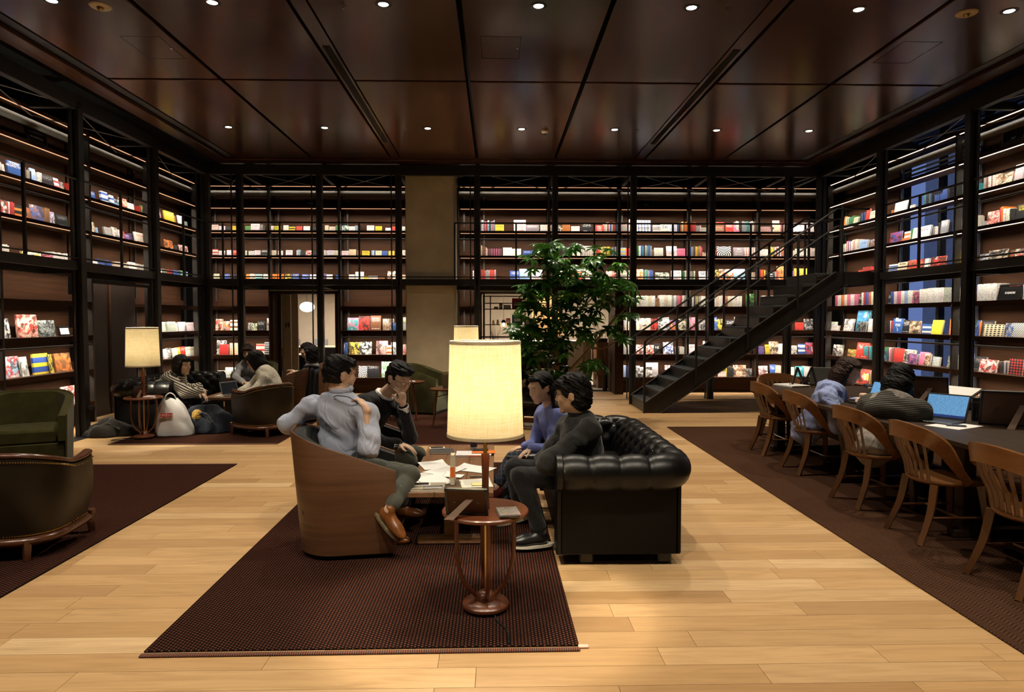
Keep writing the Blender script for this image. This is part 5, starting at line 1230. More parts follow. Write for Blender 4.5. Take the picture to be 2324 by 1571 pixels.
notebook(1075, 1033, 0, 'thick white paper pad with violet edge below the orange folder', .30, .19, .018, plain('white_pad', (.75,.73,.76), .6))
notebook(1098, 1027, -2, 'bright orange plastic folder on the white pad', .20, .12, .008, MAT['orange'], CZ+.018)
notebook(1085, 1100, 4, 'yellow sticky note pad on the memo sheet', .09, .075, .006, plain('sticky_yellow', (.80,.70,.30), .7), CZ+.003)
def phone(p, rz, label, body, screen=True):
    t = thing('phone', label, 'phone', p, R(rz), 'mobile phones')
    obj('body', MB().cbox(-.068,.068,-.034,.034,0,.008,.003), body, t)
    if screen: obj('screen', MB().box(-.055,.055,-.030,.030,.008,.0085), MAT['black'], t)
    else: obj('camera_lens', MB().lathe([(.006,.008), (.006,.0095)], 10, (.055,.022,0)), MAT['black'], t)
    return t
phone(on_ct(955, 1101, CZ+.017), 5, 'white phone with dark screen on the spiral notebook', MAT['white']); phone(on_ct(983, 1107, CZ+.017), 4, 'grey phone lying face down on the spiral notebook', MAT['silver'], False)
phone(on_ct(992, 1018, CZ+.023), 10, 'black phone with pale rim on the dark grey notebook', MAT['white']); phone(on_ct(1090, 1022, CZ+.027), 2, 'black phone lying on the orange folder', MAT['black'])
def pen(p, rz, label, col):
    t = thing('pen', label, 'pen', p, R(rz), 'pens'); mm = plain('pen_barrel', col, .35)
    obj('barrel', MB().tube([(-.06,0,.006), (.045,0,.006), (.068,0,.006)], [.0055,.0055,.001], 8), mm, t, True); obj('clip', MB().box(-.055,-.015,-.002,.002,.011,.013), MAT['silver'], t); return t
pen(on_ct(1085, 1084, CZ+.003), 3, 'black ballpoint pen across the lined memo sheet', (.02,.02,.02)); pen(on_ct(1078, 1037, CZ+.019), 2, 'orange pen in front of the orange folder', (.75,.2,.03))
# cup
p = on_ct(1075, 1020); t = thing('paper_cup', 'white lidded paper cup with navy sleeve on the coffee table', 'cup', (p.x-.0, p.y+.02, CZ))
obj('cup', MB().lathe([(0,0), (.028,0), (.038,.095), (.036,.096), (0,.094)], 24), MAT['white'], t, True); obj('sleeve', MB().lathe([(.0305,.02), (.0375,.075)], 24), MAT['navy'], t, True)
obj('lid', MB().lathe([(.040,.094), (.041,.099), (.037,.108), (.033,.110), (.03,.104), (0,.104)], 24), MAT['white'], t, True)
for k in range(3): obj('print', MB().box(-.016+k*.014, -.010+k*.014, -.0362, -.0355, .045, .050), MAT['red'], t)
# upright paperback in acrylic stand
p = on_ct(1028, 1098); t = thing('book_stand', 'clear acrylic stand with feet on the coffee table', 'book stand', (p.x, p.y, CZ))
obj('foot', MB().box(-.055,-.02,-.06,.06,0,.004).box(.02,.055,-.06,.06,0,.004), MAT['acryl'], t); obj('cheek', MB().box(-.022,-.019,-.05,.05,.004,.06), MAT['acryl'], t); obj('cheek', MB().box(.019,.022,-.05,.05,.004,.06), MAT['acryl'], t)
t = thing('paperback', 'cream paperback with orange band standing in clear holder', 'book', (p.x, p.y, CZ+.005))
obj('pages', MB().box(-.012,.012,-.055,.05,.002,.205), MAT['cream'], t); obj('cover', MB().box(-.0145,-.012,-.06,.055,0,.21).box(.012,.0145,-.06,.055,0,.21).box(-.0145,.0145,-.062,-.058,0,.21), plain('cream_cover', (.70,.64,.48), .5), t)
obj('paper_band', MB().box(-.0152,.0152,-.0632,.0555,.055,.125), MAT['orange'], t)
# ---------------------------------------------------------------- things on the lamp table
LZ = .008+.552; p = gz(1062, 1170, LZ)
def photo_stand(loc, rz, label, w=.215, h=.145, tilt=16, group='photo frames seen from the back', s=1):
    """picture frame standing with its back and easel leg towards -y"""
    t = thing('picture_frame', label, 'frame', loc, R(rz), group); Mx = Matrix.Rotation(R(tilt), 4, 'X'); bk = plain('hardboard', (.10,.05,.03), .8)
    fr = MB()
    for bx in ((-w/2,w/2,0,.018,0,.014), (-w/2,w/2,0,.018,h-.014,h), (-w/2,-w/2+.014,0,.018,0,h), (w/2-.014,w/2,0,.018,0,h)): fr.box(*bx, M=Mx)
    obj('frame', fr, MAT['black'], t); obj('backing', MB().box(-w/2+.012, w/2-.012, .004, .010, .012, h-.012, M=Mx), bk, t)
    top = Mx@Vector((.02, .003, h*.62)); obj('easel_leg', MB().add([top+Vector((-.02,0,0)), top+Vector((.02,0,0)), Vector((-.055,-.085*w/.215,.0)), Vector((-.105,-.085*w/.215,.0)), top+Vector((-.02,.003,0)), top+Vector((.02,.003,0)), Vector((-.055,-.082*w/.215,.0)), Vector((-.105,-.082*w/.215,.0))], [(0,1,2,3),(7,6,5,4),(0,4,5,1),(1,5,6,2),(2,6,7,3),(3,7,4,0)]), plain('easel_card', (.14,.085,.055), .8), t)
    for x in (-.06, .06): obj('clip', MB().box(x*w/.215-.006, x*w/.215+.006, -.002, .004, h*.5-.004, h*.5+.004, M=Mx), MAT['steel2'], t)
    return t
photo_stand((p.x-.005, p.y+.0, LZ), -8, 'black picture frame seen from behind on the cherry lamp table', .225, .155)
p = gz(1152, 1168, LZ)
for k, (z0, l) in enumerate(((0, 'lower picture postcard pack on the lamp table'), (.013, 'upper clear-wrapped postcard pack with tiny coloured prints'))):
    t = thing('card_pack', l, 'cards', (p.x+.003*k, p.y-.01*k, LZ+z0), R(8), 'postcard packs')
    obj('cards', MB().cbox(-.055,.055,-.075,.075,.001,.011,.001), plain('cards', (.22,.21,.21), .5), t)
    if k:
        mm = NT('tiny_prints'); vo = mm.n('TexVoronoi'); vo.inputs['Scale'].default_value = 90; mm.l(mm.coord('Object', (1,1.6,1)), vo.inputs['Vector']); mm.base(mm.mix(.72, vo.outputs['Color'], (.10,.06,.05))).set(Roughness=.3)
        obj('print', MB().box(-.05,.05,-.07,.07,.011,.0116), mm.mat, t)
    else: obj('wrapper', MB().box(-.05,.06,.055,.092,.011,.0115), MAT['steel2'], t)
# far lamp table: frame, papers
photo_stand((lg.x-.05, lg.y-.02, LZ), 65, 'black picture frame turned sideways on the far lamp table', .20, .15)
for k, (dx, dy, rz, l) in enumerate(((-.02,.05,10,'white leaflet under the stem of the far lamp'), (.09,-.03,20,'printed leaflet stack on the far lamp table'))):
    t = thing('leaflet', l, 'paper', (lg.x+dx, lg.y+dy, LZ), R(rz), 'leaflets on lamp tables'); obj('sheets', MB().cbox(-.07,.07,-.05,.05,.0005,.006+.004*k,.0008), MAT['paper'], t); obj('print', MB().box(-.05,.05,-.03,.02,.0061+.004*k,.0064+.004*k), MAT['pinkink'], t)
# side tables: leaflet, stand
t = thing('leaflet', 'white leaflet on the round table by the far green chair', 'paper', (-1.36, 10.7, .609), R(20)); obj('sheet', MB().cbox(-.10,.10,-.07,.07,0,.004,.001), MAT['paper'], t); obj('print', MB().box(-.06,.06,-.01,.03,.004,.0043), MAT['greyink'], t)
t = photo_stand((-1.52, 10.66, .609), 80, 'small black frame on the round table by the far green chair', .15, .12)
t = thing('leaflet_stand', 'clear leaflet stand on the round table behind the lamp', 'stand', (-.74, 10.15, .559)); obj('holder', MB().box(-.05,.05,-.02,-.016,0,.20).box(-.05,.05,.016,.02,0,.20).box(-.05,.05,-.02,.02,0,.004), MAT['acryl'], t); obj('leaflets', MB().box(-.045,.045,-.012,.010,.005,.25), MAT['cream'], t)

# ---------------------------------------------------------------- things on the reading table
RZt = .008+.735
def laptop(loc, rz, label, lid=105, body=None, scr=None, w=.33, d=.23):
    """screen faces -y"""
    t = thing('laptop', label, 'laptop', loc, R(rz), 'laptops'); b_ = body or MAT['black']
    obj('base', MB().cbox(-w/2, w/2, -d/2, d/2, 0, .016, .004), b_, t)
    keys = MB()
    for r_ in range(5):
        for c_ in range(13): keys.box(-w/2+.022+c_*.0222, -w/2+.040+c_*.0222, .005-.0+.085-r_*.021-.017, .005+.085-r_*.021, .016, .0175)
    tag(obj('keys', keys, MAT['black2'], t), kind='stuff')
    obj('touchpad', MB().box(-.05,.05,-d/2+.015,-d/2+.07,.016,.0164), MAT['black2'], t)
    M = Matrix.Translation((0, d/2-.004, .012))@Matrix.Rotation(R(90-lid), 4, 'X')
    l_ = obj('lid', MB().cbox(-w/2, w/2, 0, .009, 0, d*.98, .003, M=M), b_, t)
    if scr: obj('screen', MB().box(-w/2+.014, w/2-.014, -.0012, 0, .022, d*.98-.014, M=M), scr, l_)
    return t
MAT['black2'] = plain('key_black', (.03,.03,.032), .5)
m = NT('mail_screen'); m.set(Roughness=.2); sp = m.n('SeparateXYZ'); m.l(m.n('TexCoord').outputs['Object'], sp.inputs[0]); x_, z_ = sp.outputs[0], sp.outputs[2]
ln = m.math('LESS_THAN', m.math('FRACT', m.math('MULTIPLY', z_, 75.0)), .38); cc = m.n('CombineXYZ'); m.l(m.math('MULTIPLY', x_, 60.0), cc.inputs[0]); m.l(m.math('FLOOR', m.math('MULTIPLY', z_, 75.0)), cc.inputs[1])
tx = m.math('MULTIPLY', ln, m.math('GREATER_THAN', m.noise(cc.outputs[0], 1.0, 0), .5)); 
col = m.mix(m.math('MULTIPLY', tx, .45), (.13,.33,.62), (.04,.10,.25)); col = m.mix(m.math('LESS_THAN', z_, .052), col, (.02,.04,.16))
m.base(col); m.l(col, m.b.inputs['Emission Color']); m.b.inputs['Emission Strength'].default_value = .62; MAT['screen'] = m.mat
lp = gz(2125, 958, RZt)
laptop((lp.x, lp.y, RZt), -58, 'open black laptop with blue mail screen beside the tumbler', 115, None, MAT['screen'], .34, .235)
lp2 = gz(1948, 918, RZt)
laptop((lp2.x+.1, lp2.y, RZt), -80, 'open laptop with blue screen in front of woman in pale blue shirt', 112, None, MAT['screen'])
lp3 = gz(1850, 874, RZt)
laptop((lp3.x+.12, lp3.y+.05, RZt), 160, 'grey laptop standing open with its lid back towards the chairs', 100, plain('grey_shell', (.10,.095,.09), .5), None)
t = thing('document_stack', 'stack of white papers and pen at the far end of reading table', 'papers', gz(1795, 877, RZt), R(15)); obj('sheets', MB().cbox(-.13,.13,-.17,.17,.0005,.02,.002), MAT['paper'], t); obj('folder', MB().cbox(-.12,.14,-.18,.16,.02,.024,.001), MAT['white'], t); obj('pen', MB().tube([(-.05,-.05,.03), (.03,.06,.03)], .005, 6), MAT['black'], t)
p = gz(2165, 967, RZt); t = thing('paper_sheet', 'white sheet beside the black laptop at the table edge', 'paper', p, R(-62)); obj('sheet', MB().cbox(-.13,.13,-.18,.18,.0005,.0025,.0005), MAT['paper'], t)
p = gz(2170, 968, RZt); phone((p.x, p.y, RZt+.003), -30, 'black phone lying on the white sheet by the laptop', MAT['black'])
p = gz(2150, 962, RZt); pen((p.x, p.y, RZt+.004), -25, 'pink pen on the white sheet by the laptop', (.55,.22,.35))
p = gz(2216, 955, RZt); t = thing('tumbler', 'black insulated tumbler with grey ring on the reading table', 'tumbler', p)
obj('body', MB().lathe([(0,0), (.036,0), (.037,.01), (.038,.165), (.036,.168), (0,.168)], 28), plain('tumbler_black', (.008,.008,.009), .25), t, True); obj('ring', MB().lathe([(.0388,.150), (.0388,.163)], 28), MAT['steel2'], t, True); obj('lid', MB().lathe([(.037,.168), (.036,.195), (.03,.20), (0,.20)], 28), MAT['black'], t, True)
def copy_stand(px, py, rz, label, w=.42, h=.32, top=None):
    p = gz(px, py, RZt); t = photo_stand((p.x, p.y, RZt), rz, label, w, h, 38, 'sloping copy stands on the reading table')
    if top:
        Mx = Matrix.Rotation(R(38), 4, 'X'); obj('sheet', MB().box(-w/2+.02, w/2-.02, .019, .022, .02, h-.02, M=Mx), top, t)
    return t
def easel(px, py, rz, label, w=.40, h=.30, tilt=60, sheet=None):
    """sloping reading stand: board leaning away, sheet on its upper face"""
    p = gz(px, py, RZt); t = thing('copy_stand', label, 'copy stand', p, R(rz), 'sloping copy stands'); Mx = Matrix.Translation((0,-.1,.06))@Matrix.Rotation(R(90-tilt), 4, 'X')
    obj('board', MB().cbox(-w/2, w/2, -.006, .006, 0, h, .002, M=Matrix.Translation((0,-.1,.05))@Matrix.Rotation(R(-tilt), 4, 'X')), MAT['tabletop'], t)
    if sheet: obj('sheet', MB().box(-w/2+.02, w/2-.02, -.009, -.0065, .01, h-.01, M=Matrix.Translation((0,-.1,.05))@Matrix.Rotation(R(-tilt), 4, 'X')), sheet, t)
    obj('ledge', MB().box(-w/2, w/2, -.125, -.095, .035, .05), MAT['tabletop'], t)
    for s in (-1, 1): obj('side_support', MB().prism([(-.1,0), (.16,0), (.16,.10), (-.1,.05)], .012, Matrix(((0,0,1,s*(w/2-.05)),(1,0,0,0),(0,1,0,0),(0,0,0,1)))), MAT['oakchair'], t)
    return t
easel(2150, 925, -70, 'sloping wooden stand holding a white open sheet behind the laptop', .42, .34, 66, MAT['paper'])
photo_stand(gz(2108, 922, RZt), -45, 'tall brown display board with easel leg behind the woman in grey', .34, .30, 14, 'large boards on the reading table')
photo_stand(gz(2310, 968, RZt), -28, 'large dark board propped on an easel leg at the table edge', .52, .30, 20, 'large boards on the reading table')
for k, (px, py, c_, l) in enumerate(((1985, 880, (.02,.035,.08), 'navy book lying on the reading table beside the laptop'), (2205, 915, (.5,.3,.25), 'flat pile of colourful magazines behind the copy stand'))):
    p = gz(px, py, RZt); t = thing('table_book', l, 'book', p, R(-20+k*30)); obj('pages', MB().box(-.10,.10,-.14,.14,.004,.028), MAT['pages'], t); obj('cover', MB().cbox(-.105,.105,-.145,.145,.028,.032,.001).cbox(-.105,.105,-.145,.145,0,.004,.001).box(-.105,-.102,-.145,.145,0,.032), plain('table_book_cover', c_, .4), t)
p = at(1822, 835, 8.55); t = thing('letter_easel', 'black zigzag display easel standing on the far end of reading table', 'easel', (p.x, 8.5, RZt))
mb = MB().bar((-.16,0,0), (-.09,0,.24), .022).bar((-.09,0,.24), (0,0,.02), .022).bar((0,0,.02), (.09,0,.24), .022).bar((.09,0,.24), (.16,0,0), .022); obj('frame', mb, MAT['black'], t); obj('rear_leg', MB().bar((0,.0,.12), (0,.14,0), .016), MAT['black'], t)

# ---------------------------------------------------------------- bags, coats, far laptop
bp = gz(392, 992)
t = thing('plastic_bag', 'bulging white plastic carrier bag with red print on the floor', 'bag', (bp.x, bp.y+.1, .008), R(5))
rows = []; K = 40
for j in range(22):
    v = j/21; z = .50*v; row = []
    for i in range(K):
        a = 2*math.pi*i/K; r = (1-.12*v-1.25*max(0, v-.5)**1.25)*(.96+.04*math.sin(v*9)); sq = (abs(math.cos(a))**3.0+abs(math.sin(a))**3.0)**(-1/3.0)
        wob = 1+.04*math.sin(5*a+6*v)+.035*abs(math.sin(4.5*a-5*v))+.03*abs(math.sin(3.5*a+8*v))-.05*max(0,v-.5)*abs(math.sin(8*a))
        row.append(Vector((.235*r*sq*wob*math.cos(a)-.07*v, .15*r*sq*wob*math.sin(a), z*(1+.03*math.sin(4*a)))))
    rows.append(row)
mb = MB().grid(rows, wrap=True); mb.f.append(tuple(range(K-1, -1, -1))); mb.m.append(0)
mbag = plain('white_polythene', (.72,.70,.68), .32, var=.04, nscale=9, bump=.5, bscale=14); obj('sack', mb, mbag, t, True, angle=180)
obj('handle', MB().tube(bez([(-.13,-.02,.42), (-.125,-.01,.52), (-.07,0,.575), (-.01,.01,.53), (.02,.02,.42)], 6), [.034]*3+[.022]*19+[.034]*3, 8, flat=.4), mbag, t, True)
mlogo = MAT['red']
for k in (0, 1):
    lo = obj('logo', MB().box(-.135+k*.082, -.062+k*.082, -.175, -.166, .275, .325), mlogo, t)
    text('logo_mark', ('UNI', 'QLO')[k], .036, MAT['paper'], lo, (-.098+k*.082, -.1765, .30))
def pile(loc, rz, label, cat, mat, rx, ry, h, seed, name='coat'):
    q = random.Random(seed); t = thing(name, label, cat, loc, R(rz)); rows = []; K = 48; ph = [q.random()*6.28 for _ in range(6)]
    for j in range(20):
        v = j/19; row = []
        for i in range(K):
            a = 2*math.pi*i/K; r = math.cos(v*math.pi/2)**.55
            f = 1+.14*math.sin(3*a+ph[0])+.09*math.sin(5*a+ph[1]+3*v)+.06*math.sin(9*a+ph[2]-4*v); fold = .05*math.sin(6*a+ph[3]+7*v)*math.sin(math.pi*v)
            row.append(Vector((rx*r*f*math.cos(a), ry*r*f*math.sin(a), max(0, h*math.sin(v*math.pi/2)*(.75+.25*math.sin(2*a+ph[4]))+fold*h*1.6+.004))))
        rows.append(row)
    mb = MB().grid(rows, wrap=True); mb.f.append(tuple(range(K-1, -1, -1))); mb.m.append(0); obj('cloth', mb, mat, t, True, angle=180)
    obj('lining', MB().tube(bez([(-rx*.5,-ry*.7,h*.35), (0,-ry*.55,h*.75), (rx*.45,-ry*.6,h*.4)], 6), .03, 8, flat=.5), mat, t, True); return t
mdark = cloth('dark_coat', (.018,.015,.012), None, 300, .4); mnavy = cloth('navy_coat', (.014,.018,.030), None, 300, .4)
cp = gz(248, 990); pile((cp.x, cp.y+.05, .002), 10, 'dark crumpled coat lying on the floor beside the sofa', 'coat', mdark, .34, .20, .24, 3)
cp = gz(466, 984); pile((cp.x, cp.y+.05, .009), -5, 'dark backpack heap beside the white plastic bag', 'bag', mnavy, .32, .19, .38, 8, 'backpack')
t = thing('knit_hat', 'mustard yellow knitted hat on the dark backpack', 'hat', Vector(at(447, 940, 9.50))-Vector((0,0,.06))); obj('crown', MB().lathe([(.075,0), (.078,.04), (.062,.09), (.03,.12), (0,.125)], 20), cloth('mustard_knit', (.42,.26,.05), None, 200, .5), t, True); obj('brim', MB().lathe([(.074,-.005), (.084,0), (.084,.03), (.074,.033)], 20, closed=True), cloth('mustard_brim', (.36,.22,.04), None, 200, .5), t, True)
# navy coat over the tub chair back
t = thing('coat', 'navy coat hung over the back of the plywood tub chair', 'coat', (-2.80, 10.42, .0), R(-28)); rows = []
for j in range(26):
    v = j/25; row = []
    for i in range(16):
        u = i/15-.5; fold = .018*math.sin(u*26+v*3)*(.4+v)
        if v < .2: y = .06-.30*v+.0; z = .84+.03*math.sin(v/.2*math.pi)
        else: y = -.02-.05*(v-.2)**.5; z = .83-.62*(v-.2)/.8
        row.append(Vector((u*(.34+.08*v), y+fold-.02, z+.03*math.cos(u*6))))
    rows.append(row)
obj('cloth', MB().grid(rows), cloth('slate_navy_wool', (.022,.028,.042), None, 300, .3), t, True, angle=180)
obj('collar', MB().tube(bez([(-.15,.02,.865), (0,-.02,.885), (.15,.02,.865)], 6), .026, 8, flat=.6), mnavy, t, True)
fl = Vector((-3.86, 10.20, .448))
laptop(fl, 62, 'open silver laptop on the far coffee table', 108, MAT['silver'], plain('dim_screen', (.03,.035,.05), .2), .31, .21)
for k, (dx, dy, l) in enumerate(((-.18,.05,'white papers on the far coffee table beside the silver laptop'), (.1,.35,'pale printed pile on the far coffee table by the cream knit woman'))):
    t = thing('document_stack', l, 'papers', fl+Vector((dx,dy,0)), R(20*k)); obj('sheets', MB().cbox(-.11,.11,-.15,.15,.0005,.006+.02*k,.001), MAT['paper'], t); obj('print', MB().box(-.07,.07,-.05,.06,.0062+.02*k,.0066+.02*k), MAT['greyink'], t)
t = thing('magazine', 'red magazine lying on the velvet chair arm beside the leather armchair', 'magazine', (gz(5, 1030, .66).x-.02, gz(5, 1030, .66).y+.2, .45), R(10)); obj('cover', MB().cbox(-.12,.12,-.15,.15,.0,.010,.002), plain('dull_red', (.30,.02,.025), .5), t); obj('label', MB().box(-.06,.06,.02,.06,.010,.0104), MAT['paper'], t)
# ---------------------------------------------------------------- people
class Fld:
    """distance field on a grid, meshed by surface nets"""
    def __init__(s, lo, hi, h):
        s.h = h; s.o = np.array(lo, np.float32)-2*h; s.n = np.ceil((np.array(hi)-s.o+2*h)/h).astype(int)+1
        s.a = np.full(s.n, .5, np.float32)
    def blk(s, lo, hi):
        i0 = np.clip(np.floor((np.array(lo)-s.o)/s.h).astype(int), 0, s.n); i1 = np.clip(np.ceil((np.array(hi)-s.o)/s.h).astype(int)+1, 0, s.n)
        if (i1 <= i0).any(): return None
        ax = [s.o[k]+s.h*np.arange(i0[k], i1[k], dtype=np.float32) for k in range(3)]
        return tuple(slice(a, b) for a, b in zip(i0, i1)), ax[0][:,None,None], ax[1][None,:,None], ax[2][None,None,:]
    def put(s, p, k=.02, op='add'):
        m = k+.03; lo, hi = bounds(p); b = s.blk(np.array(lo)-m, np.array(hi)+m)
        if b is None: return
        sl, X, Y, Z = b; d = sdf(p, X, Y, Z); A = s.a[sl]
        if op == 'add':
            hh = np.clip(.5+.5*(A-d)/k, 0, 1); s.a[sl] = A+(d-A)*hh-k*hh*(1-hh)
        else:
            hh = np.clip(.5-.5*(A+d)/k, 0, 1); s.a[sl] = A+(-d-A)*hh+k*hh*(1-hh)
    def wrinkle(s, amp, f=17.0, seed=0):
        if not amp: return
        X = (s.o[0]+s.h*np.arange(s.n[0], dtype=np.float32))[:,None,None]*f; Y = (s.o[1]+s.h*np.arange(s.n[1], dtype=np.float32))[None,:,None]*f; Z = (s.o[2]+s.h*np.arange(s.n[2], dtype=np.float32))[None,None,:]*f
        w = np.sin(X*1.1+Z*1.9+seed+1.3*np.sin(Y*.9+Z*.5))+.7*np.sin(Y*1.7-Z*1.3+seed*2+np.sin(X*1.3))+.4*np.sin(X*2.7+Y*2.1+Z*3.3+seed)
        s.a += (amp*(w if f > 40 else np.sign(w)*np.abs(w)**1.4)).astype(np.float32)
    def mesh(s, name):
        f = s.a; g = f < 0; n = s.n
        c = [f[i:n[0]-1+i, j:n[1]-1+j, k:n[2]-1+k] for i in (0,1) for j in (0,1) for k in (0,1)]
        cnt = sum((x < 0).astype(np.int8) for x in c); mk = (cnt > 0) & (cnt < 8); ids = np.argwhere(mk)
        V = np.stack([x[mk] for x in c], 1); cor = np.array([(i,j,k) for i in (0,1) for j in (0,1) for k in (0,1)], np.float32)
        acc = np.zeros((len(ids), 3), np.float32); num = np.zeros(len(ids), np.float32)
        for a in range(8):
            for b in range(a+1, 8):
                if np.abs(cor[a]-cor[b]).sum() == 1:
                    cr = (V[:,a] < 0) != (V[:,b] < 0); t = V[cr,a]/(V[cr,a]-V[cr,b]); acc[cr] += cor[a]+(cor[b]-cor[a])*t[:,None]; num[cr] += 1
        P = s.o+s.h*(ids+acc/num[:,None]); idx = np.full(mk.shape, -1, np.int64); idx[mk] = np.arange(len(ids)); F_ = []
        for ax in range(3):
            u, w = [(1,2),(2,0),(0,1)][ax]
            sl0 = [slice(0, n[q]-1) if q == ax else slice(1, n[q]-1) for q in range(3)]; sl1 = list(sl0); sl1[ax] = slice(1, n[ax])
            a, b = g[tuple(sl0)], g[tuple(sl1)]
            for flip, e in ((0, a & ~b), (1, ~a & b)):
                q = np.argwhere(e)
                if not len(q): continue
                q = q.copy(); q[:,u] += 1; q[:,w] += 1
                def at_(du, dw): r = q.copy(); r[:,u] -= du; r[:,w] -= dw; return idx[r[:,0], r[:,1], r[:,2]]
                quad = np.stack([at_(1,1), at_(0,1), at_(0,0), at_(1,0)], 1); F_.append(quad[:,::-1] if flip else quad)
        F_ = np.concatenate(F_); F_ = F_[(F_ >= 0).all(1)]
        me = bpy.data.meshes.new(name); me.vertices.add(len(P)); me.vertices.foreach_set('co', P.astype(np.float32).ravel())
        me.loops.add(F_.size); me.loops.foreach_set('vertex_index', F_.ravel().astype(np.int32)); me.polygons.add(len(F_))
        me.polygons.foreach_set('loop_start', np.arange(0, F_.size, 4, dtype=np.int32)); me.polygons.foreach_set('loop_total', np.full(len(F_), 4, np.int32))
        me.update(calc_edges=True); me.polygons.foreach_set('use_smooth', np.ones(len(F_), bool)); return me
def bounds(p):
    if p[0] == 'c':
        a, b, ra, rb = p[1:]; r = max(ra, rb); return [min(a[i], b[i])-r for i in range(3)], [max(a[i], b[i])+r for i in range(3)]
    c, r = p[1], max(p[2]); return [c[i]-r for i in range(3)], [c[i]+r for i in range(3)]
def sdf(p, X, Y, Z):
    if p[0] == 'c':
        a, b, ra, rb = p[1:]; d = [b[i]-a[i] for i in range(3)]; L2 = max(sum(x*x for x in d), 1e-9)
        x, y, z = X-a[0], Y-a[1], Z-a[2]; t = np.clip((x*d[0]+y*d[1]+z*d[2])/L2, 0, 1)
        return np.sqrt((x-t*d[0])**2+(y-t*d[1])**2+(z-t*d[2])**2)-(ra+(rb-ra)*t)
    c, r, M = p[1:]; x, y, z = X-c[0], Y-c[1], Z-c[2]
    q = [M[0][i]*x+M[1][i]*y+M[2][i]*z for i in range(3)]
    if p[0] == 'e':
        k0 = np.sqrt(sum((q[i]/r[i])**2 for i in range(3))); k1 = np.sqrt(sum((q[i]/r[i]**2)**2 for i in range(3)))+1e-6; return k0*(k0-1)/k1
    return np.maximum.reduce([np.abs(q[0])-r[0]+0*q[1]+0*q[2], np.abs(q[1])-r[1]+0*q[0]+0*q[2], np.abs(q[2])-r[2]+0*q[0]+0*q[1]])
I3 = Matrix.Identity(3)
def C(a, b, ra, rb=None): return ('c', tuple(a), tuple(b), ra, rb if rb is not None else ra)
def E(c, r, M=I3): return ('e', tuple(c), r, M)
def B(c, r, M=I3): return ('b', tuple(c), r, M)
def field(prims, h, wr=0, seed=0, cut=()):
    bs = [bounds(p[0]) for p in prims]; lo = [min(b[0][i] for b in bs)-.03 for i in range(3)]; hi = [max(b[1][i] for b in bs)+.03 for i in range(3)]
    f = Fld(lo, hi, h)
    for p, k in prims: f.put(p, k)
    f.wrinkle(wr, seed=seed)
    for p, k in cut: f.put(p, k, 'sub')
    return f
def frame(fwd, up):
    up = Vector(up).normalized(); f = Vector(fwd); f = (f-up*f.dot(up)).normalized(); r = f.cross(up)
    return Matrix((r, f, up)).transposed()        # columns: right, forward, up
def hand_prims(w, dr, nrm, curl, thumb, s=1.0):
    """w wrist, dr towards the fingers, nrm palm normal, thumb side +-1"""
    dr = Vector(dr).normalized(); nrm = Vector(nrm); nrm = (nrm-dr*nrm.dot(dr)).normalized(); lat = dr.cross(nrm).normalized()*thumb
    M = Matrix((lat, dr, nrm)).transposed(); P = [(C(w-dr*.03, w+dr*.02, .025*s, .023*s), .012), (E(w+dr*.055*s, (.039*s, .052*s, .0165*s), M), .012)]
    for k, (o, L) in enumerate(((.030,.92), (.0105,1.03), (-.0095,.97), (-.0285,.76))):
        p = w+dr*.092*s+lat*o*s-dr*.006*abs(k-1); d = (dr+lat*o*3.0).normalized(); ax = lat
        for seg, l in enumerate((.042, .027, .021)):
            d = (d*math.cos(curl)+nrm*math.sin(curl)).normalized(); q_ = p+d*l*L*s; P.append((C(p, q_, (.0092-.0009*seg)*s, (.0085-.0009*seg)*s), .004)); p = q_
    p = w+dr*.022*s+lat*.026*s; d = (lat*.75+dr*.75+nrm*.25).normalized()
    for seg, l in enumerate((.038, .030, .024)):
        q_ = p+d*l*s; P.append((C(p, q_, (.0125-.0015*seg)*s, (.011-.0015*seg)*s), .006)); p = q_; d = (d+dr*.35+nrm*curl*.25).normalized()
    return P
def head_prims(hc, M, s=1.0, ears=True):
    L = lambda x, y, z: hc+M@(Vector((x, y, z))*s)
    P = [(E(L(0,-.012,.028), (.076*s,.096*s,.090*s), M), .02), (E(L(0,.012,-.010), (.068*s,.080*s,.085*s), M), .03), (E(L(0,.030,-.055), (.052*s,.058*s,.056*s), M), .03),
         (C(L(-.012,.074,-.094), L(.012,.074,-.094), .018*s), .02), (C(L(0,.088,.022), L(0,.104,-.018), .008*s, .0125*s), .012), (C(L(-.010,.094,-.024), L(.010,.094,-.024), .0085*s), .006),
         (C(L(-.038,.076,.036), L(.038,.076,.036), .013*s), .014), (C(L(-.045,.062,-.018), L(-.030,.072,-.030), .020*s), .02), (C(L(.045,.062,-.018), L(.030,.072,-.030), .020*s), .02),
         (C(L(-.018,.087,-.052), L(.018,.087,-.052), .0095*s), .01), (C(L(-.014,.085,-.064), L(.014,.085,-.064), .009*s), .008)]
    for x in ((-1, 1) if ears else ()): P += [(E(L(x*.076,-.012,-.002), (.010*s,.021*s,.033*s), M), .008), (E(L(x*.082,-.018,.010), (.008*s,.018*s,.018*s), M), .006)]
    cut = [(E(L(x*.032,.099,.014), (.017*s,.014*s,.009*s), M), .010) for x in (-1, 1)]
    return P, cut, L
def surf_y(prims, cut, L, x, z):
    ys = np.linspace(.14, .0, 80); pts = [L(x, y, z) for y in ys]; X = np.array([p.x for p in pts]); Y = np.array([p.y for p in pts]); Z = np.array([p.z for p in pts])
    d = np.minimum.reduce([sdf(p, X, Y, Z) for p, _ in prims]); i = np.argmax(d < 0); return ys[i]
FAB = {}
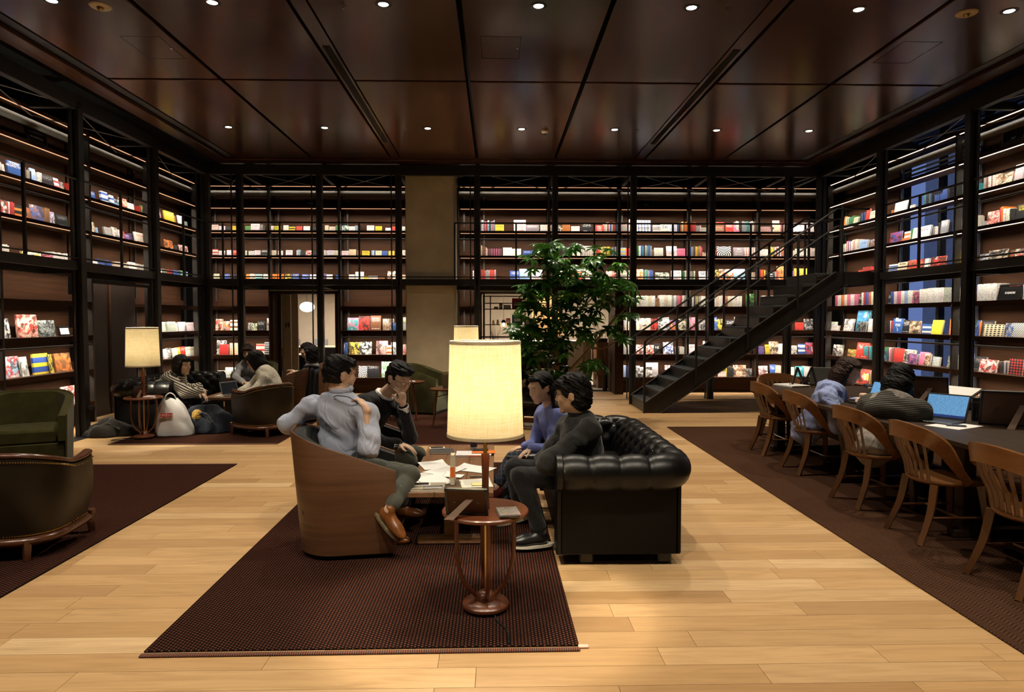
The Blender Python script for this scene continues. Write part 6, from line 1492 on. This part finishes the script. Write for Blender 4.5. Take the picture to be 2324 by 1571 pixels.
def person(label, head, fwd, pitch, neck, pelvis, sh, el, wr, hd, kn, an, toe, top, bottom, shoe, hair='short', hairm='hair', h=.0075, sleeve=1.0, female=False, roll=0, extra=(), curl=(.35,.35), palm=(None,None),
           wtop=.0035, glasses=False, body_fwd=None, scale=1.0, sock=None, cuff=None, collar=None, loose=0.0, toptag='sweater', bottag='trousers', skirt=False, hem=0.0):
    """sh, el, wr, kn, an, toe: (left, right) world points / directions"""
    root = thing('person', label, 'person', (pelvis.x, pelvis.y, 0.008), 0, 'people in the library lounge'); off = Vector((pelvis.x, pelvis.y, .008))
    def add(nm, me, mat, parent=None, sm=True):
        o = obj(nm, me, mat, parent or root)
        if parent is None: o.location = -off
        return o
    k = (.92 if female else 1.0)*scale
    fd = Vector((*fwd, 0)).normalized(); Mh = (Matrix.Rotation(math.atan2(-fd.x, fd.y), 3, 'Z')@Matrix.Rotation(-R(pitch), 3, 'X')@Matrix.Rotation(R(roll), 3, 'Y'))
    hp, hcut, L = head_prims(head, Mh, 1.045*scale if not female else 1.01*scale, hair not in ('bob', 'long', 'longback'))
    up = (neck-pelvis).normalized(); lat = (sh[1]-sh[0]).normalized(); bf = up.cross(lat).normalized(); Mb = frame(bf, up)   # bf: forward
    hips = [pelvis-lat*.09*k, pelvis+lat*.09*k]
    # body: one continuous surface, slimmer than the clothes
    bp = list(hp)+[(C(L(0,-.025,-.075), neck+up*.0, .052*k, .058*k), .03), (C(neck-up*.04, pelvis.lerp(neck, .5), .052*k, .09*k), .02), (C(pelvis.lerp(neck, .5), pelvis, .10*k, .11*k), .03)]
    for i in (0, 1):
        bp += [(C(neck-up*.09, sh[i]-up*.03, .04*k, .034*k), .02), (C(sh[i]-up*.015, el[i], .036*k, .034*k), .02), (C(el[i], wr[i], .036*k, .026*k), .02), (C(hips[i], kn[i], .065*k, .05*k), .03), (C(kn[i], an[i], .045*k, .034*k), .02), (C(an[i], an[i]-Vector((0,0,.03)), .034*k, .034*k), .02)]
        d = hd[i]; pn = palm[i] if palm[i] is not None else Vector((0,0,-1))
        bp += hand_prims(wr[i], d, pn, curl[i], (1 if i == 0 else -1), .95*k)
    f = field(bp, h*.82, 0, 0, hcut); add('body', f.mesh('body'), MAT['skin'])
    # face
    for x in (-1, 1):
        y = surf_y(hp, hcut, L, x*.032, .014)
        add('eye', MB().ell(L(x*.032, y-.006, .013), (.0145,.006,.0045), 10, 6, M=Mh).mesh('eye'), MAT['eyedark'])
        y = surf_y(hp, hcut, L, x*.033, .036); add('eyebrow', MB().tube([L(x*.016, y-.001, .035), L(x*.034, y+.0005, .040), L(x*.052, y-.010, .035)], [.0025,.0035,.0015], 6).mesh('brow'), MAT['hair'])
    y = surf_y(hp, hcut, L, 0, -.056); add('lips', MB().ell(L(0, y-.004, -.057), (.022,.006,.0075), 12, 6, M=Mh).mesh('lips'), MAT['lips'])
    # top
    t_ = .010+loose; tp_ = [(E(pelvis.lerp(neck, .70), ((.172+t_)*k, (.112+t_)*k, .18*k), Mb), .05), (E(pelvis.lerp(neck, .32), ((.155+t_)*k, (.118+t_)*k, .20*k), Mb), .06), (C(sh[0]-up*.012, sh[1]-up*.012, .066*k), .05), (C(neck-up*.055, neck-up*.02, .085*k, .062*k), .04)]
    if female: tp_.append((E(pelvis.lerp(neck, .64)+bf*.075*k, (.12*k, .055*k, .075*k), Mb), .04))
    for i in (0, 1):
        tp_ += [(C(sh[i], el[i], (.058+t_*.55)*k, (.047+t_*.8)*k), .035), (C(neck-up*.06, sh[i]-up*.012, .074*k, (.060+t_*.4)*k), .04)]
        if sleeve > 0: e = el[i].lerp(wr[i], sleeve); tp_.append((C(el[i], e, (.046+t_)*k, (.034+t_+.012*(1-sleeve))*k), .03))
    if hem: tp_ += [(C(pelvis-bf*.05-up*.02, pelvis-bf*.10-up*hem, .15*k, .15*k), .05), (C(pelvis-lat*.06, pelvis+lat*.06, .15*k), .05)]
    f = field(tp_, h, wtop, len(label), [(E(neck+up*.035+bf*.01, (.058*k,.058*k,.05*k), Mb), .012)]); add(toptag, f.mesh(toptag), top)
    # bottom
    bt = [(E(pelvis+up*.01, (.168*k, .128*k, .125*k), Mb), .05)]
    for i in (0, 1): bt += [(C(hips[i], kn[i], .088*k, .066*k), .04), (C(kn[i], an[i]+(kn[i]-an[i]).normalized()*.045, .063*k, .052*k), .025)]
    if skirt: bt.append((C(kn[0], kn[1], .075*k), .06))
    f = field(bt, h, .003, 3); add(bottag, f.mesh(bottag), bottom)
    # shoes
    for i in (0, 1):
        d = Vector(toe[i]).normalized(); a = an[i]-Vector((0,0,0)); heel = a-Vector((0,0,.055))-d*.045; 
        if abs(d.z) > .3: n_ = Vector((0,0,1)); n_ = (n_-d*n_.dot(d)).normalized(); heel = a-n_*.055-d*.045
        n_ = Vector((0,0,1)); n_ = (n_-d*n_.dot(d)).normalized(); s_ = d.cross(n_)
        Ms = Matrix((s_, d, n_)).transposed()
        sp_ = [(E(heel+d*.045+n_*.012, (.038*k,.055*k,.040*k), Ms), .02), (C(heel+d*.04+n_*.02, a+n_*.005, .036*k, .037*k), .02), (E(heel+d*.165+n_*.006, (.046*k,.085*k,.034*k), Ms), .03), (C(heel+d*.07+n_*.02, heel+d*.16+n_*.012, .037*k, .033*k), .03)]
        f = field(sp_, min(h, .008), 0, 0, [(B(heel+d*.1-n_*.075, (.2,.3,.05), Ms), .003)]); so = add('shoe', f.mesh('shoe'), shoe[0])
        ol = [(.040*k*math.sin(t)*(1 if math.cos(t) < .2 else 1.1), .095+.145*math.cos(t)) for t in [q*2*math.pi/28 for q in range(28)]]
        Mq = Ms.to_4x4(); Mq.translation = heel-n_*.042
        o = add('sole', MB().prism([(x*1.08, y-.005) for x, y in ol], .018, Mq).mesh('sole'), shoe[1], so)
        if sock: add('sock', MB().tube([a+(kn[i]-an[i]).normalized()*.08, a-n_*.01], [.044*k,.042*k], 14).mesh('sock'), sock)
    # hair
    hs = 1.045*scale if not female else 1.01*scale; V3 = lambda x, y, z: L(x, y, z); cap = [(E(V3(0,-.018,.036), (.088*hs,.108*hs,.098*hs), Mh), .02)]; cuts = []; wn = .003
    facebox = (B(V3(0,.095,-.045), (.066*hs,.062*hs,.102*hs), Mh), .02)
    if hair == 'short':
        cap += [(E(V3(0,-.045,-.01), (.080*hs,.068*hs,.085*hs), Mh), .03), (C(V3(-.045,.062,.088), V3(.045,.062,.088), .026*hs), .03), (E(V3(0,-.02,.085), (.07*hs,.085*hs,.055*hs), Mh), .03)]
        cuts = [facebox, (B(V3(0,.03,-.115), (.12,.13,.06), Mh), .012)]+[(E(V3(x*.085,-.005,-.012), (.025*hs,.030*hs,.045*hs), Mh), .008) for x in (-1, 1)]; wn = .0045
    elif hair == 'shaggy':
        cap += [(E(V3(0,-.05,-.02), (.088*hs,.075*hs,.10*hs), Mh), .03), (C(V3(-.05,.068,.075), V3(.05,.068,.075), .032*hs), .03), (E(V3(0,-.02,.085), (.075*hs,.09*hs,.055*hs), Mh), .03), (C(V3(-.07,.035,.05), V3(-.077,.028,.0), .022*hs, .012*hs), .02), (C(V3(.07,.035,.05), V3(.077,.028,.0), .022*hs, .012*hs), .02)]
        cuts = [(B(V3(0,.10,-.060), (.064*hs,.062*hs,.102*hs), Mh), .02), (B(V3(0,.03,-.165), (.12,.13,.06), Mh), .012)]+[(E(V3(x*.09,-.004,-.02), (.022*hs,.024*hs,.035*hs), Mh), .008) for x in (-1, 1)]; wn = .006
    elif hair == 'bob':
        cap += [(E(V3(0,-.03,-.045), (.094*hs,.088*hs,.105*hs), Mh), .03), (C(V3(-.04,.065,.075), V3(.04,.065,.075), .028*hs), .03), (C(V3(-.076,.03,.03), V3(-.078,.03,-.09), .024*hs, .018*hs), .02), (C(V3(.076,.03,.03), V3(.078,.03,-.09), .024*hs, .018*hs), .02)]
        cuts = [(B(V3(0,.105,-.055), (.058*hs,.070*hs,.105*hs), Mh), .02)]; wn = .003
    elif hair in ('long', 'longback'):
        z = -.30 if hair == 'long' else -.20
        cap += [(E(V3(0,-.045,-.06), (.096*hs,.082*hs,.15*hs), Mh), .03), (C(V3(-.045,-.06,-.06), V3(-.05,-.05,z), .065*hs, .045*hs), .05), (C(V3(.045,-.06,-.06), V3(.05,-.05,z), .065*hs, .045*hs), .05), (C(V3(0,-.06,-.06), V3(0,-.07,z), .07*hs, .05*hs), .05), (C(V3(-.04,.06,.078), V3(.04,.06,.078), .026*hs), .03)]
        for x in (-1, 1): cap += [(C(V3(x*.074,.005,.04), V3(x*.082,-.02,-.12), .022*hs, .028*hs), .02), (C(V3(x*.082,-.02,-.12), V3(x*.075,.05,z-.06), .032*hs, .014*hs), .02)]
        cuts = [(B(V3(0,.115,-.065), (.11*hs,.078*hs,.115*hs), Mh), .02)]; wn = .0035
    elif hair == 'tied':
        cap += [(E(V3(0,-.06,-.01), (.075*hs,.055*hs,.075*hs), Mh), .03), (C(V3(0,-.10,-.03), V3(.03,-.10,-.10), .035*hs, .028*hs), .02), (C(V3(-.03,-.09,-.08), V3(-.11,-.02,-.17), .036*hs, .030*hs), .02), (C(V3(-.11,-.02,-.17), V3(-.125,.075,-.34), .030*hs, .012*hs), .02), (C(V3(-.070,.03,.05), V3(-.074,-.03,-.04), .020*hs, .024*hs), .02), (C(V3(.070,.03,.05), V3(.074,-.03,-.04), .020*hs, .024*hs), .02), (C(V3(-.045,.045,.085), V3(.045,.045,.085), .016*hs), .03)]
        cuts = [(B(V3(0,.104,-.040), (.072*hs,.064*hs,.112*hs), Mh), .025), (B(V3(0,.10,-.14), (.075,.09,.07), Mh), .02)]+[(E(V3(x*.085,.006,-.022), (.022*hs,.030*hs,.042*hs), Mh), .008) for x in (-1, 1)]; wn = .0025
    f = Fld(*(lambda bs: ([min(b[0][i] for b in bs)-.02 for i in range(3)], [max(b[1][i] for b in bs)+.02 for i in range(3)]))([bounds(p[0]) for p in cap]), min(h, .007)*.9)
    for p, kk in cap: f.put(p, kk)
    f.wrinkle(wn*.55, 58, len(label)); f.wrinkle(wn*.5, 120, 2)
    for p, kk in cuts: f.put(p, kk, 'sub')
    add('hair', f.mesh('hair'), MAT[hairm])
    if glasses:
        g_ = MB()
        for x in (-1, 1): g_.tube([L(x*.033+.023*math.cos(t), .108-.012*(math.cos(t)*x > 0)*abs(math.cos(t)), .012+.019*math.sin(t)) for t in [q*2*math.pi/16 for q in range(17)]], .0018, 5, cap=False); g_.tube([L(x*.056,.098,.015), L(x*.078,.03,.018), L(x*.080,-.015,.008)], .0018, 5)
        g_.tube([L(-.010,.110,.014), L(.010,.110,.014)], .0018, 5); add('glasses', g_.mesh('glasses'), MAT['black'])
    if collar:
        ring = [neck+up*.028+Mb@Vector((.066*k*math.cos(t), .064*k*math.sin(t)+.006, .006*math.sin(t))) for t in [q*2*math.pi/24 for q in range(25)]]
        add('collar', MB().tube(ring, .019, 8, cap=False, flat=1.0).mesh('collar'), collar)
    if cuff:
        for i in (0, 1): e = el[i].lerp(wr[i], sleeve); d = (wr[i]-el[i]).normalized(); add('cuff', MB().tube([e-d*.03, e+d*.018], [.046*k, .044*k], 16).mesh('cuff'), cuff)
    for nm, mb, mt in extra: add(nm, mb.mesh(nm), mt)
    return root
V = Vector
# fabrics
m = NT('striped_jersey'); m.set(Roughness=.9); sp = m.n('SeparateXYZ'); m.l(m.coord('Object'), sp.inputs[0])
m.base(m.mix(m.math('GREATER_THAN', m.math('FRACT', m.math('ADD', m.math('MULTIPLY', sp.outputs[2], 34.0), m.math('MULTIPLY', sp.outputs[0], 16.0))), .55), (.62,.56,.46), (.015,.014,.014))); stripe = m.mat
m = NT('cable_knit'); m.set(Roughness=.95); vo = m.n('TexVoronoi'); vo.inputs['Scale'].default_value = 55; m.l(m.coord('Object', (1,1,1.6)), vo.inputs['Vector'])
m.base(m.ramp(vo.outputs['Distance'], [(0, (.40,.36,.27)), (.5, (.66,.61,.50))])); m.bump(vo.outputs['Distance'], .8, .012); cable = m.mat
m = NT('window_check'); m.set(Roughness=.9); sp = m.n('SeparateXYZ'); m.l(m.coord('Object'), sp.inputs[0])
ck = m.math('MAXIMUM', m.math('LESS_THAN', m.math('FRACT', m.math('MULTIPLY', sp.outputs[0], 24.0)), .07), m.math('LESS_THAN', m.math('FRACT', m.math('MULTIPLY', m.math('ADD', sp.outputs[2], sp.outputs[1]), 20.0)), .07))
m.base(m.mix(ck, (.008,.010,.022), (.09,.11,.17))); check = m.mat
m = NT('ribbed_shawl'); m.set(Roughness=.95); w = m.n('TexWave', bands_direction='Z'); w.inputs['Scale'].default_value = 22; w.inputs['Distortion'].default_value = .6; m.l(m.coord('Object'), w.inputs['Vector'])
m.base(m.ramp(w.outputs['Fac'], [(.2, (.035,.031,.026)), (.8, (.085,.076,.062))])); m.bump(w.outputs['Fac'], .6, .01); ribbed = m.mat
shirt = cloth('pale_blue_shirt', (.54,.59,.74), (.48,.53,.69), 500, .55); shirt2 = cloth('sky_blue_cotton', (.30,.36,.62), (.25,.31,.56), 500, .6); slate = cloth('grey_green_twill', (.075,.078,.062), None, 500, .35)
blacknit = cloth('black_knit', (.006,.006,.008), None, 300, .3); greyn = cloth('charcoal_knit', (.020,.020,.020), None, 300, .3); blackt = cloth('black_trousers', (.008,.008,.009), None, 400, .3)
cardi = cloth('periwinkle_knit', (.17,.205,.50), (.14,.17,.44), 400, .35); whit = cloth('white_cotton', (.66,.64,.61), None, 400, .45); paleg = cloth('pale_grey_knit', (.40,.39,.40), None, 300, .3)
beige = cloth('taupe_jersey', (.30,.265,.23), (.25,.22,.19), 400, .4); jean = cloth('grey_jeans', (.10,.115,.14), None, 500, .3)
tan = plain('tan_leather', (.22,.075,.018), .3, var=.25); tansole = plain('tan_sole', (.20,.155,.09), .8, var=.3, nscale=25); blk = plain('black_shoe', (.008,.008,.009), .35); whsole = plain('pale_sole', (.55,.50,.40), .7); skinf = MAT['skin']; maroon = plain('maroon_shoe', (.10,.015,.012), .4)

def ring(neck, r, mat, name, h=.0):  # lanyard
    return None
# man in pale blue shirt, tub chair
lan = MB().tube([at(757,901,4.70), at(765,898,4.66), at(790,901,4.62), at(806,910,4.62), at(812,918,4.66)], .006, 6, flat=.5)
person('person in pale blue shirt, rolled sleeves and grey trousers, hand at chin in tub chair',
  at(772,852,4.84), (.80,.60), 8, at(774,893,4.80), at(780,1058,4.84),
  (at(712,920,4.96), at(832,934,4.68)), (at(652,966,4.95), at(838,1016,4.56)), (at(706,972,5.12), at(830,926,4.62)), ((V((.9,.3,-.2))), at(803,886,4.74)-at(830,926,4.62)),
  (at(905,1072,5.00), at(930,1078,4.70)), (at(872,1205,4.82), at(884,1158,4.44)), (V((.9,-.35,0)), V((.62,-.40,-.62))),
  shirt, slate, (tan, tansole), 'short', h=.0068, sleeve=.22, collar=shirt, cuff=shirt, curl=(.3,.55), palm=(V((0,0,-1)), V((-.6,.6,.3))), wtop=.0052, loose=.014, toptag='shirt', sock=cloth('navy_sock', (.008,.010,.025)), extra=[('lanyard', lan, MAT['black'])])
# man in black sweater with glasses
person('person in black sweater and glasses leaning forward, hand over mouth',
  at(905,860,5.58), (.74,-.67), 24, at(868,900,5.72), at(800,1000,5.82),
  (at(902,918,5.86), at(824,914,5.56)), (at(932,992,5.62), at(852,1004,5.36)), (at(914,918,5.46), at(905,1008,5.44)), (at(912,880,5.44)-at(914,918,5.46), V((.9,-.2,-.2))),
  (at(948,1032,5.82), at(928,1042,5.46)), (at(926,1152,5.78), at(910,1150,5.46)), (V((.95,-.3,0)), V((.95,-.3,0))),
  blacknit, slate, (tan, tansole), 'short', h=.0072, collar=MAT['paper'], cuff=MAT['paper'], glasses=True, curl=(.75,.3), palm=(V((-.5,.5,.2)), None), sleeve=.90)
# woman in periwinkle cardigan
person('person in periwinkle cardigan with tied dark hair, hand on a closed laptop',
  at(1227,880,5.52), (-.86,-.50), 20, at(1250,922,5.60), at(1278,1022,5.66),
  (at(1266,944,5.44), at(1232,936,5.76)), (at(1250,1022,5.32), at(1214,1008,5.74)), (at(1206,1018,5.36), at(1190,1014,5.60)), (V((-.8,-.2,-.45)), V((-.9,-.1,-.2))),
  (at(1162,1044,5.44), at(1172,1046,5.74)), (at(1122,1108,5.30), at(1150,1150,5.66)), (V((-.75,-.3,-.6)), V((-.95,-.2,0))),
  cardi, check, (maroon, blk), 'tied', h=.0072, female=True, curl=(.25,.25), toptag='cardigan')
# man in charcoal sweater on the sofa
person('person in charcoal sweater with shaggy black hair and glasses, arms folded on sofa',
  at(1299,896,4.78), (-.93,.30), 8, at(1318,948,4.80), at(1322,1082,4.84),
  (at(1338,974,4.60), at(1290,964,5.00)), (at(1240,1050,4.48), at(1236,1046,4.92)), (at(1290,1076,4.58), at(1268,1062,4.62)), (V((.8,.3,-.1)), V((.6,-.6,-.1))),
  (at(1182,1082,4.66), at(1166,1064,4.94)), (at(1226,1208,4.62), at(1180,1150,4.86)), (V((-.95,-.2,0)), V((-.95,-.1,-.2))),
  greyn, blackt, (blk, whsole), 'shaggy', h=.0068, glasses=True, collar=blacknit, curl=(.5,.5), sock=blackt, scale=1.06, loose=.006, wtop=.004)
# laptop on the woman's lap
t = thing('closed_laptop', 'closed dark laptop on the lap of periwinkle cardigan person', 'laptop', at(1196,1036,5.46), R(-15)); obj('shell', MB().cbox(-.15,.15,-.11,.11,0,.018,.004), mgrey, t); obj('papers', MB().cbox(-.02,.13,-.08,.09,.018,.022,.001), MAT['paper'], t)
# readers at the long table
p0 = V((3.36, 7.0, .52))
person('person with long brown hair in loose sky blue shirt at reading table',
  at(1926,842,6.95), (.84,-.54), 22, at(1893,874,6.98), at(1864,952,7.0),
  (at(1890,890,7.18), at(1880,898,6.78)), (at(1916,940,7.22), at(1902,966,6.66)), (at(1962,898,7.12), at(1952,908,6.82)), (V((.9,-.3,-.1)), V((.9,.3,-.1))),
  (at(1950,962,7.10), at(1950,972,6.88)), (at(1945,1060,7.10), at(1945,1068,6.88)), (V((1,0,0)), V((1,0,0))),
  shirt2, blackt, (blk, blk), 'long', 'hairbrown', h=.0085, female=True, scale=1.1, loose=.030, wtop=.0075, sleeve=.55, toptag='shirt', collar=shirt2, hem=.16)
shawl = None
person('person with straight black hair in grey ribbed knit over taupe top, seen from behind',
  at(2044,862,5.88), (.78,.62), 20, at(2030,900,5.80), at(2004,998,5.78),
  (at(1980,925,5.96), at(2078,938,5.64)), (at(1966,978,6.08), at(2088,1012,5.72)), (at(2012,934,6.22), at(2098,950,5.98)), (V((.9,.2,-.1)), V((.7,.6,-.1))),
  (at(2075,1000,6.00), at(2100,1010,5.76)), (at(2070,1120,6.0), at(2095,1130,5.76)), (V((1,.3,0)), V((1,.3,0))),
  beige, blackt, (blk, blk), 'longback', h=.0080, female=True, scale=1.1, loose=.016, wtop=.005, toptag='top', hem=.10,
  extra=[])
nk, sl_, sr_ = at(2030,902,5.80), at(1980,925,5.96), at(2078,938,5.64)
upv = (nk-at(2008,1006,5.78)).normalized(); f = field([(C(sl_+V((0,0,.0)), sr_, .125), .06), (C(nk-upv*.02, nk-upv*.12, .11, .165), .05), (C(sl_, at(1966,978,6.08).lerp(sl_, .40), .112, .104), .04), (C(sr_, at(2088,1012,5.72).lerp(sr_, .40), .112, .104), .04), (E(nk-upv*.10, (.215,.19,.13)), .05)], .008, .003, 5, [(E(nk+upv*.04, (.05,.05,.06)), .01)])
pr = [o for o in bpy.data.objects if o.name.startswith('person') and o.parent is None][-1]
o = obj('shawl_collar', f.mesh('shawl'), ribbed, pr); o.location = -pr.location
# far sofa group
person('person in black and cream striped top with glasses, leaning on knees on the sofa',
  at(413,829,9.92), (.97,-.22), 6, at(400,856,9.96), at(376,890,10.02),
  (at(404,862,10.16), at(390,864,9.78)), (at(428,886,10.16), at(420,892,9.70)), (at(450,880,9.96), at(452,890,9.74)), (V((.7,-.5,-.3)), V((.8,-.1,-.5))),
  (at(448,902,10.14), at(448,906,9.86)), (at(440,962,10.16), at(436,972,9.86)), (V((1,-.1,0)), V((1,-.1,0))),
  stripe, blackt, (blk, blk), 'bob', h=.010, glasses=True, scale=1.12, toptag='striped_top', loose=.02, hem=.10)
lan2 = MB().tube([at(556,822,12.30), at(563,850,12.22), at(572,822,12.30)], .007, 5)
person('person with brown bob in pale grey knit and black lanyard, facing the room',
  at(563,800,12.36), (.15,-.98), 18, at(566,822,12.46), at(572,860,12.62),
  (at(590,834,12.48), at(546,834,12.44)), (at(597,856,12.30), at(535,856,12.28)), (at(574,868,12.08), at(553,868,12.08)), (V((-.7,-.5,0)), V((.7,-.5,0))),
  (at(588,870,12.15), at(560,870,12.15)), (at(588,930,12.15), at(560,930,12.15)), (V((0,-1,0)), V((0,-1,0))),
  paleg, blackt, (blk, blk), 'bob', 'hairbrown', h=.011, female=True, scale=1.15, extra=[('lanyard', lan2, MAT['black'])])
person('person in cream cable knit bending over papers in the leather armchair',
  at(581,820,9.68), (-.90,.05), 30, at(600,843,9.66), at(622,894,9.56),
  (at(604,858,9.48), at(596,852,9.84)), (at(582,888,9.38), at(570,880,9.88)), (at(556,894,9.50), at(548,890,9.72)), (V((-.9,.1,-.1)), V((-.9,-.1,-.1))),
  (at(560,906,9.50), at(556,902,9.76)), (at(556,966,9.52), at(552,962,9.78)), (V((-1,0,0)), V((-1,0,0))),
  cable, blackt, (blk, blk), 'bob', h=.010, female=True, scale=1.16, toptag='cable_sweater', loose=.02)
person('person in white blouse with short dark hair sitting in the plywood tub chair',
  at(706,803,11.50), (-.97,.12), 2, at(708,829,11.54), at(716,872,11.62),
  (at(708,838,11.36), at(702,836,11.72)), (at(694,858,11.24), at(688,856,11.78)), (at(674,846,11.26), at(672,848,11.66)), (V((-.8,.1,.4)), V((-.9,0,.1))),
  (at(664,876,11.46), at(662,874,11.76)), (at(662,930,11.46), at(660,926,11.76)), (V((-1,0,0)), V((-1,0,0))),
  whit, blackt, (blk, blk), 'bob', h=.010, female=True, scale=1.12, toptag='blouse', collar=whit)
tub_chair((-3.25, 12.5, .008), R(-100), 'tub chair seating the person in black behind the white blouse', MAT['ply'], MAT['charcoal'])
person('person in black shirt with short black hair seated behind the white blouse',
  at(696,796,12.32), (-.94,-.2), 10, at(706,823,12.38), at(716,862,12.46),
  (at(706,832,12.20), at(704,830,12.58)), (at(694,852,12.14), at(688,850,12.62)), (at(676,862,12.22), at(674,860,12.56)), (V((-.9,0,-.1)), V((-.9,0,-.1))),
  (at(668,868,12.3), at(666,866,12.58)), (at(668,920,12.3), at(666,918,12.58)), (V((-1,0,0)), V((-1,0,0))),
  blacknit, blackt, (blk, blk), 'short', h=.012)
person('person in dark jacket and grey jeans half hidden behind the lit lamp',
  at(1182,864,10.20), (-.75,-.6), 10, at(1188,890,10.24), at(1200,925,10.3),
  (at(1196,902,10.1), at(1176,900,10.42)), (at(1190,925,9.98), at(1168,922,10.4)), (at(1172,938,9.95), at(1164,934,10.2)), (V((-.8,-.4,0)), V((-.8,-.4,0))),
  (at(1162,940,9.98), at(1150,936,10.2)), (at(1162,985,9.92), at(1150,982,10.15)), (V((-1,-.4,0)), V((-1,-.4,0))),
  blacknit, jean, (blk, whsole), 'short', h=.012)
